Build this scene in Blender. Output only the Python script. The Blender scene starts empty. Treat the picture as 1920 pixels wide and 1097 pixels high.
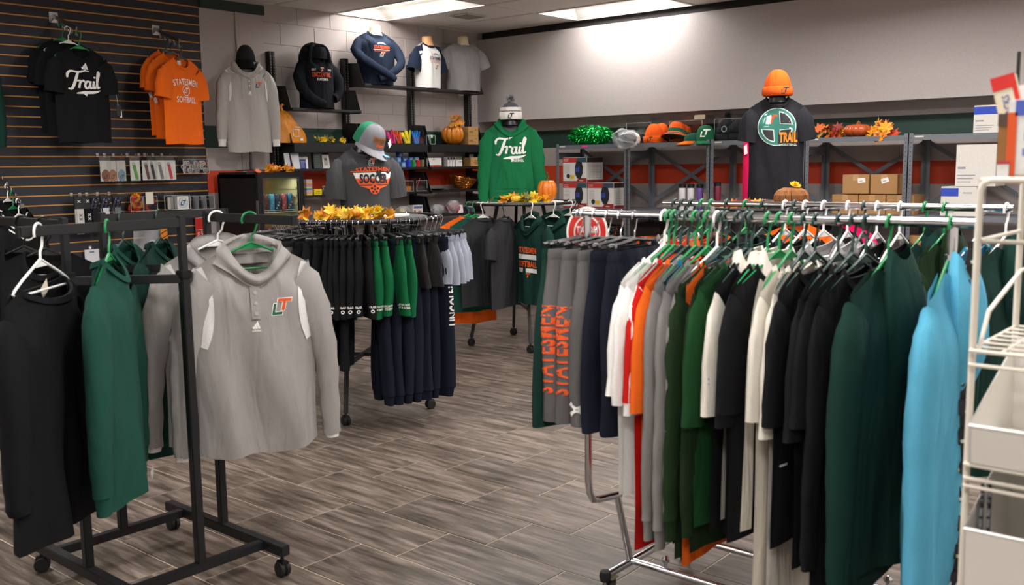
import bpy, bmesh, math, random
from mathutils import Vector, Matrix
from mathutils.bvhtree import BVHTree
PI = math.pi
SC = bpy.context.scene
COL = SC.collection
random.seed(7)
# ------------------------------------------------------------------ camera
FPX = 1816.0
YAW, PITCH, ROLL, EYE = math.radians(40.236), math.radians(-7.462), math.radians(-0.793), 1.57
_f = Vector((math.cos(YAW) * math.cos(PITCH), math.sin(YAW) * math.cos(PITCH), math.sin(PITCH)))
_r = Vector((math.sin(YAW), -math.cos(YAW), 0)); _u = _r.cross(_f)
_r, _u = _r * math.cos(ROLL) + _u * math.sin(ROLL), _u * math.cos(ROLL) - _r * math.sin(ROLL)
cam = bpy.data.cameras.new('camera'); camo = bpy.data.objects.new('camera', cam); COL.objects.link(camo)
cam.sensor_width = 36; cam.lens = FPX / 1920 * 36; cam.clip_start = 0.05
camo.matrix_world = Matrix.Translation((0, 0, EYE)) @ Matrix((_r, _u, -_f)).transposed().to_4x4()
cam.dof.use_dof = True; cam.dof.focus_distance = 6.6; cam.dof.aperture_fstop = 4.5
SC.camera = camo
def at(px, py, axis, val):
    """world point seen at photo pixel (1920x1097) on the plane axis=val"""
    d = _f + _r * ((px - 960) / FPX) - _u * ((py - 548.5) / FPX)
    t = (val - (0, 0, EYE)[axis]) / d[axis]
    return Vector((0, 0, EYE)) + d * t
# ------------------------------------------------------------------ world, exposure
w = bpy.data.worlds.new('world'); SC.world = w; w.use_nodes = True
w.node_tree.nodes['Background'].inputs[0].default_value = (0.9, 0.95, 1, 1)
w.node_tree.nodes['Background'].inputs[1].default_value = 0.02
SC.view_settings.view_transform = 'Standard'; SC.view_settings.look = 'None'
SC.view_settings.gamma = 1; SC.view_settings.exposure = 0.0
TROFFER_W = 52.0
# ------------------------------------------------------------------ room dimensions (metres)
RX0, RX1, RY0, RY1, CEIL = -1.6, 8.85, -1.6, 7.75, 3.10
SOFFIT_X, SOFFIT_Z = 8.58, 2.08
# ------------------------------------------------------------------ materials
_M = {}
def lin(h):
    if isinstance(h, str):
        h = tuple(int(h[i:i + 2], 16) / 255 for i in (0, 2, 4))
    return tuple(c / 12.92 if c <= 0.04045 else ((c + 0.055) / 1.055) ** 2.4 for c in h) + (1,)
def mat(col, rough=0.6, metal=0.0, kind='plain', emit=None, name=None):
    key = (col, rough, metal, kind, emit)
    if key in _M: return _M[key]
    m = bpy.data.materials.new(name or (kind + '_' + col)); m.use_nodes = True
    nt = m.node_tree; b = nt.nodes['Principled BSDF']; L = nt.links
    c = lin(col)
    b.inputs['Base Color'].default_value = c
    b.inputs['Roughness'].default_value = rough; b.inputs['Metallic'].default_value = metal
    N = nt.nodes.new
    if kind in ('fabric', 'knit', 'shiny'):
        tc = N('ShaderNodeTexCoord')
        n1 = N('ShaderNodeTexNoise'); n1.inputs['Scale'].default_value = 260 if kind != 'knit' else 120
        n2 = N('ShaderNodeTexNoise'); n2.inputs['Scale'].default_value = 11; n2.inputs['Detail'].default_value = 2.5; n2.inputs['Distortion'].default_value = 0.5
        oi = N('ShaderNodeObjectInfo'); mp = N('ShaderNodeMapping'); mp.inputs['Scale'].default_value = (1.0, 0.6, 0.24); mp.inputs['Rotation'].default_value = (0, 0.18, 0)
        av = N('ShaderNodeVectorMath'); L.new(tc.outputs['Object'], av.inputs[0]); L.new(oi.outputs['Location'], av.inputs[1]); L.new(av.outputs[0], mp.inputs['Vector'])
        L.new(tc.outputs['Object'], n1.inputs['Vector']); L.new(mp.outputs[0], n2.inputs['Vector'])
        bp = N('ShaderNodeBump'); bp.inputs['Strength'].default_value = 0.25 if kind != 'knit' else 0.5; bp.inputs['Distance'].default_value = 0.002
        L.new(n1.outputs[0], bp.inputs['Height'])
        bp2 = N('ShaderNodeBump'); bp2.inputs['Strength'].default_value = 0.55; bp2.inputs['Distance'].default_value = 0.045
        L.new(n2.outputs[0], bp2.inputs['Height']); L.new(bp.outputs[0], bp2.inputs['Normal']); L.new(bp2.outputs[0], b.inputs['Normal'])
        mx = N('ShaderNodeMix'); mx.data_type = 'RGBA'
        mx.inputs[6].default_value = tuple(v * 0.86 for v in c[:3]) + (1,); mx.inputs[7].default_value = tuple(min(1, v * 1.14) for v in c[:3]) + (1,)
        L.new(n1.outputs[0], mx.inputs[0]); L.new(mx.outputs[2], b.inputs['Base Color'])
        b.inputs['Specular IOR Level'].default_value = 0.18 if kind != 'shiny' else 0.45
    elif kind in ('paint', 'card', 'board'):
        tc = N('ShaderNodeTexCoord'); n1 = N('ShaderNodeTexNoise'); n1.inputs['Scale'].default_value = 60 if kind != 'board' else 4; n1.inputs['Detail'].default_value = 5
        L.new(tc.outputs['Object'], n1.inputs['Vector'])
        mx = N('ShaderNodeMix'); mx.data_type = 'RGBA'
        mx.inputs[6].default_value = tuple(v * 0.9 for v in c[:3]) + (1,); mx.inputs[7].default_value = tuple(min(1, v * 1.1) for v in c[:3]) + (1,)
        L.new(n1.outputs[0], mx.inputs[0]); L.new(mx.outputs[2], b.inputs['Base Color'])
        bp = N('ShaderNodeBump'); bp.inputs['Strength'].default_value = 0.12; bp.inputs['Distance'].default_value = 0.002
        L.new(n1.outputs[0], bp.inputs['Height']); L.new(bp.outputs[0], b.inputs['Normal'])
    elif kind == 'clear':
        out = nt.nodes['Material Output']; t = N('ShaderNodeBsdfTransparent'); g = N('ShaderNodeBsdfGlossy'); x = N('ShaderNodeMixShader')
        t.inputs[0].default_value = c; g.inputs['Roughness'].default_value = rough; x.inputs[0].default_value = 0.07
        L.new(t.outputs[0], x.inputs[1]); L.new(g.outputs[0], x.inputs[2]); L.new(x.outputs[0], out.inputs['Surface'])
    elif kind == 'bag':
        out = nt.nodes['Material Output']; t = N('ShaderNodeBsdfTransparent'); x = N('ShaderNodeMixShader'); x.inputs[0].default_value = 0.35
        L.new(t.outputs[0], x.inputs[1]); L.new(b.outputs[0], x.inputs[2]); L.new(x.outputs[0], out.inputs['Surface'])
    elif kind == 'emit':
        b.inputs['Emission Color'].default_value = c; b.inputs['Emission Strength'].default_value = emit
    _M[key] = m
    return m
def fab(c, kind='fabric'): return mat(c, 0.92, 0, kind)
def shiny(c): return mat(c, 0.5, 0, 'shiny')
CHROME = mat('d8d8dc', 0.14, 1.0, name='chrome'); STEEL = mat('9a9a98', 0.3, 1.0, name='brushed_steel')
BLACKM = mat('17171a', 0.45, 0.0, 'paint', name='black_metal'); BLACKP = mat('101012', 0.4, 0.0, name='black_plastic')
GREYM = mat('6c7076', 0.5, 0.2, 'paint', name='grey_metal'); RUBBER = mat('141414', 0.7, name='rubber')
WHITEP = mat('e8e6e2', 0.4, 0, name='white_plastic'); CREAMW = mat('d9d2c4', 0.4, 0, name='cream_wire')
CLEAR = mat('f4f6f6', 0.05, 0, 'clear', name='clear_acrylic'); BAG = mat('d8dadc', 0.2, 0, 'bag', name='clear_bag')
# ------------------------------------------------------------------ mesh helpers
class MB:
    def __init__(s): s.v = []; s.f = []; s.mi = []; s.cur = 0
    def add(s, vs, fs):
        o = len(s.v); s.v += [tuple(v) for v in vs]; s.f += [tuple(i + o for i in f) for f in fs]; s.mi += [s.cur] * len(fs); return s
    def box(s, c, d, rot=None):
        hx, hy, hz = d[0] / 2, d[1] / 2, d[2] / 2; M = rot or Matrix.Identity(3); c = Vector(c)
        vs = [c + M @ Vector((x, y, z)) for x in (-hx, hx) for y in (-hy, hy) for z in (-hz, hz)]
        return s.add(vs, [(0, 1, 3, 2), (4, 6, 7, 5), (0, 4, 5, 1), (2, 3, 7, 6), (0, 2, 6, 4), (1, 5, 7, 3)])
    def bbox(s, a, b): return s.box([(a[i] + b[i]) / 2 for i in range(3)], [abs(b[i] - a[i]) for i in range(3)])
    def bar(s, a, b, w_, h_=None, up=(0, 0, 1)):
        a, b = Vector(a), Vector(b); d = (b - a); L = d.length; d.normalize(); up = Vector(up)
        if abs(d.dot(up)) > 0.99: up = Vector((0, 1, 0))
        x = d.cross(up).normalized(); z = x.cross(d)
        return s.box((a + b) / 2, (w_, L, h_ or w_), Matrix((x, d, z)).transposed())
    def loft(s, rings, closed=True, cap0=True, cap1=True):
        n = len(rings[0]); vs = [p for r in rings for p in r]; fs = []
        for i in range(len(rings) - 1):
            for j in range(n if closed else n - 1):
                k = (j + 1) % n
                fs.append((i * n + j, i * n + k, (i + 1) * n + k, (i + 1) * n + j))
        if cap0: fs.append(tuple(range(n))[::-1])
        if cap1: fs.append(tuple(range((len(rings) - 1) * n, len(rings) * n)))
        return s.add(vs, fs)
    def tube(s, pts, r, n=8, caps=True, closed=False, flat=1.0):
        P = [Vector(p) for p in pts]; rings = []; N = len(P); px = None
        for i, p in enumerate(P):
            if closed: t = P[(i + 1) % N] - P[i - 1]
            else: t = P[min(i + 1, N - 1)] - P[max(i - 1, 0)]
            t.normalize()
            if px is None:
                px = t.cross(Vector((0, 0, 1)) if abs(t.z) < 0.9 else Vector((0, 1, 0))).normalized()
            else:
                px = (px - t * px.dot(t)).normalized()
            py = t.cross(px); rr = r[i] if isinstance(r, (list, tuple)) else r
            rings.append([p + px * math.cos(2 * PI * k / n) * rr + py * math.sin(2 * PI * k / n) * rr * flat for k in range(n)])
        if closed: rings.append(rings[0]); caps = False
        return s.loft(rings, True, caps, caps)
    def lathe(s, prof, n=24, c=(0, 0, 0), cap=True):
        rings = [[(c[0] + r * math.cos(2 * PI * k / n), c[1] + r * math.sin(2 * PI * k / n), c[2] + z) for k in range(n)] for r, z in prof]
        return s.loft(rings, True, cap, cap)
    def grid(s, fn, nu, nv):
        vs = [fn(i / nu, j / nv) for j in range(nv + 1) for i in range(nu + 1)]
        fs = [(j * (nu + 1) + i, j * (nu + 1) + i + 1, (j + 1) * (nu + 1) + i + 1, (j + 1) * (nu + 1) + i) for j in range(nv) for i in range(nu)]
        return s.add(vs, fs)
    def mesh(s, name, mats, smooth=35, weld=0, bevel=0):
        me = bpy.data.meshes.new(name); me.from_pydata([tuple(v) for v in s.v], [], s.f)
        if weld or bevel:
            bm = bmesh.new(); bm.from_mesh(me)
            if weld: bmesh.ops.remove_doubles(bm, verts=bm.verts, dist=weld)
            if bevel:
                bmesh.ops.bevel(bm, geom=[e for e in bm.edges if e.is_manifold and e.calc_face_angle(0) > 0.9], offset=bevel, segments=2, affect='EDGES', clamp_overlap=True)
            bm.to_mesh(me); bm.free()
        if not isinstance(mats, (list, tuple)): mats = [mats]
        for m in mats: me.materials.append(m)
        if len(mats) > 1 and not (weld or bevel): me.polygons.foreach_set('material_index', s.mi)
        if smooth:
            me.polygons.foreach_set('use_smooth', [True] * len(me.polygons)); me.set_sharp_from_angle(angle=math.radians(smooth))
        me.update(); return me
    def build(s, name, mats, parent=None, smooth=35, weld=0, bevel=0, loc=None, rotz=None):
        return obj(name, s.mesh(name, mats, smooth, weld, bevel), parent, loc, rotz)
def obj(name, me, parent=None, loc=None, rotz=None):
    o = bpy.data.objects.new(name, me); COL.objects.link(o)
    if parent: o.parent = parent
    if loc is not None: o.location = loc
    if rotz is not None: o.rotation_euler = (0, 0, rotz)
    return o
def tag(o, label=None, cat=None, group=None, kind=None):
    if label: o['label'] = label
    if cat: o['category'] = cat
    if group: o['group'] = group
    if kind: o['kind'] = kind
    return o
def thing(name, label, cat, loc=(0, 0, 0), rotz=0.0, group=None):
    o = bpy.data.objects.new(name, None); COL.objects.link(o); o.empty_display_size = 0.05
    o.location = loc; o.rotation_euler = (0, 0, rotz)
    return tag(o, label, cat, group)
def struct(o): o['kind'] = 'structure'; return o
def copy_tree(o, loc=None, rotz=None, label=None, parent=None):
    c = o.copy(); COL.objects.link(c); c.parent = parent
    if loc is not None: c.location = loc
    if rotz is not None: c.rotation_euler = (0, 0, rotz)
    if label: c['label'] = label
    for ch in o.children: copy_tree(ch, parent=c)
    return c
R = math.radians
# ------------------------------------------------------------------ flat print helpers (x right, z up)
_T = {}
def text2d(s, width=None, height=None, bold=0.0, shear=0.0, arc=0.0, sx=1.0):
    cu = bpy.data.curves.new('lettering', 'FONT'); cu.body = s; cu.resolution_u = 2; cu.offset = bold; cu.shear = shear; cu.space_character = 1.05
    ob = bpy.data.objects.new('lettering', cu); me = ob.to_mesh()
    V = [(v.co.x, v.co.y) for v in me.vertices]; F = [tuple(p.vertices) for p in me.polygons]
    ob.to_mesh_clear(); bpy.data.objects.remove(ob); bpy.data.curves.remove(cu)
    x0, x1 = min(v[0] for v in V), max(v[0] for v in V); z0, z1 = min(v[1] for v in V), max(v[1] for v in V)
    kx = (width / (x1 - x0)) if width else None; kz = (height / (z1 - z0)) if height else None
    kx = kx or kz; kz = kz or kx
    V = [((x - (x0 + x1) / 2) * kx * sx, (z - (z0 + z1) / 2) * kz) for x, z in V]
    if arc:
        W_ = max(v[0] for v in V) * 2; Rr = W_ / arc
        V = [((Rr + z) * math.sin(x / Rr), (Rr + z) * math.cos(x / Rr) - Rr) for x, z in V]
    return V, F
def shift(vf, dx=0, dz=0, k=1.0, rot=0.0, kz=None):
    c, s_ = math.cos(rot), math.sin(rot); kz = kz or k
    return [((x * c * k - z * s_ * kz) + dx, (x * s_ * k + z * c * kz) + dz) for x, z in vf[0]], vf[1]
def poly(*pts): return [tuple(p) for p in pts], [tuple(range(len(pts)))]
def rect(x0, z0, x1, z1): return poly((x0, z0), (x1, z0), (x1, z1), (x0, z1))
def join(*vfs):
    V, F = [], []
    for v, f in vfs:
        o = len(V); V += v; F += [tuple(i + o for i in q) for q in f]
    return V, F
def disc(r, n=24, r0=0.0, kz=1.0, a0=0, a1=2 * PI):
    if r0 == 0 and a1 - a0 > 6.2: return [(r * math.cos(2 * PI * i / n), r * kz * math.sin(2 * PI * i / n)) for i in range(n)], [tuple(range(n))]
    V = []
    for i in range(n + 1):
        a = a0 + (a1 - a0) * i / n; V += [(r0 * math.cos(a), r0 * kz * math.sin(a)), (r * math.cos(a), r * kz * math.sin(a))]
    return V, [(2 * i, 2 * i + 1, 2 * i + 3, 2 * i + 2) for i in range(n)]
def stroke(pts, wd):
    """ribbon along a smooth line; wd one width or a list"""
    P = []
    n = len(pts)
    for i in range(n - 1):
        p0, p1, p2, p3 = pts[max(i - 1, 0)], pts[i], pts[i + 1], pts[min(i + 2, n - 1)]
        for k in range(5):
            t = k / 5
            P.append(tuple(0.5 * ((2 * p1[j]) + (-p0[j] + p2[j]) * t + (2 * p0[j] - 5 * p1[j] + 4 * p2[j] - p3[j]) * t * t + (-p0[j] + 3 * p1[j] - 3 * p2[j] + p3[j]) * t ** 3) for j in (0, 1)))
    P.append(tuple(pts[-1])); V = []; m = len(P)
    for i, p in enumerate(P):
        a, b = P[max(i - 1, 0)], P[min(i + 1, m - 1)]; dx, dz = b[0] - a[0], b[1] - a[1]; l = math.hypot(dx, dz) or 1
        if isinstance(wd, (list, tuple)):
            q = i / (m - 1) * (len(wd) - 1); k = min(int(q), len(wd) - 2); w_ = wd[k] + (wd[k + 1] - wd[k]) * (q - k)
        else: w_ = wd
        V += [(p[0] - dz / l * w_ / 2, p[1] + dx / l * w_ / 2), (p[0] + dz / l * w_ / 2, p[1] - dx / l * w_ / 2)]
    return V, [(2 * i, 2 * i + 1, 2 * i + 3, 2 * i + 2) for i in range(m - 1)]
def italic(vf, k): return [(x + k * z, z) for x, z in vf[0]], vf[1]
def lt_L(): return italic(shift(poly((0, .70), (.17, .70), (.17, .17), (.66, .17), (.66, 0), (0, 0)), -.5, -.5), .22)
def lt_T(): return italic(shift(poly((.22, 1), (1.08, 1), (1.08, .82), (.76, .82), (.76, .26), (.57, .26), (.57, .82), (.22, .82)), -.5, -.5), .22)
def grow(vf, g):
    V = vf[0]; n = len(V); out = []
    A = sum(V[i][0] * V[(i + 1) % n][1] - V[(i + 1) % n][0] * V[i][1] for i in range(n)); sg = 1 if A > 0 else -1
    for i in range(n):
        a, b, c = V[i - 1], V[i], V[(i + 1) % n]
        d1 = Vector((b[0] - a[0], b[1] - a[1])).normalized(); d2 = Vector((c[0] - b[0], c[1] - b[1])).normalized()
        n1 = Vector((d1.y, -d1.x)) * sg; n2 = Vector((d2.y, -d2.x)) * sg; m = (n1 + n2) / max(0.4, 1 + n1.dot(n2))
        out.append((b[0] + m.x * g, b[1] + m.y * g))
    return out, vf[1]
def script_trail():
    S = [stroke([(.02, .62), (.03, .76), (.12, .86), (.3, .84), (.46, .86), (.58, .93)], [.05, .08, .08, .07, .07, .03]),
         stroke([(.34, .84), (.28, .62), (.2, .36), (.12, .2), (.03, .22)], [.07, .09, .09, .08, .04]),
         stroke([(.30, .50), (.40, .52), (.37, .36), (.35, .24)], [.05, .07, .07, .07]),
         stroke([(.36, .36), (.42, .48), (.49, .53), (.53, .46)], [.05, .06, .07, .05]),
         stroke([(.68, .48), (.6, .5), (.54, .38), (.56, .26), (.62, .25), (.67, .36)], [.06, .07, .07, .07, .06, .05]),
         stroke([(.70, .52), (.68, .36), (.70, .25), (.76, .28)], [.07, .07, .07, .05]),
         stroke([(.81, .52), (.78, .36), (.80, .25), (.86, .30)], [.07, .07, .07, .05]),
         shift(disc(.038, 10), .83, .66),
         stroke([(.86, .32), (.95, .62), (1.0, .82), (.96, .88), (.92, .70), (.90, .42), (.92, .26), (1.0, .32)], [.05, .06, .06, .06, .07, .07, .07, .03]),
         stroke([(1.0, .18), (.8, .10), (.5, .08), (.26, .04)], [.02, .10, .11, .03]),
         poly((.44, .06), (.6, .07), (.57, -.06), (.53, -.02))]
    return shift(join(*S), -.52, -.42)
def three_bars():
    B = []
    for i, (h, x) in enumerate(((.35, 0), (.62, .3), (.9, .6))):
        B.append(poly((x - .02, .25 + 0), (x + .22, .25), (x + .22 - h * .45 + .12, .25 + h), (x - .02 - h * .25, .25 + h * .72)))
    return shift(join(*B, shift(text2d('adidas', width=1.0, bold=.02), .38, .08)), -.38, -.5)
def ua_mark():
    return join(stroke([(-.5, .42), (-.2, .18), (0, .1), (.2, .18), (.5, .42)], [.34, .2, .16, .2, .34]), stroke([(-.5, -.42), (-.2, -.18), (0, -.1), (.2, -.18), (.5, -.42)], [.34, .2, .16, .2, .34]),
                rect(-.2, -.18, -.08, .18), rect(.08, -.18, .2, .18))
def decal(name, vf, m, target, parent, front=True, off=0.0015, dens=0.03):
    """lay a flat print on the target mesh object (both in the parent's local frame)"""
    bm = bmesh.new()
    vs = [bm.verts.new((x, 0, z)) for x, z in vf[0]]
    for f in vf[1]:
        try: bm.faces.new([vs[i] for i in f])
        except ValueError: pass
    bm.normal_update()
    bmesh.ops.triangulate(bm, faces=bm.faces)
    for _ in range(2):
        L_ = [e for e in bm.edges if e.calc_length() > dens]
        if L_: bmesh.ops.subdivide_edges(bm, edges=L_, cuts=1)
    bmesh.ops.triangulate(bm, faces=bm.faces)
    tm = target if isinstance(target, BVHTree) else BVHTree.FromPolygons([v.co for v in target.data.vertices], [tuple(p.vertices) for p in target.data.polygons])
    sg = -1 if front else 1
    last = None
    for v in bm.verts:
        if not front: v.co.x = -v.co.x
        hit = tm.ray_cast(Vector((v.co.x, sg * 1.0, v.co.z)), Vector((0, -sg, 0)))
        if hit[0] is not None: v.co.y = hit[0].y + sg * off; last = v.co.y
        else: v.co.y = last if last is not None else 0
    bm.normal_update()
    me = bpy.data.meshes.new(name); bm.to_mesh(me); bm.free(); me.materials.append(m)
    return obj(name, me, parent)
def flat(name, vf, m, parent, y=0.0, off=0.0):
    """flat print in the plane y=const of the parent"""
    me = bpy.data.meshes.new(name); me.from_pydata([(x, y - off, z) for x, z in vf[0]], [], vf[1]); me.materials.append(m)
    return obj(name, me, parent)
INK = lambda c: mat(c, 0.75, 0, 'plain')
W_INK, O_INK, N_INK, G_INK = INK('e9e7e2'), INK('e2571c'), INK('1c2740'), INK('1d5a48')
# ================================================================== SETTING
def node_mat(name): 
    m = bpy.data.materials.new(name); m.use_nodes = True; return m, m.node_tree, m.node_tree.nodes['Principled BSDF']
# ---- floor: grout slab and wood-look tiles
def tile_material():
    m, nt, b = node_mat('wood_look_tile'); N, L = nt.nodes.new, nt.links.new
    g = N('ShaderNodeNewGeometry'); oi = N('ShaderNodeObjectInfo')
    off = N('ShaderNodeVectorMath'); off.operation = 'SCALE'; off.inputs['Scale'].default_value = 37.0
    cx = N('ShaderNodeCombineXYZ'); L(oi.outputs['Random'], cx.inputs[0]); L(oi.outputs['Random'], cx.inputs[1]); L(cx.outputs[0], off.inputs[0])
    ad = N('ShaderNodeVectorMath'); L(g.outputs['Position'], ad.inputs[0]); L(off.outputs[0], ad.inputs[1])
    mp = N('ShaderNodeMapping'); mp.inputs['Scale'].default_value = (15, 1.5, 1); L(ad.outputs[0], mp.inputs['Vector'])
    n1 = N('ShaderNodeTexNoise'); n1.inputs['Scale'].default_value = 1.6; n1.inputs['Detail'].default_value = 6; n1.inputs['Roughness'].default_value = .65; n1.inputs['Distortion'].default_value = .2
    L(mp.outputs[0], n1.inputs['Vector'])
    mp2 = N('ShaderNodeMapping'); mp2.inputs['Scale'].default_value = (90, 5, 1); L(ad.outputs[0], mp2.inputs['Vector'])
    n2 = N('ShaderNodeTexNoise'); n2.inputs['Scale'].default_value = 2.0; n2.inputs['Detail'].default_value = 5; L(mp2.outputs[0], n2.inputs['Vector'])
    r1 = N('ShaderNodeValToRGB'); e = r1.color_ramp.elements
    e[0].position = .34; e[0].color = lin('40372f'); e[1].position = .70; e[1].color = lin('94857a')
    k = e.new(.5); k.color = lin('65594f')
    L(n1.outputs[0], r1.inputs[0])
    r2 = N('ShaderNodeValToRGB'); r2.color_ramp.elements[0].position = .35; r2.color_ramp.elements[0].color = (.72, .72, .72, 1); r2.color_ramp.elements[1].position = .7; r2.color_ramp.elements[1].color = (1.12, 1.12, 1.12, 1)
    L(n2.outputs[0], r2.inputs[0])
    mx = N('ShaderNodeMix'); mx.data_type = 'RGBA'; mx.blend_type = 'MULTIPLY'; mx.inputs[0].default_value = 1
    L(r1.outputs[0], mx.inputs[6]); L(r2.outputs[0], mx.inputs[7])
    hs = N('ShaderNodeHueSaturation'); mr = N('ShaderNodeMapRange'); mr.inputs[3].default_value = .82; mr.inputs[4].default_value = 1.18
    L(oi.outputs['Random'], mr.inputs[0]); L(mr.outputs[0], hs.inputs['Value']); L(mx.outputs[2], hs.inputs['Color']); L(hs.outputs[0], b.inputs['Base Color'])
    b.inputs['Roughness'].default_value = .36
    bp = N('ShaderNodeBump'); bp.inputs['Strength'].default_value = .15; bp.inputs['Distance'].default_value = .002; L(n2.outputs[0], bp.inputs['Height']); L(bp.outputs[0], b.inputs['Normal'])
    rr = N('ShaderNodeMapRange'); rr.inputs[3].default_value = .28; rr.inputs[4].default_value = .5; L(n1.outputs[0], rr.inputs[0]); L(rr.outputs[0], b.inputs['Roughness'])
    return m
TILE = tile_material()
floor = struct(MB().bbox((RX0, RY0, -.1), (RX1, RY1, -.0025)).build('floor', mat('c4b49e', .9, 0, 'paint', name='grout')))
TW, TL = .312, .628
def tile_mesh(name, cells):
    mb = MB(); g, bv = .003, .0012
    for cx, cy in cells:
        hx, hy = TW / 2 - g, TL / 2 - g
        lo = [(cx - hx, cy - hy, -.0025), (cx + hx, cy - hy, -.0025), (cx + hx, cy + hy, -.0025), (cx - hx, cy + hy, -.0025)]
        hi = [(cx - hx + bv, cy - hy + bv, 0), (cx + hx - bv, cy - hy + bv, 0), (cx + hx - bv, cy + hy - bv, 0), (cx - hx + bv, cy + hy - bv, 0)]
        mb.loft([lo, hi], True, False, True)
    return mb.mesh(name, TILE, smooth=0)
_one = tile_mesh('tile', [(0, 0)]); _cells = []
for k in range(-16, 19):
    cx = 3.19 + (k + .5) * TW
    if not RX0 + .1 < cx < RX1: continue
    for j in range(-10, 12):
        cy = 3.02 - .209 * k + (j + .5) * TL
        while cy < RY0: cy += 22 * TL
        while cy > RY1: cy -= 22 * TL
        v = Vector((cx, cy, -EYE)); d = v.dot(_f); inside = d > .5 and abs(v.dot(_r) / d) < .56 and v.dot(_u) / d > -.33
        _cells.append((0 if inside else 1, d if inside else v.length, cx, cy))
_cells.sort()
for _, _, cx, cy in _cells[:290]: obj('tile', _one, floor, (cx, cy, 0))
tag(obj('tile_field', tile_mesh('tile_field', [c[2:] for c in _cells[290:]]), floor), kind='stuff')
# ---- painted walls with a green and a red stripe
def wall_material():
    m, nt, b = node_mat('striped_wall_paint'); N, L = nt.nodes.new, nt.links.new
    g = N('ShaderNodeNewGeometry'); sp = N('ShaderNodeSeparateXYZ'); L(g.outputs['Position'], sp.inputs[0])
    n = N('ShaderNodeTexNoise'); n.inputs['Scale'].default_value = 3; n.inputs['Detail'].default_value = 5; L(g.outputs['Position'], n.inputs['Vector'])
    base = N('ShaderNodeMix'); base.data_type = 'RGBA'; base.inputs[6].default_value = lin('a39894'); base.inputs[7].default_value = lin('b0a6a2'); L(n.outputs[0], base.inputs[0])
    cur = base.outputs[2]
    for z0, z1, c in ((1.765, 1.962, '1c3a30'), (1.362, 1.562, 'c23a12')):
        a = N('ShaderNodeMath'); a.operation = 'GREATER_THAN'; a.inputs[1].default_value = z0; L(sp.outputs[2], a.inputs[0])
        c2 = N('ShaderNodeMath'); c2.operation = 'LESS_THAN'; c2.inputs[1].default_value = z1; L(sp.outputs[2], c2.inputs[0])
        mu = N('ShaderNodeMath'); mu.operation = 'MULTIPLY'; L(a.outputs[0], mu.inputs[0]); L(c2.outputs[0], mu.inputs[1])
        mx = N('ShaderNodeMix'); mx.data_type = 'RGBA'; mx.inputs[7].default_value = lin(c); L(mu.outputs[0], mx.inputs[0]); L(cur, mx.inputs[6]); cur = mx.outputs[2]
    L(cur, b.inputs['Base Color']); b.inputs['Roughness'].default_value = .6
    n2 = N('ShaderNodeTexNoise'); n2.inputs['Scale'].default_value = 70; n2.inputs['Detail'].default_value = 4; L(g.outputs['Position'], n2.inputs['Vector'])
    bp = N('ShaderNodeBump'); bp.inputs['Strength'].default_value = .25; bp.inputs['Distance'].default_value = .003; L(n2.outputs[0], bp.inputs['Height']); L(bp.outputs[0], b.inputs['Normal'])
    return m
WALL = wall_material()
PLAIN = mat('a69b97', .6, 0, 'paint', name='plain_wall_paint')
BLK_X0 = 5.60
wb = struct(MB().bbox((BLK_X0, RY1 + .004, 0), (RX1 + .2, RY1 + .2, CEIL + .1)).build('wall_back', WALL))
BW, BH = .4064, .2032
def block_mesh(w_):
    mb = MB(); g, bv = .0022, .004
    lo = [(g, .006, g), (w_ - g, .006, g), (w_ - g, .006, BH - g), (g, .006, BH - g)]
    hi = [(g + bv, 0, g + bv), (w_ - g - bv, 0, g + bv), (w_ - g - bv, 0, BH - g - bv), (g + bv, 0, BH - g - bv)]
    mb.loft([lo, hi], True, False, True); return mb.mesh('block', WALL, smooth=0)
_bm = {}
for row in range(16):
    z = CEIL + .04 - (row + 1) * BH
    if z < -.05: continue
    x = BLK_X0 - (BW / 2 if row % 2 else 0)
    while x < RX1 + .05:
        a, b_ = max(x, BLK_X0), min(x + BW, RX1 + .1); wq = round(b_ - a, 4)
        if wq > .03: obj('block', _bm.setdefault(wq, block_mesh(wq)), wb, (a, RY1, z))
        x += BW
# pilaster between the slatwall and the block wall
wp = struct(MB().bbox((4.93, RY1 - .02, 0), (5.60, RY1 + .2, CEIL + .1)).build('wall_pilaster', WALL))
struct(MB().bbox((5.30, RY1 - .028, 0), (5.34, RY1 - .02, 2.98)).build('trim_1', PLAIN))
tag(MB().tube([(5.30, RY1 - .03, 2.35), (5.30, RY1 - .03, 3.06)], .012, 8).build('conduit_pipe', PLAIN), 'thin grey painted conduit pipe up the wall behind the tall grey shirt', 'pipe')
struct(MB().bbox((4.93, RY1 - .05, 2.985), (5.60, RY1 + .01, 3.07)).build('trim_2', mat('20302a', .7, 0, 'paint')))
# ---- slatwall: brown backing board, dark slats in front
SLAT = mat('1f1f28', .55, 0, 'board', name='slat_laminate'); MDF = mat('c08a4a', .8, 0, 'board', name='slat_groove')
ws = struct(MB().bbox((RX0, RY1 - .0125, 0), (4.93, RY1 + .2, CEIL + .1)).build('wall_slatwall', MDF))
sp_ = .0762; zt0 = at(0, 4.6, 1, RY1 - .02).z
sl_mb = MB(); g = .0054; x0, x1 = RX0, 4.93
sec = [(-.004, g), (-.012, g), (-.0155, g + .001), (-.017, g + .003), (-.017, sp_ - g - .003), (-.0155, sp_ - g - .001), (-.012, sp_ - g), (-.004, sp_ - g)]
sl_mb.loft([[(x, y, z) for y, z in sec] for x in (x0, x1)], True, True, True)
slm = sl_mb.mesh('slat', SLAT, smooth=0)
k = -4
while True:
    zb = zt0 - (k + 1) * sp_
    if zb < -0.05: break
    if zb < CEIL + .09: obj('slat', slm, ws, (0, RY1, zb))
    k += 1
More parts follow.
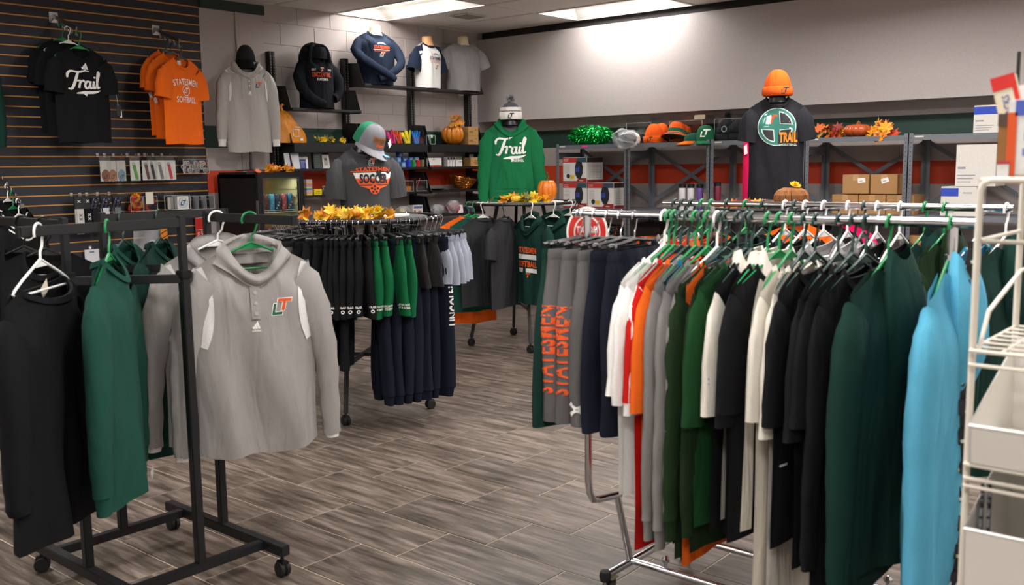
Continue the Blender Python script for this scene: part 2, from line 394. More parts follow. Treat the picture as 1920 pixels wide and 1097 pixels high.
# ---- right wall, soffit above the shelving
struct(MB().bbox((RX1, RY0, 0), (RX1 + .2, RY1 + .2, SOFFIT_Z + .05)).build('wall_right', WALL))
SOF = mat('a9a19e', .6, 0, 'paint', name='soffit_paint')
struct(MB().bbox((SOFFIT_X, RY0, SOFFIT_Z), (RX1 + .2, RY1 + .003, 3.02)).build('wall_soffit', SOF))
struct(MB().bbox((SOFFIT_X + .10, RY0, 3.0), (RX1 + .2, RY1 + .003, CEIL + .1)).build('trim_3', mat('2a2624', .8, 0, 'paint')))
LIGHTW = mat('d2cdc8', .7, 0, 'paint', name='light_wall_paint')
struct(MB().bbox((RX0 - .2, RY0, 0), (RX0, RY1 + .2, CEIL + .1)).build('wall_side', LIGHTW))
struct(MB().bbox((RX0 - .2, RY0 - .2, 0), (RX1 + .2, RY0, CEIL + .1)).build('wall_front', LIGHTW))
# ---- suspended ceiling: tiles in a T-bar grid, with recessed troffers
GX, GY = .715, 1.43
CT = mat('e6e1dc', .85, 0, 'paint', name='ceiling_tile'); TB = mat('cfc9c3', .5, 0, name='ceiling_grid_paint')
LIT = {(2, 0), (0, 1)}
cl = struct(MB().bbox((RX0, RY0, CEIL + .16), (RX1 + .2, RY1 + .2, CEIL + .24)).build('ceiling', mat('8a8480', .9, 0, 'paint')))
gx = lambda i: SOFFIT_X + .03 - i * GX
gy = lambda j: RY1 - j * GY
LIT |= {(5, 2), (9, 1), (2, 3), (5, 4), (9, 4), (12, 2), (12, 5), (6, 5), (2, 5)}
ctm = MB().box((0, 0, .012), (GX - .004, GY - .004, .016)).mesh('ceiling_tile', CT, smooth=0)
for i in range(15):
    for j in range(7):
        if (i, j) in LIT: continue
        c = (gx(i) - GX / 2, gy(j) - GY / 2, CEIL)
        if c[0] < RX0 - .3 or c[1] < RY0 - .6: continue
        obj('ceiling_tile', ctm, cl, c)
tbx = MB().box((0, 0, 0), (.026, 12, .008)).mesh('grid_bar', TB, smooth=0); tby = MB().box((0, 0, 0), (12, .026, .008)).mesh('grid_bar', TB, smooth=0)
for i in range(0, 15): obj('grid_bar', tbx, cl, (gx(i), RY1 - 6.0, CEIL + .003))
for j in range(0, 8): obj('grid_bar', tby, cl, (SOFFIT_X + .03 - 6.0, gy(j), CEIL + .0025))
LAMP = mat('fff6ec', .5, 0, 'emit', 9.0, 'lamp_tube'); REFL = mat('f4f2ee', .35, 0, name='troffer_enamel')
def troffer(i, j, lab, power=1.0):
    c = (gx(i) - GX / 2, gy(j) - GY / 2, CEIL)
    t = thing('ceiling_light', lab, 'light', c, 0, 'recessed ceiling lights')
    hx, hy = GX / 2 - .012, GY / 2 - .012; mb = MB()
    lo = [(-hx, -hy, 0), (hx, -hy, 0), (hx, hy, 0), (-hx, hy, 0)]
    hi = [(-hx * .45, -hy + .1, .13), (hx * .45, -hy + .1, .13), (hx * .45, hy - .1, .13), (-hx * .45, hy - .1, .13)]
    mb.loft([lo, hi], True, False, True); mb.build('housing', REFL, t, smooth=0)
    f = MB()
    for a, b_ in (((-hx, -hy), (hx, -hy)), ((hx, -hy), (hx, hy)), ((hx, hy), (-hx, hy)), ((-hx, hy), (-hx, -hy))):
        f.bar((a[0], a[1], -.002), (b_[0], b_[1], -.002), .022, .006)
    f.build('frame', TB, t, smooth=0)
    for x in (-.09, .09): MB().tube([(x, -hy + .14, .105), (x, hy - .14, .105)], .014, 8).build('tube', LAMP, t)
    ld = bpy.data.lights.new('troffer_light', 'AREA'); ld.shape = 'RECTANGLE'; ld.size = .34; ld.size_y = 1.1; ld.energy = TROFFER_W * power; ld.color = (1, .978, .962)
    lo_ = bpy.data.objects.new('troffer_light', ld); COL.objects.link(lo_); lo_.parent = t; lo_.location = (0, 0, .088)
for (i, j) in sorted(LIT):
    if gx(i) - GX < RX0 or gy(j) - GY < RY0: continue
    nm = {(2, 0): 'recessed ceiling light against the block wall above the navy long-sleeved shirt', (0, 1): 'recessed ceiling light beside the soffit that brightens the right wall'}.get((i, j), 'recessed ceiling light farther back in the shop outside the picture')
    troffer(i, j, nm, {(2, 0): .45, (0, 1): .6}.get((i, j), 1.15))
v = thing('air_vent', 'square grey air vent in the ceiling between the two lights', 'vent', (7.55, 6.93, CEIL))
MB().box((0, 0, -.003), (.3, .26, .008)).build('frame', TB, v, smooth=0)
for q in range(7): MB().box((0, -.1 + q * .033, -.009), (.26, .014, .006)).build('slat', mat('8f8984', .6), v, smooth=0)
# ================================================================== BUILDERS
rnd = random.Random(11)
def sm(a, b, x):
    t = max(0.0, min(1.0, (x - a) / (b - a))); return t * t * (3 - 2 * t)
def top_body(W, L, D, seed=0, nw=.085, nf=.085, nb=.02, drop=.075, flare=.0, amp=.012, hem=.0, lean=0.0, belly=0.0, ns=26, nt=22):
    """front and back panels of a shirt; origin at the neck, front faces -y"""
    q = random.Random(seed); p1, p2, p3 = (q.uniform(0, 6.28) for _ in range(3)); kf = q.uniform(16, 24)
    mb = MB()
    def P(s, t, side):
        Wt = W * (.95 + .05 * sm(0, .25, t) + flare * t) * (1 + .012 * math.sin(9 * t + p2) * sm(.3, .6, t)); x = s * Wt; a = abs(x)
        if a <= nw:
            k = math.sqrt(max(0, 1 - (a / nw) ** 2)); ztop = -(nf if side < 0 else nb) * k; y0 = .045 * k * min(1.4, max(.7, D / .05))
        else:
            ztop = -drop * (a - nw) / max(.01, (W - nw)) * (.85 + .15 * (a - nw) / (W - nw)); y0 = .0
        zh = -L - hem * (1 - s * s) + .006 * math.sin(5 * s + p3) * min(1, amp * 60)
        z = ztop + (zh - ztop) * t
        dep = D * max(0, 1 - abs(s) ** 2.6) ** .75
        ramp = sm(0, .22, t)
        y = y0 * (1 - ramp) + dep * ramp * (1 + belly * math.sin(PI * min(1, t * 1.1)))
        y = max(y, .0085 * (1 - abs(s) ** 8))
        f = amp * sm(.15, .9, t) * (math.sin(kf * x + p1 + .7 * math.sin(4 * z + p2)) + .5 * math.sin(2.1 * kf * x + p2)) * (1 - abs(s) ** 4)
        f += amp * .35 * math.sin(11 * z + 6 * s + p3) * sm(.05, .3, t) * (1 - abs(s) ** 4)
        return (x, side * y + f + lean * t, z)
    for side in (-1, 1):
        mb.grid((lambda u, v, sd=side: P(2 * u - 1 if sd < 0 else 1 - 2 * u, v, sd)), ns, nt)
    return mb
def sleeve_mb(path, a, b, n=14, seed=0, wr=.004, sub=3):
    """flattened tube through path points; a in-plane half width, b half depth"""
    q = random.Random(seed); ph = q.uniform(0, 6.28)
    P = []; A = []; B = []
    m = len(path)
    for i in range(m - 1):
        for k in range(sub):
            t = k / sub; p0, p1, p2, p3 = (Vector(path[max(0, min(m - 1, j))]) for j in (i - 1, i, i + 1, i + 2))
            P.append(0.5 * ((2 * p1) + (p2 - p0) * t + (2 * p0 - 5 * p1 + 4 * p2 - p3) * t * t + (3 * p1 - p0 - 3 * p2 + p3) * t ** 3))
            A.append(a[i] + (a[i + 1] - a[i]) * t); B.append(b[i] + (b[i + 1] - b[i]) * t)
    P.append(Vector(path[-1])); A.append(a[-1]); B.append(b[-1]); rings = []
    for i, p in enumerate(P):
        t = (P[min(i + 1, len(P) - 1)] - P[max(i - 1, 0)]).normalized()
        yv = Vector((0, 1, 0)); yv = (yv - t * yv.dot(t)).normalized(); x = t.cross(yv)
        w_ = 1 + (wr / .05) * math.sin(3.1 * i + ph)
        rings.append([p + x * (A[i] * w_ * math.cos(2 * PI * k / n)) + yv * ((B[i] + wr * .6 * math.sin(2.3 * i + k * 1.7 + ph)) * math.sin(2 * PI * k / n)) for k in range(n)])
    return MB().loft(rings, True, False, False)
def neck_ring(nw, nf, nb, D, th=.009, ht=.018, rise=0.0, n=28):
    """rib collar: flat band round the neck opening"""
    rings = []
    for i in range(n):
        a = 2 * PI * i / n; s = math.sin(a); c = math.cos(a); side = -1 if c > 0 else 1
        x = nw * 1.0 * s; k = abs(c); z = -(nf if side < 0 else nb) * k; y = side * .045 * k * min(1.4, max(.7, D / .05))
        o = Vector((s * .5, -c, 0)).normalized() if abs(c) + abs(s) > 0 else Vector((0, -1, 0))
        up = Vector((-s * .35, .25 * c, 1)).normalized()
        p = Vector((x, y, z)) + up * rise
        rings.append([p + o * th * .5 - up * ht * .6, p + o * th * .5 + up * ht * .5, p - o * th * .5 + up * ht * .5, p - o * th * .5 - up * ht * .6])
    rings.append(rings[0]); return MB().loft(rings, True, False, False)
def hood_down(w_=.112, h_=.34, d_=.05, y0=.03, z0=-.02, seed=0):
    """empty hood lying down the back (towards +y)"""
    q = random.Random(seed); p = q.uniform(0, 6)
    def F(u, v):
        a = 2 * PI * u; t = v; r = math.sin(PI * min(1, .12 + t * .88)) ** .7
        x = w_ * math.cos(a) * r * (1 + .1 * math.sin(3 * a + p) * t); y = y0 + d_ * (math.sin(a) * r * (1 + .12 * math.sin(7 * a + 5 * t)) * (.9 + .1 * math.sin(5 * a)) + .35 * math.sin(PI * t))
        z = z0 + .05 * (1 - t) - h_ * t + .015 * math.sin(2 * a + p)
        return (x, y, z)
    return MB().grid(F, 20, 14)
def cowl(w_=.125, f=.135, d_=.045, fat=.036, seed=0):
    """hood folded round the neck, seen from the front"""
    q = random.Random(seed); p = q.uniform(0, 6); rings = []
    n = 36
    for i in range(n + 1):
        a = 2 * PI * i / n; s, c = math.sin(a), math.cos(a)
        fr = max(0, c); k = 1 + .1 * math.sin(4 * a + p)
        ctr = Vector((w_ * s * (1 - .25 * fr), -d_ * c - .012, -f * fr ** 1.6 + .012 - .03 * abs(s) ** 3))
        o = Vector((s * .8, -c, .1)).normalized(); up = Vector((-.5 * s, 0, 1)).normalized(); hh = fat * (1 - .35 * fr) * k
        rings.append([ctr + o * (.012 * math.cos(2 * PI * j / 12)) + up * (hh * math.sin(2 * PI * j / 12)) + o * .008 * math.sin(6 * PI * j / 12 + p + a) for j in range(12)])
    return MB().loft(rings, True, False, False)
def make_top(name, label, cat, loc, rotz=0.0, group=None, col=None, W=.255, L=.72, D=.045, bk=1.0, ak=1.0, sll=0.0, cl=.062, seed=1, sleeve='short', scol=None, ccol=None, cuff=None, hood=None,
             collar=True, amp=.012, nf=.085, nb=.02, nw=.085, drop=.075, flare=0.0, hem=0.0, rib=None, droop=0.0, paths=None, sa=None, sb=None, belly=0.0, pocket=False, lean=0.0, sides=(1, -1), lowarm=0.0):
    root = thing(name, label, cat, loc, rotz, group)
    body = top_body(W, L, D, seed, nw, nf, nb, drop, flare, amp, hem, lean, belly).build('body', col, root, smooth=80, weld=.0008)
    scol = scol or col; ccol = ccol or col
    if collar: neck_ring(nw, nf, nb, D).build('collar', ccol, root, smooth=50)
    for sd in sides:
        if sleeve is None: break
        sd_i = 0 if sd > 0 else 1
        if paths: path = paths[sd_i]; a = sa or [.09] * len(path); b = sb or [.04] * len(path)
        elif sleeve == 'short':
            d_ = droop; path = [(W - .07, 0, -.125), (W - .005 - .02 * d_, 0, -.175 - .02 * d_), (W + .055 - .06 * d_, 0, -.25 - .10 * d_ - sll)]
            a, b = [.085, .09, .078 if d_ > .5 else .085], [.028, .04 + D * .2, .036 + D * .3]
        else:
            d_ = droop; path = [(W - .07, 0, -.125), (W - .01 - .02 * d_, 0, -.2), (W + .035 - .05 * d_, -.005, -.4), (W + .05 - .055 * d_, .0, -.58), (W + .055 - .06 * d_, .0, -.665 - lowarm)]
            a, b = [.085, .082, .062, .05, .043], [.03, .042, .04, .036, .03]
        path = [(p[0] * sd, p[1], p[2]) for p in path] if not paths else path
        b = [v_ * bk for v_ in b]; a = [v_ * (1 if j_ == 0 else ak) for j_, v_ in enumerate(a)]
        sl = sleeve_mb(path, a, b, 14, seed + sd).build('sleeve', scol, root, smooth=80)
        if cuff:
            e, pth = Vector(path[-1]), Vector(path[-2]); t = (e - pth).normalized()
            sleeve_mb([e - t * .004, e + t * cl * .5, e + t * cl], [a[-1] * .96, a[-1] * .8, a[-1] * .78], [b[-1] * .95, b[-1] * .8, b[-1] * .75], 14, seed, 0.001).build('cuff', cuff, sl, smooth=80)
    if rib:
        rb = top_body(W * .985, .06, D * .9, seed, 0.001, 0, 0, 0, 0, amp * 1.0, 0, 0)
        rb = MB(); n = 40
        for_r = []
        for t in (0, 1):
            for_r.append([(W * .97 * math.cos(2 * PI * k / n), D * .55 * math.sin(2 * PI * k / n), -L + .004 - .055 * t) for k in range(n)])
        rb.loft(for_r, True, False, False).build('rib_hem', rib, root, smooth=80)
    if hood == 'back': hood_down(seed=seed).build('hood', col, root, smooth=80)
    if hood == 'front': cowl(seed=seed).build('hood', col, root, smooth=80)
    if pocket:
        zt, zb = -L * .56, -L * .88; pw = W * .62
        decal('pocket', poly((-pw * .62, zt), (pw * .62, zt), (pw, zb + .05), (pw, zb), (-pw, zb), (-pw, zb + .05)), col, body, root, off=.006, dens=.05)
    return root, body
# ---- hangers (single pieces of plastic; local frame: rail at the origin, arms along x)
_H = {}
def hanger_mesh(col, style='tube', hr=.023):
    key = (col, style, hr)
    if key in _H: return _H[key]
    mb = MB(); m = mat(col, .35, 0, name='hanger_plastic_' + col)
    hook = [(hr * math.cos(R(a)), 0, hr * math.sin(R(a))) for a in range(200, -41, -20)]
    hook += [(hr * .55, 0, -hr * 1.45), (.002, 0, -hr * 1.9), (0, 0, -.085)]
    mb.tube(hook, .0042, 8)
    for s in (-1, 1):
        mb.tube([(0, 0, -.083), (s * .06, 0, -.108), (s * .13, 0, -.136), (s * .185, 0, -.162), (s * .197, 0, -.172), (s * .185, 0, -.181), (s * .17, 0, -.182)], .0045, 8)
    mb.tube([(-.175, 0, -.182), (.175, 0, -.182)], .004, 6)
    mb.add([(0, -.0018, -.086), (-.05, -.0018, -.107), (.05, -.0018, -.107), (0, .0018, -.086), (-.05, .0018, -.107), (.05, .0018, -.107)], [(0, 1, 2), (3, 5, 4), (1, 4, 5, 2)])
    _H[key] = mb.mesh('hanger', m, smooth=50); return _H[key]
def hanger(col, loc, rotz, label, group, hr=.023):
    return tag(obj('clothes_hanger', hanger_mesh(col, 'tube', hr), None, loc, rotz), label, 'hanger', group)
_CH = {}
def clip_hanger(loc, rotz, label, group, half=.16):
    """black skirt hanger: wire hook, bar, two clips"""
    if not _CH:
        _CH['hook'] = MB().tube([(.02 * math.cos(R(a)), 0, .02 * math.sin(R(a))) for a in range(200, -41, -30)] + [(.009, 0, -.032), (0, 0, -.045), (0, 0, -.075)], .0022, 6).mesh('hook', CHROME)
        _CH['bar'] = MB().tube([(-half - .01, 0, -.085), (-.05, 0, -.076), (0, 0, -.07), (.05, 0, -.076), (half + .01, 0, -.085)], .006, 6).mesh('bar', BLACKP)
        _CH['clip'] = MB().box((0, 0, -.1), (.022, .018, .045)).mesh('clip', BLACKP, smooth=0, bevel=.003)
        _CH['spring'] = MB().box((0, 0, -.083), (.018, .022, .016)).mesh('spring', CHROME, smooth=0, bevel=.003)
    t = thing('clip_hanger', label, 'hanger', loc, rotz, group)
    obj('hook', _CH['hook'], t); obj('bar', _CH['bar'], t)
    for s in (-1, 1):
        c = obj('clip', _CH['clip'], t, (s * (half - .02), 0, 0)); obj('spring', _CH['spring'], c)
    return t
# ---- shorts and trousers hung by the waistband; origin = rail, waist at z=-.10
def make_bottoms(name, label, cat, loc, rotz, group, col, W=.17, L=.40, crotch=.22, D=.03, band=None, cuffs=None, seed=1, hemcol=None, taper=.9, spread=.02, splay=0.0):
    root = thing(name, label, cat, loc, rotz, group); q = random.Random(seed)
    z0 = -.098; n = 20; ph = q.uniform(0, 6)
    def ell(cx, cy, hw, hd, z, k=0.0): return [(cx + hw * math.cos(2 * PI * i / n), cy + (hd + k * math.sin(3 * 2 * PI * i / n + ph)) * math.sin(2 * PI * i / n), z) for i in range(n)]
    hips = [ell(0, 0, W * (.93 + .15 * t), D * (.6 + .55 * t), z0 - .03 - (crotch) * t, .003) for t in (0, .25, .5, .75)] + [ell(0, 0, W * 1.04, D * .95, z0 - .03 - crotch, .002), ell(0, 0, W * .9, D * .5, z0 - .04 - crotch, .0)]
    MB().loft(hips, True, False, False).build('hips', col, root, smooth=80)
    for s in (-1, 1):
        rings = []; m = 8
        for i in range(m + 1):
            t = i / m; tt = sm(0, .4, t); hw = W * (.48 + .10 * tt) * (1 - (1 - taper) * t); fold = .012 * math.sin(5 * t + ph + s)
            rings.append(ell(s * (W * (.46 + .07 * tt) + spread * t), fold * t + s * splay * t, hw, D * (.8 + .4 * tt + .14 * t * math.sin(7 * t + ph)), z0 - .035 - (L - .035) * t, .008 * t))
        lg = MB().loft(rings, True, False, False).build('leg', col, root, smooth=80)
        if hemcol:
            e = rings[-1]; zz = e[0][2]
            cx = sum(p[0] for p in e) / n; cy = sum(p[1] for p in e) / n
            MB().loft([[(cx + (p[0] - cx) * 1.03, cy + (p[1] - cy) * 1.05, zz + .035) for p in e], [(cx + (p[0] - cx) * 1.05, cy + (p[1] - cy) * 1.1, zz - .002) for p in e]], True, False, False).build('hem_band', hemcol, lg, smooth=80)
        if cuffs:
            e = rings[-1]; zz = e[0][2]; cx = sum(p[0] for p in e) / n; cy = sum(p[1] for p in e) / n
            MB().loft([[(cx + (p[0] - cx) * .9, cy + (p[1] - cy) * .9, zz + .004) for p in e], [(cx + (p[0] - cx) * .72, cy + (p[1] - cy) * .75, zz - .06) for p in e]], True, False, False).build('cuff', cuffs, lg, smooth=80)
    wb_ = [ell(0, 0, W * .94, D * .66, z0, .002), ell(0, 0, W * .96, D * .74, z0 - .02, .003), ell(0, 0, W * .95, D * .68, z0 - .04, .002)]
    MB().loft(wb_, True, False, False).build('waistband', band or col, root, smooth=80)
    return root
# ---- print on the outer edge (+x or -x side) of a hanging garment: lay in the y-z plane
def side_print(vf, m, root, x, sgn, name='print'):
    """flat lettering facing sgn*x; u axis = vertical text allowed"""
    me = bpy.data.meshes.new(name); me.from_pydata([(x, sgn * u, v_) for u, v_ in vf[0]], [], vf[1]); me.materials.append(m)
    return obj(name, me, root)
def decal_side(name, vf, m, target, parent, off=.002, sg=-1):
    """print on the -x (sg=-1) or +x edge of a hanging garment"""
    bm = bmesh.new(); vs = [bm.verts.new((0, sg * u, v_)) for u, v_ in vf[0]]
    for f in vf[1]:
        try: bm.faces.new([vs[i] for i in f])
        except ValueError: pass
    bm.normal_update()
    bmesh.ops.triangulate(bm, faces=bm.faces)
    for _ in range(2):
        L_ = [e for e in bm.edges if e.calc_length() > .02]
        if L_: bmesh.ops.subdivide_edges(bm, edges=L_, cuts=1)
    bmesh.ops.triangulate(bm, faces=bm.faces)
    tm = BVHTree.FromPolygons([v.co for v in target.data.vertices], [tuple(p.vertices) for p in target.data.polygons]); last = 0
    for v in bm.verts:
        hit = tm.ray_cast(Vector((sg, v.co.y, v.co.z)), Vector((-sg, 0, 0)))
        if hit[0] is not None: last = hit[0].x
        v.co.x = last + sg * off
    me = bpy.data.meshes.new(name); bm.to_mesh(me); bm.free(); me.materials.append(m)
    return obj(name, me, parent)
def caster(parent, x, y, z, r=.028, ang=0.6, m=RUBBER, fork=BLACKP):
    c = MB(); d = Matrix.Rotation(ang, 3, 'Z')
    n = 18; A = d @ Vector((1, 0, 0)); B = d @ Vector((0, 1, 0)); ctr = Vector((x, y, r))
    for s in (-1, 1):
        c.loft([[ctr + B * (s * .012 + k) + A * (rr * math.cos(2 * PI * i / n)) + Vector((0, 0, rr * math.sin(2 * PI * i / n))) for i in range(n)] for k, rr in ((-.009, r * .9), (-.006, r), (.006, r), (.009, r * .9))], True, True, True)
    w_ = c.build('caster', m, parent, smooth=40)
    f = MB(); f.tube([(x, y, r + .004), (x, y, z)], .007, 8)
    f.box(ctr + Vector((0, 0, r * .62)), (r * 1.5, .03, r * .9), d)
    f.build('fork', fork, w_, smooth=30, bevel=.003); return w_
# ---- autumn decorations
def leaf_mesh(col, kind='maple'):
    key = ('leaf', col, kind)
    if key in _H: return _H[key]
    if kind == 'maple':
        rad = [(90, 1), (72, .55), (58, .72), (42, .95), (28, .55), (12, .68), (-6, .78), (-30, .42), (-62, .5), (-88, .18)]
        pts = [(math.cos(R(a)) * r, math.sin(R(a)) * r) for a, r in rad]; pts = pts + [(-x, y) for x, y in reversed(pts[1:])]
    else:
        pts = [(math.sin(PI * t) * .34 * (1 if i < 9 else -1), -1 + 2 * t) for i, t in enumerate([k / 8 for k in range(9)] + [k / 8 for k in range(7, 0, -1)])]
    V = [(0, 0, 0)] + [(x, y, .22 * (x * x + .5 * y * y) + .06 * math.sin(5 * x + 3 * y)) for x, y in pts]
    me = bpy.data.meshes.new('leaf'); n = len(pts); me.from_pydata(V, [], [(0, i + 1, (i + 1) % n + 1) for i in range(n)])
    me.materials.append(mat(col, .55, 0, 'paint')); _H[key] = me; return me
def flower_mesh(col):
    key = ('flower', col)
    if key in _H: return _H[key]
    mb = MB()
    for ring, (n, rr, zz, tilt) in enumerate(((14, 1, 0, .25), (11, .7, .15, .6), (8, .4, .25, 1.0))):
        for i in range(n):
            a = 2 * PI * i / n + ring * .3; M = Matrix.Rotation(a, 3, 'Z') @ Matrix.Rotation(-tilt, 3, 'Y')
            mb.add([M @ Vector(p) + Vector((0, 0, zz)) for p in ((.05, 0, 0), (.55 * rr, -.16, .02), (rr, 0, .06), (.55 * rr, .16, .02))], [(0, 1, 2, 3)])
    _H[key] = mb.mesh('flower', mat(col, .6, 0, 'paint'), smooth=0); return _H[key]
def pumpkin_parts(root, r, h, col, stemcol='6b5a33', ribs=9, loc=(0, 0, 0), rough=.4, kind='paint', name='pumpkin_body', deep=.13):
    def F(u, v):
        a = 2 * PI * u; t = PI * v; k = 1 - deep * (1 - abs(math.cos(ribs * a / 2)) ** .6)
        rr = r * math.sin(t) ** .8 * k; z = h / 2 - h / 2 * math.cos(t) * 1.0
        z -= (h * .12) * math.exp(-((v - 1) * 7) ** 2)
        return (loc[0] + rr * math.cos(a), loc[1] + rr * math.sin(a), loc[2] + z)
    b = MB().grid(F, ribs * 8, 16).build(name, mat(col, rough, 0, kind), root, smooth=80, weld=.0005)
    MB().tube([(loc[0], loc[1], loc[2] + h * .84), (loc[0], loc[1], loc[2] + h * 1.0), (loc[0] + r * .12, loc[1], loc[2] + h * 1.12)], [r * .16, r * .1, r * .12], 8).build('stem', mat(stemcol, .8, 0, 'paint'), b)
    return b
def scatter_leaves(root, n, spread, cols, size=(.035, .06), zr=(.0, .05), seed=0, kinds=('maple',), flowers=0, fcol='f0b414'):
    q = random.Random(seed)
    for i in range(n):
        s_ = q.uniform(*size); o = obj('leaf', leaf_mesh(q.choice(cols), q.choice(kinds)), root, (q.uniform(-spread[0], spread[0]), q.uniform(-spread[1], spread[1]), q.uniform(*zr)))
        o.scale = (s_, s_, s_); o.rotation_euler = (q.uniform(.2, 1.5), q.uniform(-.5, .5), q.uniform(-1.9, .7))
    for i in range(flowers):
        s_ = q.uniform(.03, .042); o = obj('flower', flower_mesh(fcol), root, (q.uniform(-spread[0], spread[0]) * .8, -abs(q.uniform(0, spread[1])), q.uniform(.02, .05)))
        o.scale = (s_, s_, s_); o.rotation_euler = (q.uniform(.8, 1.3), 0, q.uniform(-1.2, -.2))
# ---- hats
def beanie(root, col, z=0.0, r=.105, cuffcol=None, pom=None, band=None, h=.2, cuff=True):
    def F(u, v):
        a = 2 * PI * u; t = v * PI / 2; k = 1 + .012 * math.sin(24 * a); rr = r * max(0, math.cos(t)) ** .82 * k
        return (rr * math.cos(a), rr * .88 * math.sin(a), z + .03 + (h - .03) * math.sin(t) ** 1.1)
    b = MB().grid(F, 48, 10).build('crown', col, root, smooth=80)
    if band: MB().lathe([(r * 1.005, .075), (r * 1.0, .105)], 36, (0, 0, z), False).build('stripe', band, b, smooth=80).scale = (1, .885, 1)
    if cuff:
        c = MB().lathe([(r * .98, 0), (r * 1.09, .008), (r * 1.1, .03), (r * 1.07, .062), (r * 1.0, .068)], 36, (0, 0, z), False).build('cuff', cuffcol or col, root, smooth=80); c.scale = (1, .88, 1)
    if pom:
        q = random.Random(3); mb = MB()
        for i in range(170):
            d = Vector((q.gauss(0, 1), q.gauss(0, 1), q.gauss(0, 1))).normalized(); e = d.orthogonal().normalized() * .006; c0 = Vector((0, 0, z + h + .03)); g = q.uniform(.032, .043)
            mb.add([c0 + d * .01 + e, c0 + d * .01 - e, c0 + d * g - e * .7, c0 + d * g + e * .7], [(0, 1, 2, 3)])
        tag(mb.build('pompom', pom, root, smooth=0), kind='stuff')
    return b
def ball_cap(root, front, back, brim, z=0.0, r=.095, h=.125):
    """crown opens towards -y"""
    def F(u, v):
        a = 2 * PI * u; t = v * PI / 2; rr = r * math.cos(t) ** .55
        return (rr * .92 * math.cos(a), rr * 1.05 * math.sin(a), z + h * math.sin(t) ** 1.15)
    mb = MB(); n, m = 36, 10
    vs = [F(i / n, j / m) for j in range(m + 1) for i in range(n)]
    ff, fb = [], []
    for j in range(m):
        for i in range(n):
            q = (j * n + i, j * n + (i + 1) % n, (j + 1) * n + (i + 1) % n, (j + 1) * n + i)
            (ff if 190 <= (i + .5) * 10 <= 350 else fb).append(q)
    c = MB().add(vs, ff).build('front_panel', front, root, smooth=80); MB().add(vs, fb).build('back_panel', back, root, smooth=80)
    def B(u, v):
        a = PI + PI * u; s = math.sin(a); rr0, rr1 = 1.0, 1.0 + .78 * abs(s) ** .8
        k = rr0 + (rr1 - rr0) * v; x = r * .92 * math.cos(a) * (1 + .02 * v); y = r * 1.05 * s * k
        return (x, y, z + .004 - .03 * v * abs(s) + .0 - .02 * (x / r) ** 2 * v)
    mbm = MB().grid(B, 24, 6)
    top = list(mbm.v); mb2 = MB().add(top, mbm.f).add([(x, y, zz - .004) for x, y, zz in top], [tuple(reversed(f)) for f in mbm.f])
    mb2.build('brim', brim, root, smooth=60); MB().lathe([(.0, .006), (.008, .004), (.009, 0)], 10, (0, 0, z + h - .001)).build('button', front, root)
    return c
# ---- cartons
def carton(name, label, cat, loc, size, col, rotz=0.0, group=None, tape=None, kind='card', rough=.8):
    """origin at the middle of the front bottom edge; front faces -y"""
    t = thing(name, label, cat, loc, rotz, group); w_, d_, h_ = size
    MB().bbox((-w_ / 2, 0, 0), (w_ / 2, d_, h_)).build('box_body', mat(col, rough, 0, kind), t, smooth=0, bevel=.002)
    f = MB(); f.bbox((-w_ / 2 + .001, .001, h_), (w_ / 2 - .001, d_ / 2 - .001, h_ + .0025)); f.bbox((-w_ / 2 + .001, d_ / 2 + .001, h_), (w_ / 2 - .001, d_ - .001, h_ + .0025)); f.build('flap', mat(col, rough, 0, kind), t, smooth=0)
    if tape: MB().bbox((-.025, -.0008, h_ - .05), (.025, 0, h_)).build('tape', tape, t, smooth=0)
    return t
# ================================================================== RACKS
# ---- black four-arm rack at the front
RK = (1.875, 3.41); HS = .285; ARMZ = 1.385
rk = thing('garment_rack', 'black square-tube four-arm garment rack on casters in the front', 'rack', (RK[0], RK[1], 0))
for s in (-1, 1):
    MB().bbox((s * HS - .02, -.42, .085), (s * HS + .02, .42, .125)).build('foot_bar', BLACKM, rk, smooth=0, bevel=.003)
    MB().bbox((-HS, s * HS - .018, .088), (HS, s * HS + .018, .122)).build('cross_bar', BLACKM, rk, smooth=0, bevel=.003)
    for e in (-1, 1): caster(rk, s * HS, e * .395, .09, .03, .5 + s)
for k in range(4):
    M = Matrix.Rotation(-k * PI / 2, 3, 'Z')
    p = M @ Vector((0, -HS, 0)); a = M @ Vector((-1, 0, 0))
    po = MB().bbox((p.x - .016, p.y - .016, .1), (p.x + .016, p.y + .016, 1.21)).build('post', BLACKM, rk, smooth=0, bevel=.003)
    MB().bbox((p.x - .0125, p.y - .0125, 1.2), (p.x + .0125, p.y + .0125, 1.41)).build('inner_post', BLACKM, po, smooth=0, bevel=.002)
    e = p + a * .56
    ar = MB().bar((p.x, p.y, ARMZ), (e.x, e.y, ARMZ), .022, .034).build('arm', BLACKM, rk, smooth=0, bevel=.003)
    MB().bar((e.x, e.y, ARMZ), (e.x + a.x * .006, e.y + a.y * .006, ARMZ), .024, .036).build('end_cap', BLACKP, ar, smooth=0)
    MB().box((p.x, p.y, 1.2), (.042, .042, .03)).build('collar_sleeve', BLACKP, po, smooth=0, bevel=.003)
    n_ = M @ Vector((-HS, 0, 0))
    MB().bar((p.x, p.y, 1.185), (n_.x, n_.y, 1.185), .028, .03).build('brace', BLACKM, rk, smooth=0, bevel=.003)
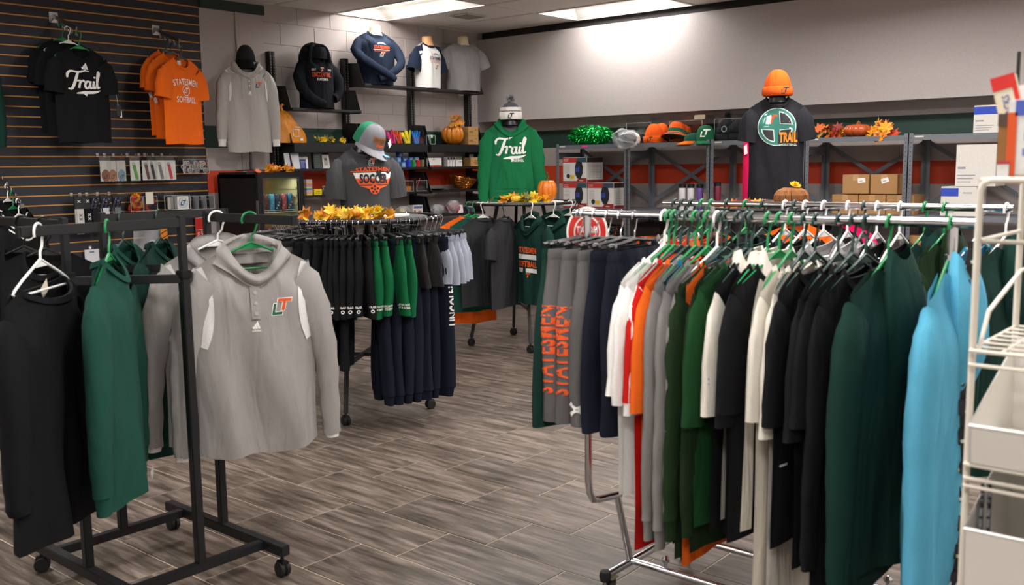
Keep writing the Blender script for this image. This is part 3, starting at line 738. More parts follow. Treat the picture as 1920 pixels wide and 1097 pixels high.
# ---- round racks
def round_rack(label, c, Rr, zr, yaw, leg_r, disc_col):
    t = thing('round_rack', label, 'rack', (c[0], c[1], 0))
    n = 64
    MB().tube([(Rr * math.cos(2 * PI * i / n), Rr * math.sin(2 * PI * i / n), zr) for i in range(n)], .013, 8, closed=True).build('ring', BLACKM, t)
    MB().lathe([(0, zr - .008), (Rr - .09, zr - .008), (Rr - .085, zr - .004), (Rr - .085, zr + .004), (Rr - .09, zr + .008), (0, zr + .008)], 48, (0, 0, 0), False).build('top_board', disc_col, t, smooth=30)
    for k in range(4):
        a = yaw + k * PI / 2; d = Vector((math.cos(a), math.sin(a), 0)); e = d * leg_r
        MB().bar(d * .2 + Vector((0, 0, zr - .02)), e + Vector((0, 0, .075)), .024, .03).build('leg', BLACKM, t, smooth=0, bevel=.003)
        MB().bar(d * (Rr - .0), d * .0, .02, .014).build('spoke', BLACKM, t, smooth=0).location = (0, 0, zr - .016)
        k_ = .27; r_ = .2 + (leg_r - .2) * (1 - (.36 - .075) / (zr - .095))
        MB().bar(d * r_ + Vector((0, 0, .36)), Vector((0, 0, .36)), .022, .022).build('brace', BLACKM, t, smooth=0)
        caster(t, e.x, e.y, .08, .031, a + .7)
    return t
R1C, R1R, R1Z = (4.13, 4.78), .53, 1.25
R2C, R2R, R2Z = (6.53, 5.42), .47, 1.25
R3C, R3R, R3Z = (7.05, 3.29), .47, 1.22
WBOARD = mat('d8d4cc', .5, 0, 'paint', name='white_board')
r1 = round_rack('black round clothing rack full of shorts, under the soccer shirt display', R1C, R1R, R1Z, math.atan2(4.54 - 4.78, 3.77 - 4.13), .44, BLACKM)
MB().lathe([(0, 0), (.2, 0), (.2, .01), (0, .01)], 40, (.12, -.06, R1Z + .008), False).build('white_turntable', WBOARD, r1, smooth=30)
round_rack('black round clothing rack in the distance under the green hoodie display', R2C, R2R, R2Z, math.atan2(5.708 - 5.42, 6.196 - 6.53), .45, WBOARD)
round_rack('black round clothing rack behind the chrome rack, under the basketball tee display', R3C, R3R, R3Z, .4, .43, BLACKM)
# ---- chrome double-rail rolling rack
CX1, CX2, CY0, CY1, CRZ = 2.60, 3.44, .73, 1.87, 1.41
cr = thing('rolling_rack', 'chrome double-rail rolling clothes rack packed with tops', 'rack', (0, 0, 0))
tr = .0125
MB().tube([(CX1, .675, CRZ), (CX1, 1.925, CRZ)], tr, 14).build('rail', CHROME, cr)
MB().tube([(CX2, .785, CRZ), (CX2, 2.09, CRZ)], tr, 14).build('rail', CHROME, cr)
for yy in (CY0, CY1):
    MB().tube([(2.70, yy, .125), (3.28, yy, .125)], .0145, 12).build('foot_tube', CHROME, cr)
    for s, cx, bx in ((-1, CX1, 2.86), (1, CX2, 3.18)):
        pts = [(cx, yy, CRZ - .01), (cx, yy, .50), (cx - s * .008, yy, .455), (cx - s * .03, yy, .425), (cx - s * .06, yy, .418), (cx - s * .19, yy, .40)]
        up = MB().tube(pts, .0125, 12).build('upright', CHROME, cr)
        MB().tube([(cx - s * .175, yy, .398), (bx, yy, .13)], .0125, 12).build('strut', CHROME, up)
        if yy < 1: MB().tube([(cx, yy, 1.33), (cx, yy, 1.12)], .018, 12).build('slip_sleeve', CHROME, up)
        ex = 2.70 if s < 0 else 3.28
        MB().lathe([(0, -.022), (.018, -.018), (.022, 0), (.018, .018), (0, .022)], 14, (ex, yy, .125)).build('end_knob', RUBBER, cr)
        cw = MB(); A = Vector((.6, .8, 0)); B = Vector((-.8, .6, 0)); ctr = Vector((ex + (.03 if s < 0 else -.03), yy, .052)); n = 22
        cw.loft([[ctr + B * k + A * (rr * math.cos(2 * PI * i / n)) + Vector((0, 0, rr * math.sin(2 * PI * i / n))) for i in range(n)] for k, rr in ((-.014, .044), (-.009, .052), (.009, .052), (.014, .044))], True, True, True)
        cs = cw.build('caster', RUBBER, cr, smooth=40)
        fk = MB(); fk.bar(ctr + B * .018 + Vector((0, 0, -.008)), ctr + B * .018 + Vector((0, 0, .06)), .026, .003, up=B); fk.bar(ctr - B * .018 + Vector((0, 0, -.008)), ctr - B * .018 + Vector((0, 0, .06)), .026, .003, up=B)
        fk.box(ctr + Vector((0, 0, .06)), (.045, .045, .004)); fk.build('fork', mat('b9b59a', .35, .8), cs, smooth=0)
for bx in (2.86, 3.18):
    b_ = MB().tube([(bx, CY0, .13), (bx, CY1, .13)], .0125, 12).build('base_bar', CHROME, cr)
    for yy in (1.72, 1.05): MB().lathe([(.007, 0), (.007, .018), (.014, .022), (.016, .032), (.01, .042), (0, .044)], 12, (bx, yy, .142)).build('thumb_screw', CHROME, b_)
# ================================================================== GARMENTS ON THE FRONT RACK
GREY, GREY2 = shiny('938e8b'), fab('7d7a78')
BLK, CHAR, NAVY = fab('131316'), fab('2c2c2e'), fab('161a26')
TEAL, DGRN, OLIV, KGRN = fab('1b4439'), fab('13322b'), fab('1c3018'), fab('0f6b41')
WHT, CRM, ORG, RED, SKY = fab('e2e0dc'), fab('d8d2c6'), fab('e0621a'), fab('b91a14'), fab('58a7c6')
HCOL = {'g': '0c7f42', 'w': 'eeedea', 'd': '16332c', 'k': '131314'}
HNAME = {'g': 'green', 'w': 'white', 'd': 'dark green', 'k': 'black'}
def lt_logo(root, body, x, z, s, cl, ct, front=True, outline=None):
    if outline:
        decal('logo_outline', shift(join(grow(lt_L(), .05), grow(lt_T(), .05)), x, z, s), outline, body, root, front, .0016)
    decal('logo', shift(lt_L(), x, z, s), cl, body, root, front, .0026); decal('logo', shift(lt_T(), x, z, s), ct, body, root, front, .0034)
def grey_hoodie(loc, rotz, label, seed, detail=True):
    WC = shiny('d9d7d3')
    r_, b = make_top('grey_hooded_pullover', label, 'shirt', loc, rotz, 'grey hooded pullovers on the front rack', GREY, W=.232, L=.775, D=.055, seed=seed, sleeve='long', cuff=WC, hood='front', collar=False, amp=.02, nf=.10, lowarm=.10, hem=.02, droop=-.1, ak=.82, cl=.018)
    for s in (-1, 1):
        decal('side_panel', stroke([(s * .205, -.066), (s * .186, -.13), (s * .176, -.22), (s * .186, -.30), (s * .21, -.36)], [.03, .036, .032, .036, .042]), WC, b, r_, off=.003)
    MB().grid(lambda u, v: ((u - .5) * .15, .026 + .006 * math.sin(9 * u), -.012 - .05 * v), 8, 3).build('neck_lining', GREY, r_, smooth=80)
    if detail:
        decal('placket', rect(-.03, -.265, .008, -.10), GREY, b, r_, off=.0075)
        for z in (-.125, -.165, -.205, -.245):
            h = decal('button', shift(disc(.0075, 12), -.011, z), mat('a9a5a0', .3), b, r_, off=.0095)
        lt_logo(r_, b, .09, -.228, .062, G_INK, O_INK, outline=W_INK)
        decal('sport_mark', shift(three_bars(), -.012, -.295, .034), W_INK, b, r_, off=.0022)
    return r_
ax = 2.16
hanger(HCOL['w'], (ax, 3.34, ARMZ - .006), R(-14), 'white plastic hanger holding the rear grey hooded pullover', 'hangers on the front rack', .031)
grey_hoodie((ax, 3.34, ARMZ - .109), R(-14), 'grey hooded pullover hanging behind the matching one on the front rack', 5, False)
hanger(HCOL['g'], (ax, 3.12, ARMZ - .006), R(-18), 'bright green hanger over the rack arm holding the nearest grey pullover', 'hangers on the front rack', .031)
grey_hoodie((ax, 3.12, ARMZ - .109), R(-18), 'grey hooded pullover with orange and green chest logo, nearest the viewer', 3)
# black shirt and green shirts
hanger(HCOL['w'], (1.375, 3.125, ARMZ - .006), R(42), 'white plastic hanger holding the long black shirt at the frame edge', 'hangers on the front rack', .031)
r_, b = make_top('black_shirt', 'long plain black shirt on a white hanger at the front rack', 'shirt', (1.375, 3.125, ARMZ - .168), R(42), None, BLK, W=.27, L=.79, D=.075, seed=21, sleeve='long', droop=1.0, amp=.022, nw=.165, nf=.05, nb=.03, drop=.045, flare=.06)
MB().add([(.03, .02, -.02), (.075, .018, .01), (.085, .02, -.03), (.045, .021, -.055)], [(0, 1, 2, 3)]).build('price_tag', mat('d9cdb8', .7), r_)
hanger(HCOL['g'], (1.60, 3.12, ARMZ - .006), R(50), 'bright green hanger holding the dark green long-sleeved shirt', 'hangers on the front rack', .031)
r_, b = make_top('green_sweatshirt', 'dark green long-sleeved shirt on a green hanger with one cuff hanging low', 'shirt', (1.60, 3.12, ARMZ - .107), R(50), None, TEAL, W=.235, L=.80, D=.06, seed=31, sleeve='long', cuff=TEAL, amp=.016, nf=.07, lowarm=.06)
MB().add([(.19, -.05, -.80), (.235, -.05, -.785), (.245, -.05, -.82), (.20, -.05, -.835)], [(0, 1, 2, 3)]).build('paper_tag', WHITEP, r_)
for X_, nm, sd, cl_, LL in ((1.96, 'teal green long-sleeved shirt hung on the far arm of the front rack', 41, TEAL, .82), (2.12, 'very dark green long shirt hung behind the teal one on the front rack', 43, DGRN, .86)):
    hanger(HCOL['d'], (X_, 3.70, ARMZ - .006), R(40), 'dark green hanger on the far arm with the ' + ('teal' if sd == 41 else 'very dark green') + ' shirt', 'hangers on the front rack', .031)
    make_top('green_long_sleeved_shirt', nm, 'shirt', (X_, 3.70, ARMZ - .107), R(40), None, cl_, W=.25, L=LL, D=.06, seed=sd, sleeve='long', cuff=cl_, amp=.016, lowarm=.0)
for Y_, sd in ((3.56, 51), (3.74, 52)):
    hanger(HCOL['k'], (1.59, Y_, ARMZ - .006), R(-55), ('front' if sd == 51 else 'rear') + ' black hanger with a black tee on the arm behind the black shirt', 'hangers on the front rack', .031)
    make_top('black_tee', ('nearer' if sd == 51 else 'farther') + ' black tee on the side arm of the front rack, behind the long black shirt', 'shirt', (1.59, Y_, ARMZ - .107), R(-55), None, BLK, W=.25, L=.74, D=.05, seed=sd, droop=.8)
# ================================================================== CHROME RACK GARMENTS
ry = lambda px: at(px, 404, 0, CX1).y
def rail1(px): return (CX1, ry(px), CRZ - .0063)
G1 = 'tops on the near rail of the chrome rack'; GH = 'hangers on the near rail of the chrome rack'
# round paper sign clipped at the rail end
sg = thing('oval_sign', 'red and white oval paper sign hanging at the end of the chrome rail', 'sign', (CX1 + .06, 1.915, 1.345), R(-55))
def oval(k, y): return [(x * k * .07, y, z * k * .085) for x, z in disc(1, 40)[0]]
MB().loft([oval(1, .0015), oval(1, -.0015)], True, True, True).build('card', mat('e6e2da', .6), sg, smooth=30)
flat('red_band', shift(disc(.063, 40, .045, 1.22), 0, 0), mat('c2261c', .6), sg, y=-.0022)
flat('red_field', shift(disc(.04, 40, 0, 1.22), 0, 0), mat('c2261c', .6), sg, y=-.0026)
mirror = lambda vf: ([(-x, z) for x, z in vf[0]], vf[1])
flat('lettering', mirror(shift(text2d('PRODUCT', width=.07, height=.024, bold=.02), 0, .008)), W_INK, sg, y=-.0034)
flat('lettering', mirror(shift(text2d('NEW', width=.05, height=.024, bold=.03), 0, -.024)), W_INK, sg, y=-.0034)
# sweatpants
PG = fab('5f5c5c')
for i, (px, dy, lab) in enumerate(((1096, 0, 'charcoal sweatpants with orange lettering down the leg, farthest along the chrome rail'), (1117, 0, 'charcoal sweatpants with orange lettering, second from the rail end'), (1141, 0, 'charcoal sweatpants with a pale sport mark low on the leg'))):
    p = rail1(px); clip_hanger(p, R(-6 + 4 * i), 'black clip hanger holding ' + ('the end', 'the second', 'the third')[i] + ' pair of charcoal sweatpants', 'clip hangers on the chrome rail')
    r_ = make_bottoms('sweatpants', lab, 'pants', p, R(-6 + 4 * i), 'charcoal sweatpants on the chrome rack', PG, W=.185, L=.56, crotch=.24, D=.036, seed=60 + i, taper=.86, spread=.01)
    lg = [c for c in r_.children if c.name.startswith('leg')][0]
    if i < 2: decal_side('lettering', shift(text2d('STATESMEN', width=.285, height=.058, bold=.025), .004, -.42, 1, PI / 2), O_INK, lg, r_)
    else: decal_side('sport_mark', shift(ua_mark(), .006, -.60, .045), W_INK, lg, r_)
for i, px in enumerate((1164, 1190)):
    p = rail1(px); clip_hanger(p, R(2 + 3 * i), 'black clip hanger with navy sweatpants, ' + ('left', 'right') [i] + ' of the two', 'clip hangers on the chrome rail')
    make_bottoms('sweatpants', ('dark navy sweatpants next to the charcoal ones', 'dark navy sweatpants next to the white tees')[i] + ' on the chrome rack', 'pants', p, R(2 + 3 * i), None, NAVY, W=.185, L=.57, crotch=.24, D=.028, seed=70 + i)
make_bottoms('sweatpants', 'dark green sweatpants showing a hem under the charcoal ones at the rail end', 'pants', (CX1, 1.90, CRZ - .006), R(-8), None, DGRN, W=.185, L=.585, crotch=.24, D=.028, seed=77)
clip_hanger((CX1, 1.90, CRZ - .006), R(-8), 'black clip hanger with dark green sweatpants at the end of the rail', 'clip hangers on the chrome rail')
# tops on hangers: (hook px, hanger, colour, W, L, sleeve, label, opts)
TOPS = [
 (1246, 'w', WHT, .25, .70, 'short', 'white tee, leftmost of three on the chrome rack', {}),
 (1254, 'g', WHT, .255, .70, 'short', 'white tee in the middle of three on the chrome rack', {}),
 (1264, 'g', WHT, .25, .72, 'short', 'white tee beside the red tee on the chrome rack', {}),
 (1276, 'd', RED, .25, .86, 'short', 'red tee squeezed between white and orange tees', {}),
 (1290, 'd', ORG, .255, .72, 'short', 'orange tee with a wide sleeve on the chrome rack', {}),
 (1304, 'g', GREY2, .25, .80, 'long', 'grey long-sleeved shirt next to the orange tee', {'cuff': GREY2, 'lowarm': .08}),
 (1316, 'd', fab('15678a'), .20, .70, None, 'blue tee peeking out between grey shirts', {}),
 (1327, 'g', GREY2, .25, .80, 'long', 'grey long-sleeved shirt in the middle of the grey ones', {'cuff': GREY2, 'lowarm': .10}),
 (1345, 'w', GREY2, .255, .78, 'long', 'grey crew-neck shirt on a white hanger beside the olive sweatshirt', {'lowarm': .06}),
 (1353, 'd', ORG, .235, .875, None, 'orange shirt hidden behind the olive sweatshirt, collar showing', {}),
 (1362, 'd', OLIV, .26, .80, 'long', 'dark olive green sweatshirt on the chrome rack', {'cuff': OLIV, 'lowarm': .06, 'rib': OLIV}),
 (1384, 'd', fab('182a16'), .25, .82, 'long', 'second dark olive sweatshirt hidden beside the forest green tee', {'cuff': OLIV, 'lowarm': .04}),
 (1400, 'd', fab('17401f'), .26, .74, 'short', 'forest green tee beside the olive sweatshirt', {}),
 (1410, 'd', BLK, .25, .74, 'short', 'black polo with cream sleeves and a small dark sleeve mark', {'mark': 1, 'scol': CRM, 'polo': CRM}),
 (1440, 'g', BLK, .25, .74, 'short', 'black polo with cream side panel on a green hanger', {'polo': CRM, 'scol': BLK}),
 (1462, 'g', BLK, .25, .76, 'short', 'black polo with cream collar next to the cream pullovers', {'polo': CRM, 'scol': BLK}),
 (1484, 'g', CRM, .24, 1.0, 'short', 'long cream pullover beside the black polos', {'sll': .06}),
 (1508, 'd', CRM, .235, 1.06, 'short', 'long cream pullover hanging lowest beside the black tees', {'sll': .1}),
 (1530, 'd', BLK, .26, .74, 'short', 'black tee next to the cream pullover on the chrome rack', {'tick': 1}),
 (1573, 'd', BLK, .265, .78, 'short', 'black tee second from the cream pullover on the chrome rack', {'tick': 1}),
 (1600, 'd', BLK, .265, .76, 'short', 'black tee third from the cream pullover on the chrome rack', {}),
 (1625, 'd', BLK, .26, .90, 'long', 'long-sleeved black shirt beside the big dark green hoodie', {'lowarm': .1}),
 (1668, 'g', DGRN, .285, .80, 'long', 'large dark green hoodie seen from the back with its hood hanging', {'cuff': DGRN, 'hoodB': 1, 'lowarm': .12, 'rib': DGRN, 'D': .05}),
 (1783, 'g', SKY, .27, .82, 'long', 'light blue hoodie at the end of the chrome rack', {'cuff': SKY, 'hoodB': 1, 'lowarm': .22, 'D': .05, 'rib': SKY}),
]
def rail_top(i, px, hc, col, W_, L_, slv, lab, o, p, grp, rz, D_=.019):
    hanger(HCOL[hc], p, rz, HNAME[hc] + ' hanger carrying the ' + ' '.join(lab.split()[:9]), GH)
    q = (p[0], p[1], p[2] - (.122 if not o.get('hoodB') else .106))
    flip = PI if o.get('hoodB') else 0
    r_, b = make_top(o.get('nm', 'long_sleeved_shirt' if slv == 'long' else 'tee_shirt') if not o.get('hoodB') else 'hoodie', lab, 'shirt' if not o.get('hoodB') else 'hoodie', q, rz + flip, grp, col, W=W_, L=L_, D=o.get('D', D_), seed=100 + i * 7, sleeve=slv, droop=.9 if slv == 'short' else .75, amp=.006 if not o.get('D') else .016, bk=.5 if not o.get('D') else .9, ak=.72 if not o.get('D') else .9, sll=o.get('sll', .05 + .05 * ((i * 37) % 5) / 4),
                     cuff=o.get('cuff'), rib=o.get('rib'), lowarm=o.get('lowarm', 0), scol=o.get('scol'), hood='back' if o.get('hoodB') else None, collar=not o.get('hoodB'), nw=.085 if o.get('hoodB') else .118, nf=.07, nb=.035, drop=.062)
    if o.get('polo'):
        neck_ring(.09, .09, .015, .05, .012, .05, .02).build('polo_collar', o['polo'], r_, smooth=60)
        decal('side_panel', stroke([(-.10, -.04), (-.15, -.2), (-.17, -.45), (-.18, -L_ + .02)], [.05, .06, .045, .05]), o['polo'], b, r_, off=.003)
    if o.get('mark'): side_print(shift(ua_mark(), 0, -.30, .022), N_INK, r_, -W_ - .045, -1)
    if o.get('tick'): decal('size_tick', rect(-.235, -.52, -.20, -.514), W_INK, b, r_, off=.003)
    return r_, b
for i, (px, hc, col, W_, L_, slv, lab, o) in enumerate(TOPS):
    rail_top(i, px, hc, col, W_, L_, slv, lab, o, rail1(px), G1, R({1668: 1, 1783: 7}.get(px, rnd.uniform(-5, 5))))
# far rail
G2 = 'tops on the far rail of the chrome rack'
ry2 = lambda px: at(px, 386, 0, CX2).y
TOP2 = [
 (1266, 'd', GREY2, .25, .80, 'long', 'grey long-sleeved shirt at the left end of the far chrome rail', {'lowarm': .12}),
 (1280, 'd', WHT, .25, .86, 'long', 'white long shirt second on the far chrome rail', {'lowarm': .15}),
 (1297, 'd', RED, .25, .92, 'short', 'long red shirt hanging on the far chrome rail', {}),
 (1316, 'g', fab('c8360f'), .25, .93, 'short', 'red-orange shirt on the far chrome rail with a low hem', {}),
 (1334, 'g', ORG, .25, .95, 'short', 'orange shirt on the far chrome rail with a low hem', {}),
 (1363, 'd', BLK, .25, .76, 'short', 'black tee on the far chrome rail near its left end', {}),
 (1398, 'g', BLK, .25, .76, 'long', 'black long-sleeved shirt on a green hanger of the far rail', {}),
 (1430, 'd', DGRN, .25, .76, 'long', 'dark green shirt on the far chrome rail amid black ones', {}),
 (1472, 'w', BLK, .25, .76, 'short', 'black tee on a white hanger of the far rail', {}),
 (1490, 'd', BLK, .25, .76, 'long', 'black shirt beside the white hanger on the far rail', {}),
 (1510, 'w', BLK, .25, .76, 'short', 'black tee left of the grey shirts on the far rail', {}),
 (1545, 'w', fab('9a9896'), .25, .74, 'long', 'light grey sweatshirt on the far rail, left one', {}),
 (1590, 'w', fab('a3a09e'), .25, .74, 'long', 'light grey sweatshirt on the far rail, middle one', {}),
 (1620, 'd', fab('918f8e'), .25, .74, 'long', 'light grey sweatshirt on the far rail, right one', {}),
 (1645, 'w', BLK, .24, .70, 'short', 'black tee right of the grey sweatshirts on the far rail', {}),
 (1688, 'w', BLK, .24, .70, 'short', 'black tee on a white hanger before the green hoodies', {}),
 (1735, 'g', DGRN, .26, .76, 'long', 'dark green hoodie on the far rail, left of two', {'hoodB': 1, 'D': .04}),
 (1772, 'g', OLIV, .26, .76, 'long', 'olive green hoodie on the far rail, right of two', {'hoodB': 1, 'D': .04}),
 (1836, 'w', fab('2f7f9e'), .25, .74, 'long', 'blue shirt on the far rail near the white wire rack', {}),
 (1888, 'w', DGRN, .27, .74, 'long', 'dark green hoodie with white and orange print at the far rail end', {'hoodB': 1, 'D': .05, 'pr': 1}),
]
for i, (px, hc, col, W_, L_, slv, lab, o) in enumerate(TOP2):
    r_, b = rail_top(40 + i, px, hc, col, W_, L_, slv, lab, o, (CX2, ry2(px), CRZ - .0063), G2, R(rnd.uniform(-6, 6)), .022)
    if o.get('pr'):
        decal('lettering', shift(text2d('LINCOLN TRAIL', width=.2, bold=.02), .06, -.33), W_INK, b, r_, False, .003)
        decal('lettering', shift(text2d('STATESMEN', width=.24, height=.06, bold=.03), .06, -.38), O_INK, b, r_, False, .003)
# ================================================================== ROUND RACK GARMENTS
BSH, GSH, CSH, LSH, MSH = fab('141518'), fab('0e5c35'), fab('2a2829'), fab('989daa'), fab('6e6c6b')
def ring_pos(c, Rr, zr, deg): return (c[0] + Rr * math.cos(R(deg)), c[1] + Rr * math.sin(R(deg)), zr - .004)
def ring_spot(px): # angle on the front half of the first ring seen at photo column px
    best = None
    for d in range(-1500, -200):
        a = d / 10; p = Vector(ring_pos(R1C, R1R, R1Z, a)) - Vector((0, 0, EYE)); x = 960 + FPX * p.dot(_r) / p.dot(_f)
        a_near = p.dot(_f) < Vector((R1C[0], R1C[1], 0)).dot(_f) + 1.0
        if best is None or abs(x - px) < best[0]: best = (abs(x - px), a)
    return best[1]
seq = [(160 + 5 * k, 'grey') for k in range(7)] + [(195 + 3.4 * k, 'trim' if k == 2 else 'black') for k in range(12)] + [(238, 'green'), (243, 'green'), (249, 'green'), (256, 'green'), (263, 'char'), (270, 'char')] + [(279 + 6.4 * k, 'light') for k in range(5)]
LB = {'grey': 'mid-grey athletic shorts with dark waistband on the left of the round rack', 'black': 'black athletic shorts hanging in the row on the front of the round rack', 'trim': 'black shorts with a white turned-up hem on the round rack',
      'green': 'bright green athletic shorts with white leg print on the round rack', 'char': 'charcoal fleece shorts on the round rack', 'light': 'light grey cotton shorts at the right of the round rack'}
cnt = {}
ORD = ('first', 'second', 'third', 'fourth', 'fifth', 'sixth', 'seventh', 'eighth', 'ninth', 'tenth', 'eleventh', 'twelfth')
for i, (deg, kind) in enumerate(seq):
    p = ring_pos(R1C, R1R, R1Z, deg); rz = R(deg) + R(rnd.uniform(-7, 7)); k = cnt[kind] = cnt.get(kind, 0) + 1
    colr = {'grey': MSH, 'black': BSH, 'trim': BSH, 'green': GSH, 'char': CSH, 'light': LSH}[kind]
    Ls = {'grey': .40, 'black': .44, 'trim': .38, 'green': .44, 'char': .30, 'light': .30}[kind] + rnd.uniform(-.015, .015)
    lab = {'grey': ORD[k - 1] + ' mid-grey shorts from the far end, dark waistband, round rack', 'black': ORD[k - 1] + ' plain black shorts from the grey ones on the round rack', 'light': ORD[k - 1] + ' light grey shorts from the charcoal ones on the round rack', 'trim': LB['trim']}[kind] if kind in ('black', 'grey', 'light', 'trim') else {('green', 1): 'green shorts nearest the black ones', ('green', 2): 'second green shorts from the black ones', ('green', 3): 'third green shorts from the black ones', ('green', 4): 'green shorts beside the charcoal ones', ('char', 1): 'charcoal fleece shorts beside the green ones', ('char', 2): 'charcoal shorts with orange arched print'}[(kind, k)] + ' on the round rack'
    clip_hanger(p, rz, 'black clip hanger carrying the ' + ORD[k - 1] + ' ' + {'grey': 'mid-grey', 'black': 'plain black', 'trim': 'white-hemmed black', 'green': 'green', 'char': 'charcoal', 'light': 'light grey'}[kind] + ' shorts on the round rack', 'clip hangers on the round rack', .16)
    r_ = make_bottoms('athletic_shorts', lab, 'shorts', p, rz, 'shorts on the round rack', colr, W=.21 if kind == 'trim' else .175, L=Ls, crotch=.20, D=.03 if kind in ('green', 'black') else .034 if kind == 'trim' else .026, band=fab('2a2a2c') if kind == 'grey' else None, seed=200 + i, hemcol=WHT if kind == 'trim' else None, taper=1.0, spread=.012)
    lg = [c for c in r_.children if c.name.startswith('leg')]
    # the outward edge faces +x locally: print sits on the leg face that turns to the viewer (+y or -y)
    tgt = lg[1]
    fr = False
    if kind == 'green' and k < 4: decal_side('lettering', join(shift(text2d('LINCOLN TRAIL', width=.06, height=.013, bold=.03), 0, -.475), shift(text2d('STATESMEN', width=.05, height=.013, bold=.03), 0, -.493)), W_INK, tgt, r_, .002, 1)
    if kind == 'black' and k in (6, 8, 9, 10, 11): decal_side('lettering', join(shift(text2d('TRAIL', width=.04, height=.014, bold=.04), 0, -.475), shift(disc(.011, 12, .005), 0, -.50)), W_INK, tgt, r_, .002, 1)
    if kind == 'char' and k == 2: decal('lettering', join(shift(text2d('LINCOLN TRAIL', width=.085, height=.022, bold=.03, arc=.7), -.11, -.29), shift(text2d('SOCCER', width=.06, height=.022, bold=.03, arc=.5), -.11, -.32)), O_INK, tgt, r_, True, .002) and None
# long trousers hanging lower inside the row, and a sparse far half of the ring
NVP = fab('151a27')
for i, deg in enumerate((172, 180, 188, 196, 204, 212, 220)):
    p = ring_pos(R1C, R1R, R1Z, deg)
    clip_hanger(p, R(deg + 3), 'black clip hanger with the ' + ORD[i] + ' black track pants on the round rack', 'clip hangers on the round rack')
    make_bottoms('track_pants', ORD[i] + ' black track pants, counted from the left, below the round rack shorts', 'pants', p, R(deg + 3), 'long trousers on the round rack', BSH, W=.13, L=.76, crotch=.26, D=.022, seed=260 + i, taper=.85)
for i, deg in enumerate((240, 246, 252, 258, 264, 270, 276)):
    p = ring_pos(R1C, R1R, R1Z, deg + 2)
    clip_hanger(p, R(deg + 3), 'black clip hanger with the ' + ORD[i] + ' navy sweatpants on the round rack', 'clip hangers on the round rack')
    last = i == 6
    r_ = make_bottoms('sweatpants', 'navy sweatpants with white lettering down the leg on the round rack' if last else ORD[i] + ' dark navy sweatpants from the left, below the green shorts', 'pants', p, R(deg + 3), None if last else 'long trousers on the round rack', NVP, W=.125 if not last else .185, L=.93, crotch=.28, D=.03, seed=280 + i, taper=.8, cuffs=NVP)
    if last: decal_side('lettering', shift(text2d('LINCOLN', width=.24, height=.045, bold=.03), 0, -.52, 1, PI / 2), W_INK, [c for c in r_.children if c.name.startswith('leg')][1], r_, .002, 1)
for i, deg in enumerate(range(10, 165, 11)):
    p = ring_pos(R1C, R1R, R1Z, deg)
    clip_hanger(p, R(deg), 'black clip hanger on the far side of the round rack', 'clip hangers on the round rack')
    make_bottoms('athletic_shorts', 'dark shorts on the far side of the round rack', 'shorts', p, R(deg), 'shorts on the round rack', (BSH, CSH, MSH)[i % 3], W=.17, L=.40, crotch=.2, D=.03, seed=300 + i)
# far round rack: tees and hoodies
def rack2(deg, col, hc, name, lab, W_=.25, L_=.72, slv='short', hood=None, seed=1, rz=None, prt=None, c=R2C, Rr=R2R, zr=R2Z, **kw):
    p = ring_pos(c, Rr, zr, deg); rz = R(deg) if rz is None else rz
    hanger(HCOL[hc], p, rz, HNAME[hc] + ' hanger with the ' + ' '.join(lab.split()[:10]), 'hangers on the far round racks')
    r_, b = make_top(name, lab, 'shirt' if not hood else 'hoodie', (p[0], p[1], p[2] - .103), rz, None, col, W=W_, L=L_, D=.045, seed=seed, sleeve=slv, hood=hood, collar=not hood, droop=.8 if slv == 'short' else .35, cuff=col if slv == 'long' else None, **kw)
    if prt: prt(r_, b)
    return r_, b
def hoodie_print(r_, b):
    decal('lettering', shift(text2d('STATESMEN', width=.25, height=.05, bold=.04), 0, -.27), O_INK, b, r_, True, .003)
    decal('stripe', rect(-.125, -.345, .125, -.305), W_INK, b, r_, True, .003)
    decal('lettering', shift(text2d('SOFTBALL', width=.25, height=.05, bold=.04), 0, -.385), O_INK, b, r_, True, .003)
    decal('stripe', rect(-.125, -.455, .125, -.42), W_INK, b, r_, True, .003)
    decal('logo', shift(lt_T(), 0, -.485, .05), O_INK, b, r_, True, .003)
rack2(150, ORG, 'g', 'orange_tee', 'orange tee hung behind the dark green one on the far round rack', L_=.92, seed=401, rz=R(156))
rack2(165, TEAL, 'g', 'green_tee', 'dark green tee over the orange one on the far round rack', L_=.80, seed=402, rz=R(166))
rack2(178, CHAR, 'w', 'charcoal_tee', 'charcoal tee hung wide on the far round rack', L_=.74, seed=403, rz=R(176), W_=.26)
r_, b = rack2(203, CHAR, 'd', 'charcoal_tee', 'charcoal tee with a hanging swing tag on the far round rack', L_=.74, seed=404, rz=R(195))
tgm = MB().bbox((-.04, -.11, -.50), (.0, -.106, -.42)); tgm.build('swing_tag', mat('1b1b1d', .5), r_, smooth=0)
flat('tag_mark', shift(three_bars(), -.02, -.465, .025), W_INK, r_, y=-.1105)
rack2(231, DGRN, 'w', 'green_hoodie', 'dark green hoodie with orange and white block print, left one on the far rack', L_=.72, slv='long', hood='front', seed=405, rz=R(254), prt=hoodie_print)
rack2(256, DGRN, 'w', 'green_hoodie', 'dark green hoodie with orange and white block print, right one on the far rack', L_=.72, slv='long', hood='front', seed=406, rz=R(264), prt=hoodie_print)
rack2(285, DGRN, 'w', 'green_hoodie', 'dark green hoodie behind the oval sign on the far rack', L_=.72, slv='long', hood='front', seed=407, rz=R(288))
rack2(310, DGRN, 'd', 'green_hoodie', 'dark green hoodie farthest right on the far rack', L_=.72, slv='long', hood='front', seed=408, rz=R(310))
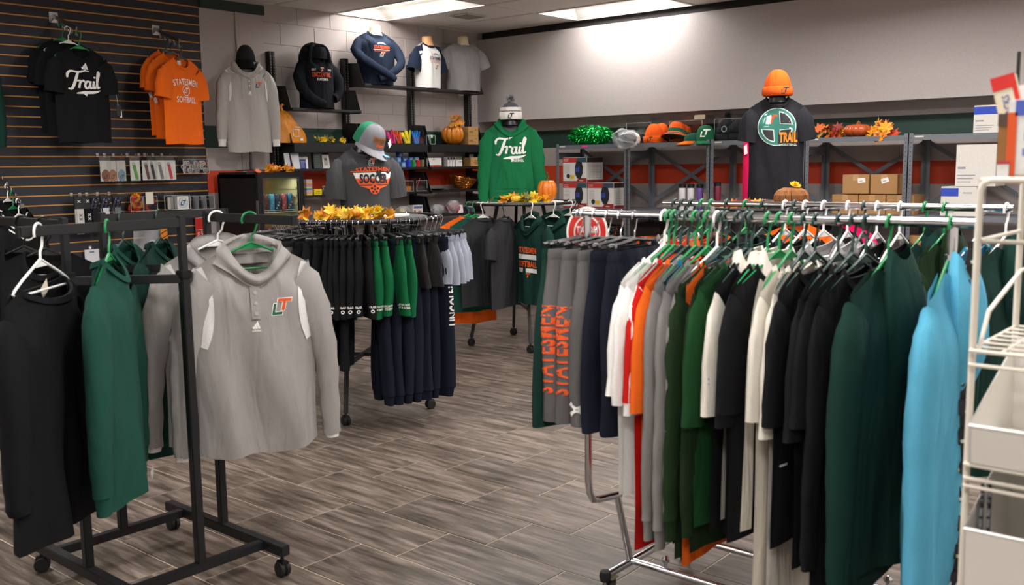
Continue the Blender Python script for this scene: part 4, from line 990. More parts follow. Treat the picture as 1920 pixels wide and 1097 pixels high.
for i, deg in enumerate((200, 225, 250, 275)):
    rack2(deg, (BLK, ORG, BLK, fab('d4145a'))[i], 'k', ('black_tee', 'orange_tee', 'black_tee', 'pink_tee')[i], ('black tee left on the hidden round rack behind the chrome rails', 'orange tee on the hidden round rack behind the chrome rails', 'black tee right on the hidden round rack behind the chrome rails', 'pink tee on the hidden round rack behind the chrome rails')[i], seed=420 + i, rz=R(-55), c=R3C, Rr=R3R, zr=R3Z)
# ================================================================== BACK WALL SHELVING
UX = (5.65, 6.545, 7.46, 8.37); UY = 7.70; SD = .235
HOLE = mat('8d8984', .7, name='upright_hole')
for i, x in enumerate(UX):
    t = thing('shelf_upright', ('black slotted shelf upright beside the tall grey shirt', 'black slotted shelf upright left of the navy long-sleeved shirt', 'black slotted shelf upright behind the bundled pens', 'black slotted shelf upright in the far corner behind the pumpkin')[i], 'shelf post', (x, UY, 0), 0, 'slotted uprights on the back wall')
    h = 2.66 if i < 3 else 2.42
    u = MB(); u.bbox((-.028, -.02, 0), (-.006, .045, h)); u.bbox((.006, -.02, 0), (.028, .045, h)); u.bbox((-.008, .0, 0), (.008, .045, h)); u.build('channel', BLACKM, t, smooth=0)
    hm = MB(); z = .9
    while z < h - .03: hm.box((-.017, -.0203, z), (.006, .001, .013)); hm.box((.017, -.0203, z), (.006, .001, .013)); z += .026
    tag(hm.build('slot', HOLE, t, smooth=0), kind='stuff')
def wall_shelf(i0, i1, z, label, lip=.022, deep=SD, plates=True, z_tall=.2):
    x0, x1 = UX[i0] + .03, UX[i1] - .03 + .01
    t = thing('metal_shelf', label, 'shelf', ((x0 + x1) / 2, UY - .02, z), 0, 'black metal wall shelves'); hw = (x1 - x0) / 2
    MB().bbox((-hw, -deep, -lip), (hw, .0, 0)).build('deck', BLACKM, t, smooth=0, bevel=.003)
    if plates:
        for s in (-1, 1):
            pts = [(0.0, -.03), (-deep + .005, -.03), (-deep + .02, .0), (-deep + .085, z_tall), (0.0, z_tall + .01)]
            MB().loft([[(s * hw + k, y, zz) for y, zz in pts] for k in (-.0015, .0015)], True, True, True).build('end_plate', BLACKM, t, smooth=0)
    return t
wall_shelf(0, 1, 2.135, 'black wall shelf under the black hoodie display'); wall_shelf(0, 1, 1.81, 'black wall shelf with the orange bag and yellow flowers', .09)
wall_shelf(0, 1, 1.565, 'black wall shelf with notebooks above the fridge'); wall_shelf(0, 1, 1.315, 'black wall shelf with the white basket and yellow box', plates=False)
wall_shelf(1, 3, 2.405, 'long black top shelf with three shirt displays'); wall_shelf(1, 2, 1.81, 'black wall shelf with bundled colourful pens', .085)
wall_shelf(2, 3, 1.81, 'black wall shelf with the big shiny pumpkin', .085); wall_shelf(1, 2, 1.565, 'black wall shelf with blue packets and clips')
wall_shelf(2, 3, 1.565, 'black wall shelf with battery boxes and a small carton'); wall_shelf(1, 2, 1.312, 'black wall shelf with orange pads in clear bins')
wall_shelf(2, 3, 1.312, 'black wall shelf with the shiny copper basket'); wall_shelf(1, 2, 1.05, 'black low wall shelf behind the soccer shirt'); wall_shelf(2, 3, 1.05, 'black low wall shelf with pink bagged goods')
# ================================================================== TORSO DISPLAYS
NECK = mat('d9c7a6', .5, name='torso_form_cream'); NECK2 = mat('c99a6b', .5, name='torso_form_tan')
def torso(label, loc, rotz, W, L, D, m, neck=.065, pole=None, base=0.0):
    t = thing('display_torso', label, 'mannequin', loc, rotz, 'torso displays'); n = 24
    prof = [(-L + .03, .80, .75), (-L * .7, .78, .75), (-L * .4, .82, .8), (-.17, .84, .74), (-.10, .72, .55), (-.05, .45, .45), (-.01, .25, .42)]
    MB().loft([[(W * a * math.cos(2 * PI * k / n), D * b_ * math.sin(2 * PI * k / n), z) for k in range(n)] for z, a, b_ in prof], True, True, True).build('bust', m, t, smooth=60)
    if neck: MB().lathe([(.075, -.035), (.062, .0), (.056, neck * .5), (.057, neck * .9), (.05, neck)], 22).build('neck', m, t, smooth=60)
    if pole:
        MB().tube([(0, 0, -L + .05), (0, 0, -base)], .012, 10).build('pole', BLACKM, t); MB().lathe([(0, -base), (.13, -base), (.13, -base + .008), (.02, -base + .014), (0, -base + .014)], 28, (0, 0, 0)).build('base_plate', BLACKM, t, smooth=30)
    return t
GT = 'display shirts on the back wall shelves'
# navy long-sleeve with crossed arms
def navy_shirt():
    c = (6.80, 7.52, 2.925); rz = R(-10)
    torso('cream torso form inside the navy long-sleeved shirt', c, rz, .235, .50, .10, NECK)
    Wd = .235; m_ = fab('1d2738')
    pr = [(Wd - .07, 0, -.12), (Wd + .01, -.03, -.2), (Wd - .0, -.10, -.32), (.06, -.145, -.43), (-.06, -.15, -.47)]
    pl = [(-Wd + .07, 0, -.12), (-Wd - .01, -.03, -.2), (-Wd + .03, -.10, -.28), (-.02, -.17, -.40), (.12, -.17, -.475)]
    r_, b = make_top('navy_long_sleeved_shirt', 'navy long-sleeved baseball shirt with crossed sleeves on the top shelf', 'shirt', c, rz, None, m_, W=Wd, L=.525, D=.125, seed=501, sleeve='long', paths=(pr, pl), sa=[.078, .062, .046, .038, .034], sb=[.045, .04, .03, .025, .022], amp=.008, nf=.05, flare=-.16)
    decal('lettering', shift(text2d('STATESMEN', width=.185, height=.034, bold=.03), .0, -.16), O_INK, b, r_, True, .003)
    decal('rule', rect(-.095, -.188, .095, -.183), W_INK, b, r_, True, .003)
    decal('lettering', shift(text2d('BASEBALL', width=.17, height=.010, bold=.01), .0, -.198), O_INK, b, r_, True, .003)
    decal('swoosh', stroke([(-.045, -.128), (-.02, -.118), (.02, -.118), (.045, -.13)], [.008, .014, .014, .006]), W_INK, b, r_, True, .003)
    lt_logo(r_, b, 0, -.232, .045, G_INK, O_INK, outline=W_INK)
navy_shirt()
def raglan():
    c = (7.55, 7.53, 2.885); rz = R(4)
    torso('tan torso form inside the white raglan tee', c, rz, .21, .48, .095, NECK2)
    r_, b = make_top('raglan_tee', 'white baseball tee with navy raglan sleeves on the top shelf', 'shirt', c, rz, None, WHT, W=.20, L=.48, D=.105, seed=511, sleeve='short', droop=.5, flare=-.1, scol=fab('1b2436'), ccol=fab('1b2436'), amp=.006, nf=.05, sa=None)
    for s in (-1, 1): decal('shoulder_panel', poly((s * .09, -.012), (s * .21, -.06), (s * .212, -.24), (s * .17, -.17)), fab('1b2436'), b, r_, True, .003)
    decal('lettering', shift(text2d('STATESMEN', width=.19, height=.034, bold=.03), .02, -.17), N_INK, b, r_, True, .003)
    decal('rule', rect(-.075, -.20, .115, -.196), O_INK, b, r_, True, .003); decal('lettering', shift(text2d('BASEBALL', width=.17, height=.010), .02, -.212), O_INK, b, r_, True, .003)
    decal('swoosh', stroke([(-.02, -.13), (.0, -.122), (.04, -.122), (.06, -.134)], [.006, .01, .01, .005]), N_INK, b, r_, True, .003)
    lt_logo(r_, b, .03, -.26, .04, N_INK, INK('a5352a'))
raglan()
c = (8.08, 7.50, 2.93); rz = R(-22)
torso('cream torso form inside the grey tee in the corner', c, rz, .225, .50, .10, NECK)
make_top('grey_tee', 'heather grey tee on the top shelf in the room corner', 'shirt', c, rz, None, fab('7f7c7b'), W=.22, L=.53, D=.11, seed=521, sleeve='short', droop=.3, flare=-.08, amp=.006, nf=.05)
# black hoodie with raised hood
def black_hoodie():
    c = (6.03, 7.52, 2.66); rz = R(-8); m_ = fab('14161d'); Wd = .185
    torso('dark torso form inside the black hoodie display', c, rz, .165, .50, .09, BLACKP, neck=0)
    pr = [(Wd - .07, 0, -.12), (Wd + .02, -.02, -.22), (Wd + .045, -.03, -.32), (Wd + .01, -.05, -.40), (Wd - .04, -.08, -.43)]
    pl = [(-Wd + .07, 0, -.12), (-Wd - .01, -.03, -.24), (-Wd + .01, -.08, -.37), (-Wd + .1, -.13, -.46), (-Wd + .19, -.14, -.49)]
    r_, b = make_top('black_hoodie', 'black hoodie with raised hood and orange lettering on the upper shelf', 'hoodie', c, rz, None, m_, W=Wd, L=.52, D=.12, seed=531, sleeve='long', paths=(pr, pl), sa=[.08, .068, .052, .045, .04], sb=[.05, .045, .038, .03, .028], amp=.006, collar=False)
    def H(u, v):
        a = -2.35 + 4.7 * u; ph = v * 1.45
        rr = .15 * math.cos(ph) ** .6
        return (rr * math.sin(a) * (1.0 + .1 * v), .03 + rr * .95 * math.cos(a) - .03 * v, -.105 + .19 * math.sin(ph) + .02 * math.cos(a))
    MB().grid(H, 30, 12).build('hood', m_, r_, smooth=80)
    MB().tube([H(0, v / 10) for v in range(0, 11)] + [H(1, v / 10) for v in range(9, -1, -1)], .02, 8).build('hood_rim', m_, r_)
    MB().lathe([(.13, -.06), (.135, 0.0), (.115, .05)], 24, (0, .02, 0), False).build('hood_inner', m_, r_)
    decal('lettering', join(shift(text2d('EST', width=.04, bold=.02), -.085, -.165), shift(text2d('1969', width=.045, bold=.02), .085, -.165), shift(text2d('STATESMEN', width=.12, height=.024, bold=.03), 0, -.255)), W_INK, b, r_, True, .003)
    decal('lettering', shift(text2d('LINCOLN TRAIL', width=.20, height=.045, bold=.02), 0, -.21), O_INK, b, r_, True, .003)
    lt_logo(r_, b, 0, -.16, .035, G_INK, O_INK, outline=W_INK)
    for s in (-1, 1): MB().tube([(s * .03, -.105, -.07), (s * .032, -.135, -.15), (s * .028, -.142, -.26 - .03 * s)], .003, 6).build('drawstring', m_, r_)
black_hoodie()
# tall grey pullover on a pole behind the fridge, with a dark knit hat
def tall_grey():
    c = (5.19, 7.44, 2.50); rz = R(-18); WC = shiny('dedcd8')
    torso('black pole stand holding the tall grey pullover', c, rz, .2, .55, .06, BLACKP, neck=0, pole=True, base=.945)
    r_, b = make_top('grey_pullover', 'grey hooded pullover on a tall stand above the fridge', 'shirt', c, rz, None, shiny('a5a09b'), W=.205, L=.78, D=.07, seed=541, sleeve='long', cuff=WC, collar=False, hood='front', amp=.012, droop=.3)
    for s in (-1, 1): decal('side_panel', stroke([(s * .185, -.065), (s * .165, -.14), (s * .16, -.25), (s * .17, -.33)], [.02, .022, .02, .012]), WC, b, r_, off=.004)
    decal('placket', rect(-.012, -.24, .012, -.08), shiny('8c8884'), b, r_, off=.004)
    for z in (-.12, -.16, -.2): decal('button', shift(disc(.006, 10), 0, z), WHITEP, b, r_, off=.006)
    lt_logo(r_, b, .085, -.19, .052, INK('27466f'), O_INK); decal('sport_mark', shift(three_bars(), .0, -.265, .03), W_INK, b, r_, True, .004)
    h = thing('knit_hat', 'dark grey knit hat on top of the tall grey pullover', 'hat', (c[0], c[1], c[2] - .01), rz)
    beanie(h, fab('26282a', 'knit'), .0, .085, h=.17, cuff=False); MB().lathe([(.083, -.035), (.09, -.02), (.088, .03), (.082, .04)], 30, (0, 0, 0), False).build('headband', fab('141517'), h)
    flat('badge', shift(lt_T(), .045, .0, .025), W_INK, h, y=-.087)
tall_grey()
# soccer tee on the near round rack
def soccer():
    c = (R1C[0] + .10, R1C[1] + .03, R1Z + .452); rz = R(-30)
    torso('dark torso form inside the soccer tee', c, rz, .16, .40, .09, BLACKP, neck=.10)
    r_, b = make_top('soccer_tee', 'charcoal soccer tee with orange print on the round rack display', 'shirt', c, rz, None, fab('414143'), W=.187, L=.44, D=.11, seed=551, sleeve='short', amp=.012, nf=.06, flare=-.1, droop=.8)
    decal('lettering', shift(shift(text2d('STATESMEN', width=.225, height=.026, bold=.03, arc=.25), .03, -.185), 0, .045), O_INK, b, r_, True, .003)
    decal('banner', shift(poly((-.10, -.21), (.16, -.205), (.13, -.285), (-.065, -.285)), 0, .045), W_INK, b, r_, True, .003)
    decal('banner', shift(poly((-.086, -.245), (.147, -.245), (.13, -.285), (-.065, -.285)), 0, .045), O_INK, b, r_, True, .004)
    decal('rule', shift(poly((-.115, -.205), (.175, -.198), (.17, -.192), (-.115, -.199)), 0, .045), O_INK, b, r_, True, .004)
    decal('lettering', shift(shift(text2d('SOCCER', width=.185, height=.062, bold=.05), .032, -.247), 0, .045), INK('20242e'), b, r_, True, .0055)
    decal('rule', shift(poly((-.06, -.292), (.125, -.292), (.06, -.315), (.005, -.315)), 0, .045), O_INK, b, r_, True, .003)
    decal('ball', shift(shift(disc(.032, 20), .033, -.315), 0, .045), O_INK, b, r_, True, .0045)
    decal('ball_patch', shift(join(*[shift(disc(.008, 5), .033 + .02 * math.cos(a_), -.315 + .02 * math.sin(a_)) for a_ in (.3, 1.55, 2.8, 4.1, 5.3)], shift(disc(.008, 5), .033, -.315)), 0, .045), INK('2a2a2c'), b, r_, True, .006)
    lt_logo(r_, b, .03, -.095, .042, INK('2a2a2c'), O_INK, outline=W_INK)
    h = thing('baseball_cap', 'green and grey trucker cap tilted on the soccer display', 'hat', (c[0] + .01, c[1] - .02, c[2] + .02), rz + R(28))
    h.rotation_euler = (R(26), R(8), rz + R(30))
    cp = ball_cap(h, fab('7b7a80'), fab('2c7a58'), fab('8b8a90'), 0, .108, .14)
    decal('patch', rect(-.05, .045, .05, .085), mat('8a5a2a', .6), cp, h, True, .003); decal('patch', shift(text2d('STATESMEN', width=.09, height=.02), 0, .066), INK('3a2616'), cp, h, True, .005); decal('patch', rect(-.026, .026, .034, .042), O_INK, cp, h, True, .003)
    MB().add([(.075, -.09, .06), (.10, -.07, .085), (.115, -.085, .05), (.09, -.105, .03)], [(0, 1, 2, 3)]).build('swing_tag', WHITEP, h)
    st = disc(.024, 16); me = bpy.data.meshes.new('brim_sticker'); me.from_pydata([(x + .035, y * .9 - .165, -.004) for x, y in st[0]], [], st[1]); me.materials.append(mat('2b9fe0', .4)); obj('brim_sticker', me, h)
soccer()
# green hoodie on the far rack
def far_hoodie():
    c = (R2C[0] - .05, R2C[1] + .05, R2Z + .70); rz = R(-50); m_ = fab('17683f')
    torso('black pole stand inside the green hoodie display', c, rz, .2, .55, .06, BLACKP, neck=.06, pole=True, base=.69)
    r_, b = make_top('green_hoodie_display', 'bright green hoodie with white script lettering on a stand', 'hoodie', c, rz, None, m_, W=.208, L=.655, D=.07, seed=561, sleeve='long', cuff=m_, collar=False, hood='front', amp=.008, rib=m_, pocket=True, droop=.25)
    decal('lettering', shift(script_trail(), 0, -.24, .265, 0, .21), W_INK, b, r_, True, .003)
    decal('lettering', shift(text2d('BASEBALL', width=.11, height=.026, bold=.03), .055, -.335), W_INK, b, r_, True, .003)
    for s in (-1, 1): MB().tube([(s * .02, -.075, -.13), (s * .024, -.08, -.2), (s * .022, -.078, -.27)], .003, 6).build('drawstring', m_, r_)
    h = thing('pompom_beanie', 'white and grey striped pompom beanie above the green hoodie', 'hat', (c[0], c[1], c[2] + .012), rz)
    beanie(h, fab('4f5054', 'knit'), .0, .092, cuffcol=fab('dedad4', 'knit'), pom=fab('8a8a8c'), band=fab('dedad4', 'knit'), h=.15)
    flat('badge', join(shift(lt_L(), 0, .032, .045), shift(lt_T(), 0, .032, .045)), INK('2a2a2c'), h, y=-.094)
    p = thing('tall_pumpkin', 'tall orange pumpkin with a leafy stem on the far rack', 'pumpkin', (R2C[0] + .03, R2C[1] - .28, R2Z + .008)); pumpkin_parts(p, .085, .20, 'd9761f', '5a6a2c', 9, rough=.35)
    for a_ in range(5): o = obj('leaf', leaf_mesh('4c5a2a', 'long'), p, (0, 0, .205)); o.scale = (.05,) * 3; o.rotation_euler = (1.2, 0, a_ * 1.25)
far_hoodie()
# basketball tee on the third rack
def bball():
    c = (R3C[0], R3C[1], R3Z + .835); rz = R(-64); m_ = fab('232327')
    torso('black pole stand inside the basketball tee display', c, rz, .2, .55, .06, BLACKP, neck=.05, pole=True, base=.825)
    r_, b = make_top('basketball_tee', 'charcoal tee with green basketball print on a tall stand', 'shirt', c, rz, None, m_, W=.205, L=.77, D=.065, seed=571, sleeve='short', droop=.8, amp=.012, nf=.07)
    g_ = INK('2f7466'); w_ = INK('cfe0d8')
    X_, Z_ = .0, -.22
    decal('ball_rim', shift(disc(.142, 36), X_, Z_), w_, b, r_, True, .003); decal('ball', shift(disc(.136, 36), X_, Z_), g_, b, r_, True, .004)
    for a0 in (0.12, PI / 2 + .12, PI + .12, 1.5 * PI + .12):
        a1 = a0 + PI / 2 - .24; pts = [(.03 * math.cos(a0 + PI / 4 - .12), .03 * math.sin(a0 + PI / 4 - .12))] + [(.118 * math.cos(a0 + (a1 - a0) * k / 6), .118 * math.sin(a0 + (a1 - a0) * k / 6)) for k in range(7)]
        if not PI / 2 < a0 < PI: decal('ball_gap', shift(poly(*pts), X_, Z_), w_, b, r_, True, .005); decal('ball_gap', shift(poly(*[(x * .84 + .07 * math.cos(a0 + .66) * .16, z * .84 + .07 * math.sin(a0 + .66) * .16) for x, z in pts]), X_, Z_), INK('232327'), b, r_, True, .006)
    lt_logo(r_, b, X_ - .05, Z_ + .05, .085, g_, O_INK, outline=w_)
    decal('patch', rect(.012, -.345, .155, -.262), INK('232327'), b, r_, True, .0075)
    decal('lettering', shift(text2d('TRAIL', width=.135, height=.078, bold=.05), .085, -.30), INK('e08a2a'), b, r_, True, .009)
    decal('lettering', shift(text2d('BASKETBALL', width=.13, height=.018, bold=.02), .085, -.355), w_, b, r_, True, .004)
    h = thing('orange_beanie', 'bright orange knit beanie on top of the basketball tee', 'hat', (c[0], c[1], c[2] + .012), rz)
    beanie(h, fab('e2591a', 'knit'), 0, .105, h=.2); flat('badge', join(shift(lt_L(), .05, .035, .05), shift(lt_T(), .05, .035, .05)), INK('26262a'), h, y=-.098)
    p = thing('straw_pumpkin', 'brown straw pumpkin with a yellow flower before the basketball tee', 'pumpkin', (R3C[0] - .22, R3C[1] - .23, R3Z + .008)); q = random.Random(5); mb = MB()
    for k in range(330):
        a_ = q.uniform(0, 2 * PI); rr = .125 * (1 - .12 * (1 - abs(math.cos(4 * a_)) ** .5)) + q.uniform(-.006, .006); pts = []
        for j in range(6):
            t_ = .12 + .78 * j / 5; pts.append((rr * math.sin(PI * t_) ** .7 * math.cos(a_ + .03 * math.sin(j)), rr * math.sin(PI * t_) ** .7 * math.sin(a_ + .03 * math.sin(j)), .155 * (.5 - .5 * math.cos(PI * t_))))
        mb.tube(pts, .0036, 4, False)
    tag(mb.build('straw', mat('8e5c32', .85, 0, 'paint'), p, smooth=0), kind='stuff'); pumpkin_parts(p, .095, .13, '4e3018', '8a5a32', 8, name='core', kind='paint', rough=.9)
    o = obj('flower', flower_mesh('e8b410'), p, (-.01, -.03, .165)); o.scale = (.05,) * 3; o.rotation_euler = (.5, 0, -.6)
bball()
pk = make_top('pink_shirt', 'hot pink shirt hanging behind the basketball tee', 'shirt', (7.45, at(1416, 262, 0, 7.45).y, 1.80), R(-40), None, fab('d61a55'), W=.105, L=.55, D=.05, seed=581, sleeve=None, amp=.012)[0]
MB().add([(-.11, -.03, -.1), (-.085, -.035, -.08), (-.08, -.035, -.16), (-.105, -.03, -.17)], [(0, 1, 2, 3)]).build('price_tag', WHITEP, pk)
tag(obj('wire_hook', MB().tube([(7.45, at(1416, 262, 0, 7.45).y, 1.785), (7.45, at(1416, 262, 0, 7.45).y, 1.83), (7.50, 3.75, 1.845), (7.9, 3.85, 1.845), (8.29, 3.95, 1.80), (8.33, 3.96, 1.782)], .003, 6).mesh('wire_hook', STEEL)), 'thin wire arm holding the hot pink shirt off the shelving', 'hook')
# ================================================================== ITEMS ON THE BACK SHELVES
SY = UY - .02 - SD   # front edge of the wall shelves
def on_shelf(px, z, back=.06): p = at(px, 300, 1, SY + back); return (p.x, p.y, z)
# orange bag
b_ = thing('drawstring_bag', 'slumped orange drawstring bag with outline logo beside the tall shirt', 'bag', on_shelf(545, 1.81, .12), R(0))
def BG(u, v):
    a = 2 * PI * u; r_ = .16 * (1 - v ** 1.6) ** .5 + .022; return (r_ * math.cos(a) + .02 * math.sin(6 * v) - .06 * v, r_ * .4 * math.sin(a) + .006 * math.sin(9 * a + 7 * v), .0 + .30 * v)
bb = MB().grid(BG, 28, 16).build('sack', mat('dd8a18', .45, 0, 'shiny'), b_, smooth=80)
decal('logo', join(*[shift(join(stroke([(-.3, .3), (-.3, -.3), (.3, -.3)], .05), stroke([(-.1, .4), (.5, .4)], .05), stroke([(.2, .4), (.2, -.1)], .05), stroke([(-.2, .2), (.4, .2)], .05)), .03, .1, .12)]), W_INK, bb, b_, True, .004)
decal('care_label', rect(.07, .02, .105, .045), W_INK, bb, b_, True, .004)
MB().tube([(-.07, 0, .29), (-.08, .01, .34), (-.06, 0, .36)], .014, 8).build('drawstring_end', mat('dd8a18', .45, 0, 'shiny'), b_)
gf = thing('flower_sprig', 'yellow silk flower sprig lying on the shelf left of the cap', 'flowers', on_shelf(622, 1.815, .06)); scatter_leaves(gf, 16, (.2, .04), ['c9a21c', '8a7a1e', 'b58d16', '6e6a20'], (.03, .05), (.01, .05), 21, ('long', 'maple'), 3, 'e8c01c')
# notebooks and packets on the shelf above the fridge
def packet(name, label, cat, px, z, w_, h_, col, back=.05, lean=12, th=.012, rz=-10, prints=(), clear=False, y=None):
    t = thing(name, label, cat, on_shelf(px, z, back), R(rz)); t.rotation_euler = (R(-lean), 0, R(rz))
    MB().bbox((-w_ / 2, 0, 0), (w_ / 2, th, h_)).build('pack', CLEAR if clear else mat(col, .5, 0, 'paint'), t, smooth=0)
    for nm, vf, c in prints: flat(nm, vf, INK(c) if isinstance(c, str) else c, t, y=-.001)
    return t
packet('white_folder', 'large white folder leaning on the shelf over the fridge', 'folder', 549, 1.568, .15, .15, 'd9dade', prints=[('clip', rect(-.06, .135, .06, .142), 'b9babf')])
packet('index_card_pack', 'blue index card pack beside the white folder', 'stationery', 570, 1.568, .085, .088, '2c3c86', .04, 4, .03, prints=[('lettering', shift(text2d('Oxford', width=.05), -.008, .066), 'e8e6e2'), ('stripe', rect(.02, .0, .0425, .088), 'dfe6ee'), ('lettering', join(*[rect(-.035, .05 - .012 * k, .005, .054 - .012 * k) for k in range(4)]), '9aa5cc')])
packet('filler_paper', 'cream ruled paper pack behind the blue cards', 'stationery', 568, 1.568, .11, .115, 'd6d0c4', .10, 5, .02, prints=[('stripe', rect(-.055, .09, .055, .094), '9aa0a8')])
packet('grid_file', 'black wire grid file holder on the shelf', 'file holder', 595, 1.568, .075, .16, '2b322e', .05, 3, .05, prints=[('wire', join(*[rect(-.034, .01 + .017 * k, .034, .016 + .017 * k) for k in range(9)]), '5c6a62')])
packet('calculator_pack', 'white blister pack leaning right of the wire file holder', 'stationery', 612, 1.568, .075, .155, 'cfccc6', .06, 10, .012, prints=[('header', rect(-.037, .135, .037, .155), '301822'), ('item', rect(-.02, .03, .018, .11), 'a5a09c'), ('item', rect(-.014, .08, .012, .098), '3a3a40')])
# lower shelf: colour stack, yellow box, white basket
st = thing('sticky_note_stack', 'stack of pastel sticky note pads beside the fridge', 'stationery', on_shelf(578, 1.315, .05), 0)
for k, c in enumerate(('d9c24a', 'd8a0a8', 'd9b9b0', '3f87a8', 'cfc47a', 'a58ab0', 'd98a5a', 'cbb7a6', 'b7aea6')): MB().bbox((-.035, 0, k * .017), (.035, .07, k * .017 + .0155)).build('pad', mat(c, .6), st, smooth=0)
bx = carton('yellow_box', 'small bright yellow box on the shelf', 'box', on_shelf(594, 1.315, .04), (.085, .06, .055), 'e8cc14', R(-8))
flat('print', join(rect(-.025, .015, .028, .02), rect(-.02, .028, .02, .036)), INK('b08a10'), bx, y=-.0012)
def basket(root, w_, d_, h_, m, nslot=9, fl=.8):
    for s in (-1, 1):
        for k in range(nslot + 1):
            x = -w_ / 2 + w_ * k / nslot
            MB().bar((x * fl, s * d_ / 2 * fl, .008), (x, s * d_ / 2, h_), .009, .003).build('slat', m, root, smooth=0)
    q = MB()
    for zz, f in ((.006, fl), (h_ * .5, (1 + fl) / 2), (h_, 1)):
        for a_, c_ in (((-1, -1), (1, -1)), ((1, -1), (1, 1)), ((1, 1), (-1, 1)), ((-1, 1), (-1, -1))): q.bar((a_[0] * w_ / 2 * f, a_[1] * d_ / 2 * f, zz), (c_[0] * w_ / 2 * f, c_[1] * d_ / 2 * f, zz), .006, .014)
    q.bbox((-w_ / 2 * fl, -d_ / 2 * fl, 0), (w_ / 2 * fl, d_ / 2 * fl, .004))
    for s in (-1, 1): q.bar((s * w_ / 2 * fl, -d_ / 2 * fl, .05), (s * w_ / 2 * fl, d_ / 2 * fl, .05), .003, .06)
    q.build('basket_frame', m, root, smooth=0)
p = on_shelf(632, 1.316, .1); wbk = thing('plastic_basket', 'white slotted plastic basket on the shelf behind the soccer shirt', 'basket', p); basket(wbk, .26, .16, .075, WHITEP)
t = thing('card_packs', 'small white packs stacked in the white basket', 'stationery', (p[0] - .05, p[1], p[2] + .045))
for k in range(3): MB().box((-.01 * k, .0, .014 + .026 * k), (.13, .05, .024), Matrix.Rotation(.1 * k, 3, 'Z')).build('pack', mat('dcdad6', .5), t, smooth=0)
# pens, bins, packets on the right half
def bundle(px, col, label, n=9, seed=0, z=1.812, back=.07):
    q = random.Random(seed); t = thing('highlighter_bundle', label, 'pens', on_shelf(px, z, back), R(-10))
    for k in range(n):
        x = -.05 + .1 * k / n; MB().tube([(x * .6, q.uniform(-.02, .03), .004), (x * 1.1 - .02, q.uniform(-.02, .03), .12 + q.uniform(-.02, .03))], .0085, 7).build('pen', mat(col, .4), t)
    MB().bbox((-.06, -.035, 0), (.06, .05, .075)).build('clear_holder', CLEAR, t, smooth=0)
bundle(737, 'e23a86', 'bundle of hot pink highlighters in a clear holder', seed=1); bundle(750, 'e8602a', 'bundle of orange highlighters in a clear holder', seed=2); bundle(765, 'e6d21e', 'bundle of yellow highlighters in a clear holder', seed=3); bundle(783, '2a7fd2', 'bundle of blue highlighters in a clear holder', seed=4)
def clear_bin(name, label, loc, w_, d_, h_, rz=0.0, div=1, cat='bin'):
    t = thing(name, label, cat, loc, rz); th = .003
    for nm, a_, c_ in (('floor_panel', (-w_ / 2, 0, 0), (w_ / 2, d_, th)), ('front_panel', (-w_ / 2, 0, th), (w_ / 2, th, h_ * .8)), ('back_panel', (-w_ / 2, d_ - th, th), (w_ / 2, d_, h_)), ('side_panel', (-w_ / 2, th, th), (-w_ / 2 + th, d_ - th, h_)), ('side_panel', (w_ / 2 - th, th, th), (w_ / 2, d_ - th, h_))):
        MB().bbox(a_, c_).build(nm, CLEAR, t, smooth=0)
    e = mat('c9ccce', .2); r_ = MB()
    for x in (-w_ / 2, w_ / 2): r_.bbox((x - .0012, -.001, 0), (x + .0012, .0015, h_ * .8))
    r_.bbox((-w_ / 2, -.001, h_ * .8 - .002), (w_ / 2, .001, h_ * .8)); r_.bbox((-w_ / 2, -.001, 0), (w_ / 2, .001, .003)); r_.build('edge', e, t, smooth=0)
    for k in range(1, div): MB().bbox((-w_ / 2 + w_ * k / div - .001, th, th), (-w_ / 2 + w_ * k / div + .001, d_ - th, h_ * .8)).build('divider', e if div > 1 else CLEAR, t, smooth=0)
    return t
cb = clear_bin('acrylic_box', 'clear acrylic box of white tags beside the pumpkin', on_shelf(809, 1.812, .05), .12, .1, .12, R(-8), 2)
for x in (-.03, .03): tag(MB().bbox((-.02, .03, .07), (.02, .04, .1)).build('white_label', WHITEP, cb, smooth=0, loc=(x, 0, 0)))
pm = thing('large_pumpkin', 'large shiny orange pumpkin with autumn leaves on the back shelf', 'pumpkin', on_shelf(850, 1.812, .115)); pumpkin_parts(pm, .128, .225, 'c4741c', '5a4a22', 11, rough=.25)
q = random.Random(9)
for k in range(22):
    o = obj('leaf', leaf_mesh(q.choice(['b8741a', 'c98a1e', 'c4561a', '9a6a1e', 'd98a20'])), pm, (q.uniform(-.12, .05) if k % 3 == 0 else q.uniform(-.05, .05), q.uniform(-.1, -.02), q.uniform(.2, .31) if k % 3 else q.uniform(.19, .24))); s_ = q.uniform(.035, .055); o.scale = (s_,) * 3; o.rotation_euler = (q.uniform(.6, 1.6), q.uniform(-.6, .6), q.uniform(-1.5, .5))
for k, z in enumerate((1.812, 1.912)):
    c_ = carton('small_carton', ('lower', 'upper')[k] + ' of two small brown cartons beside the large pumpkin', 'box', (on_shelf(885, z, .07)[0], SY + .04, z), (.17, .14, .097), 'b58a52', 0, 'cartons beside the large pumpkin'); flat('print', join(*[rect(-.07 + .011 * j, .03, -.064 + .011 * j, .055) for j in range(6)], rect(.03, .07, .065, .075), rect(.03, .06, .055, .064)), INK('6e5430'), c_, y=-.0012)
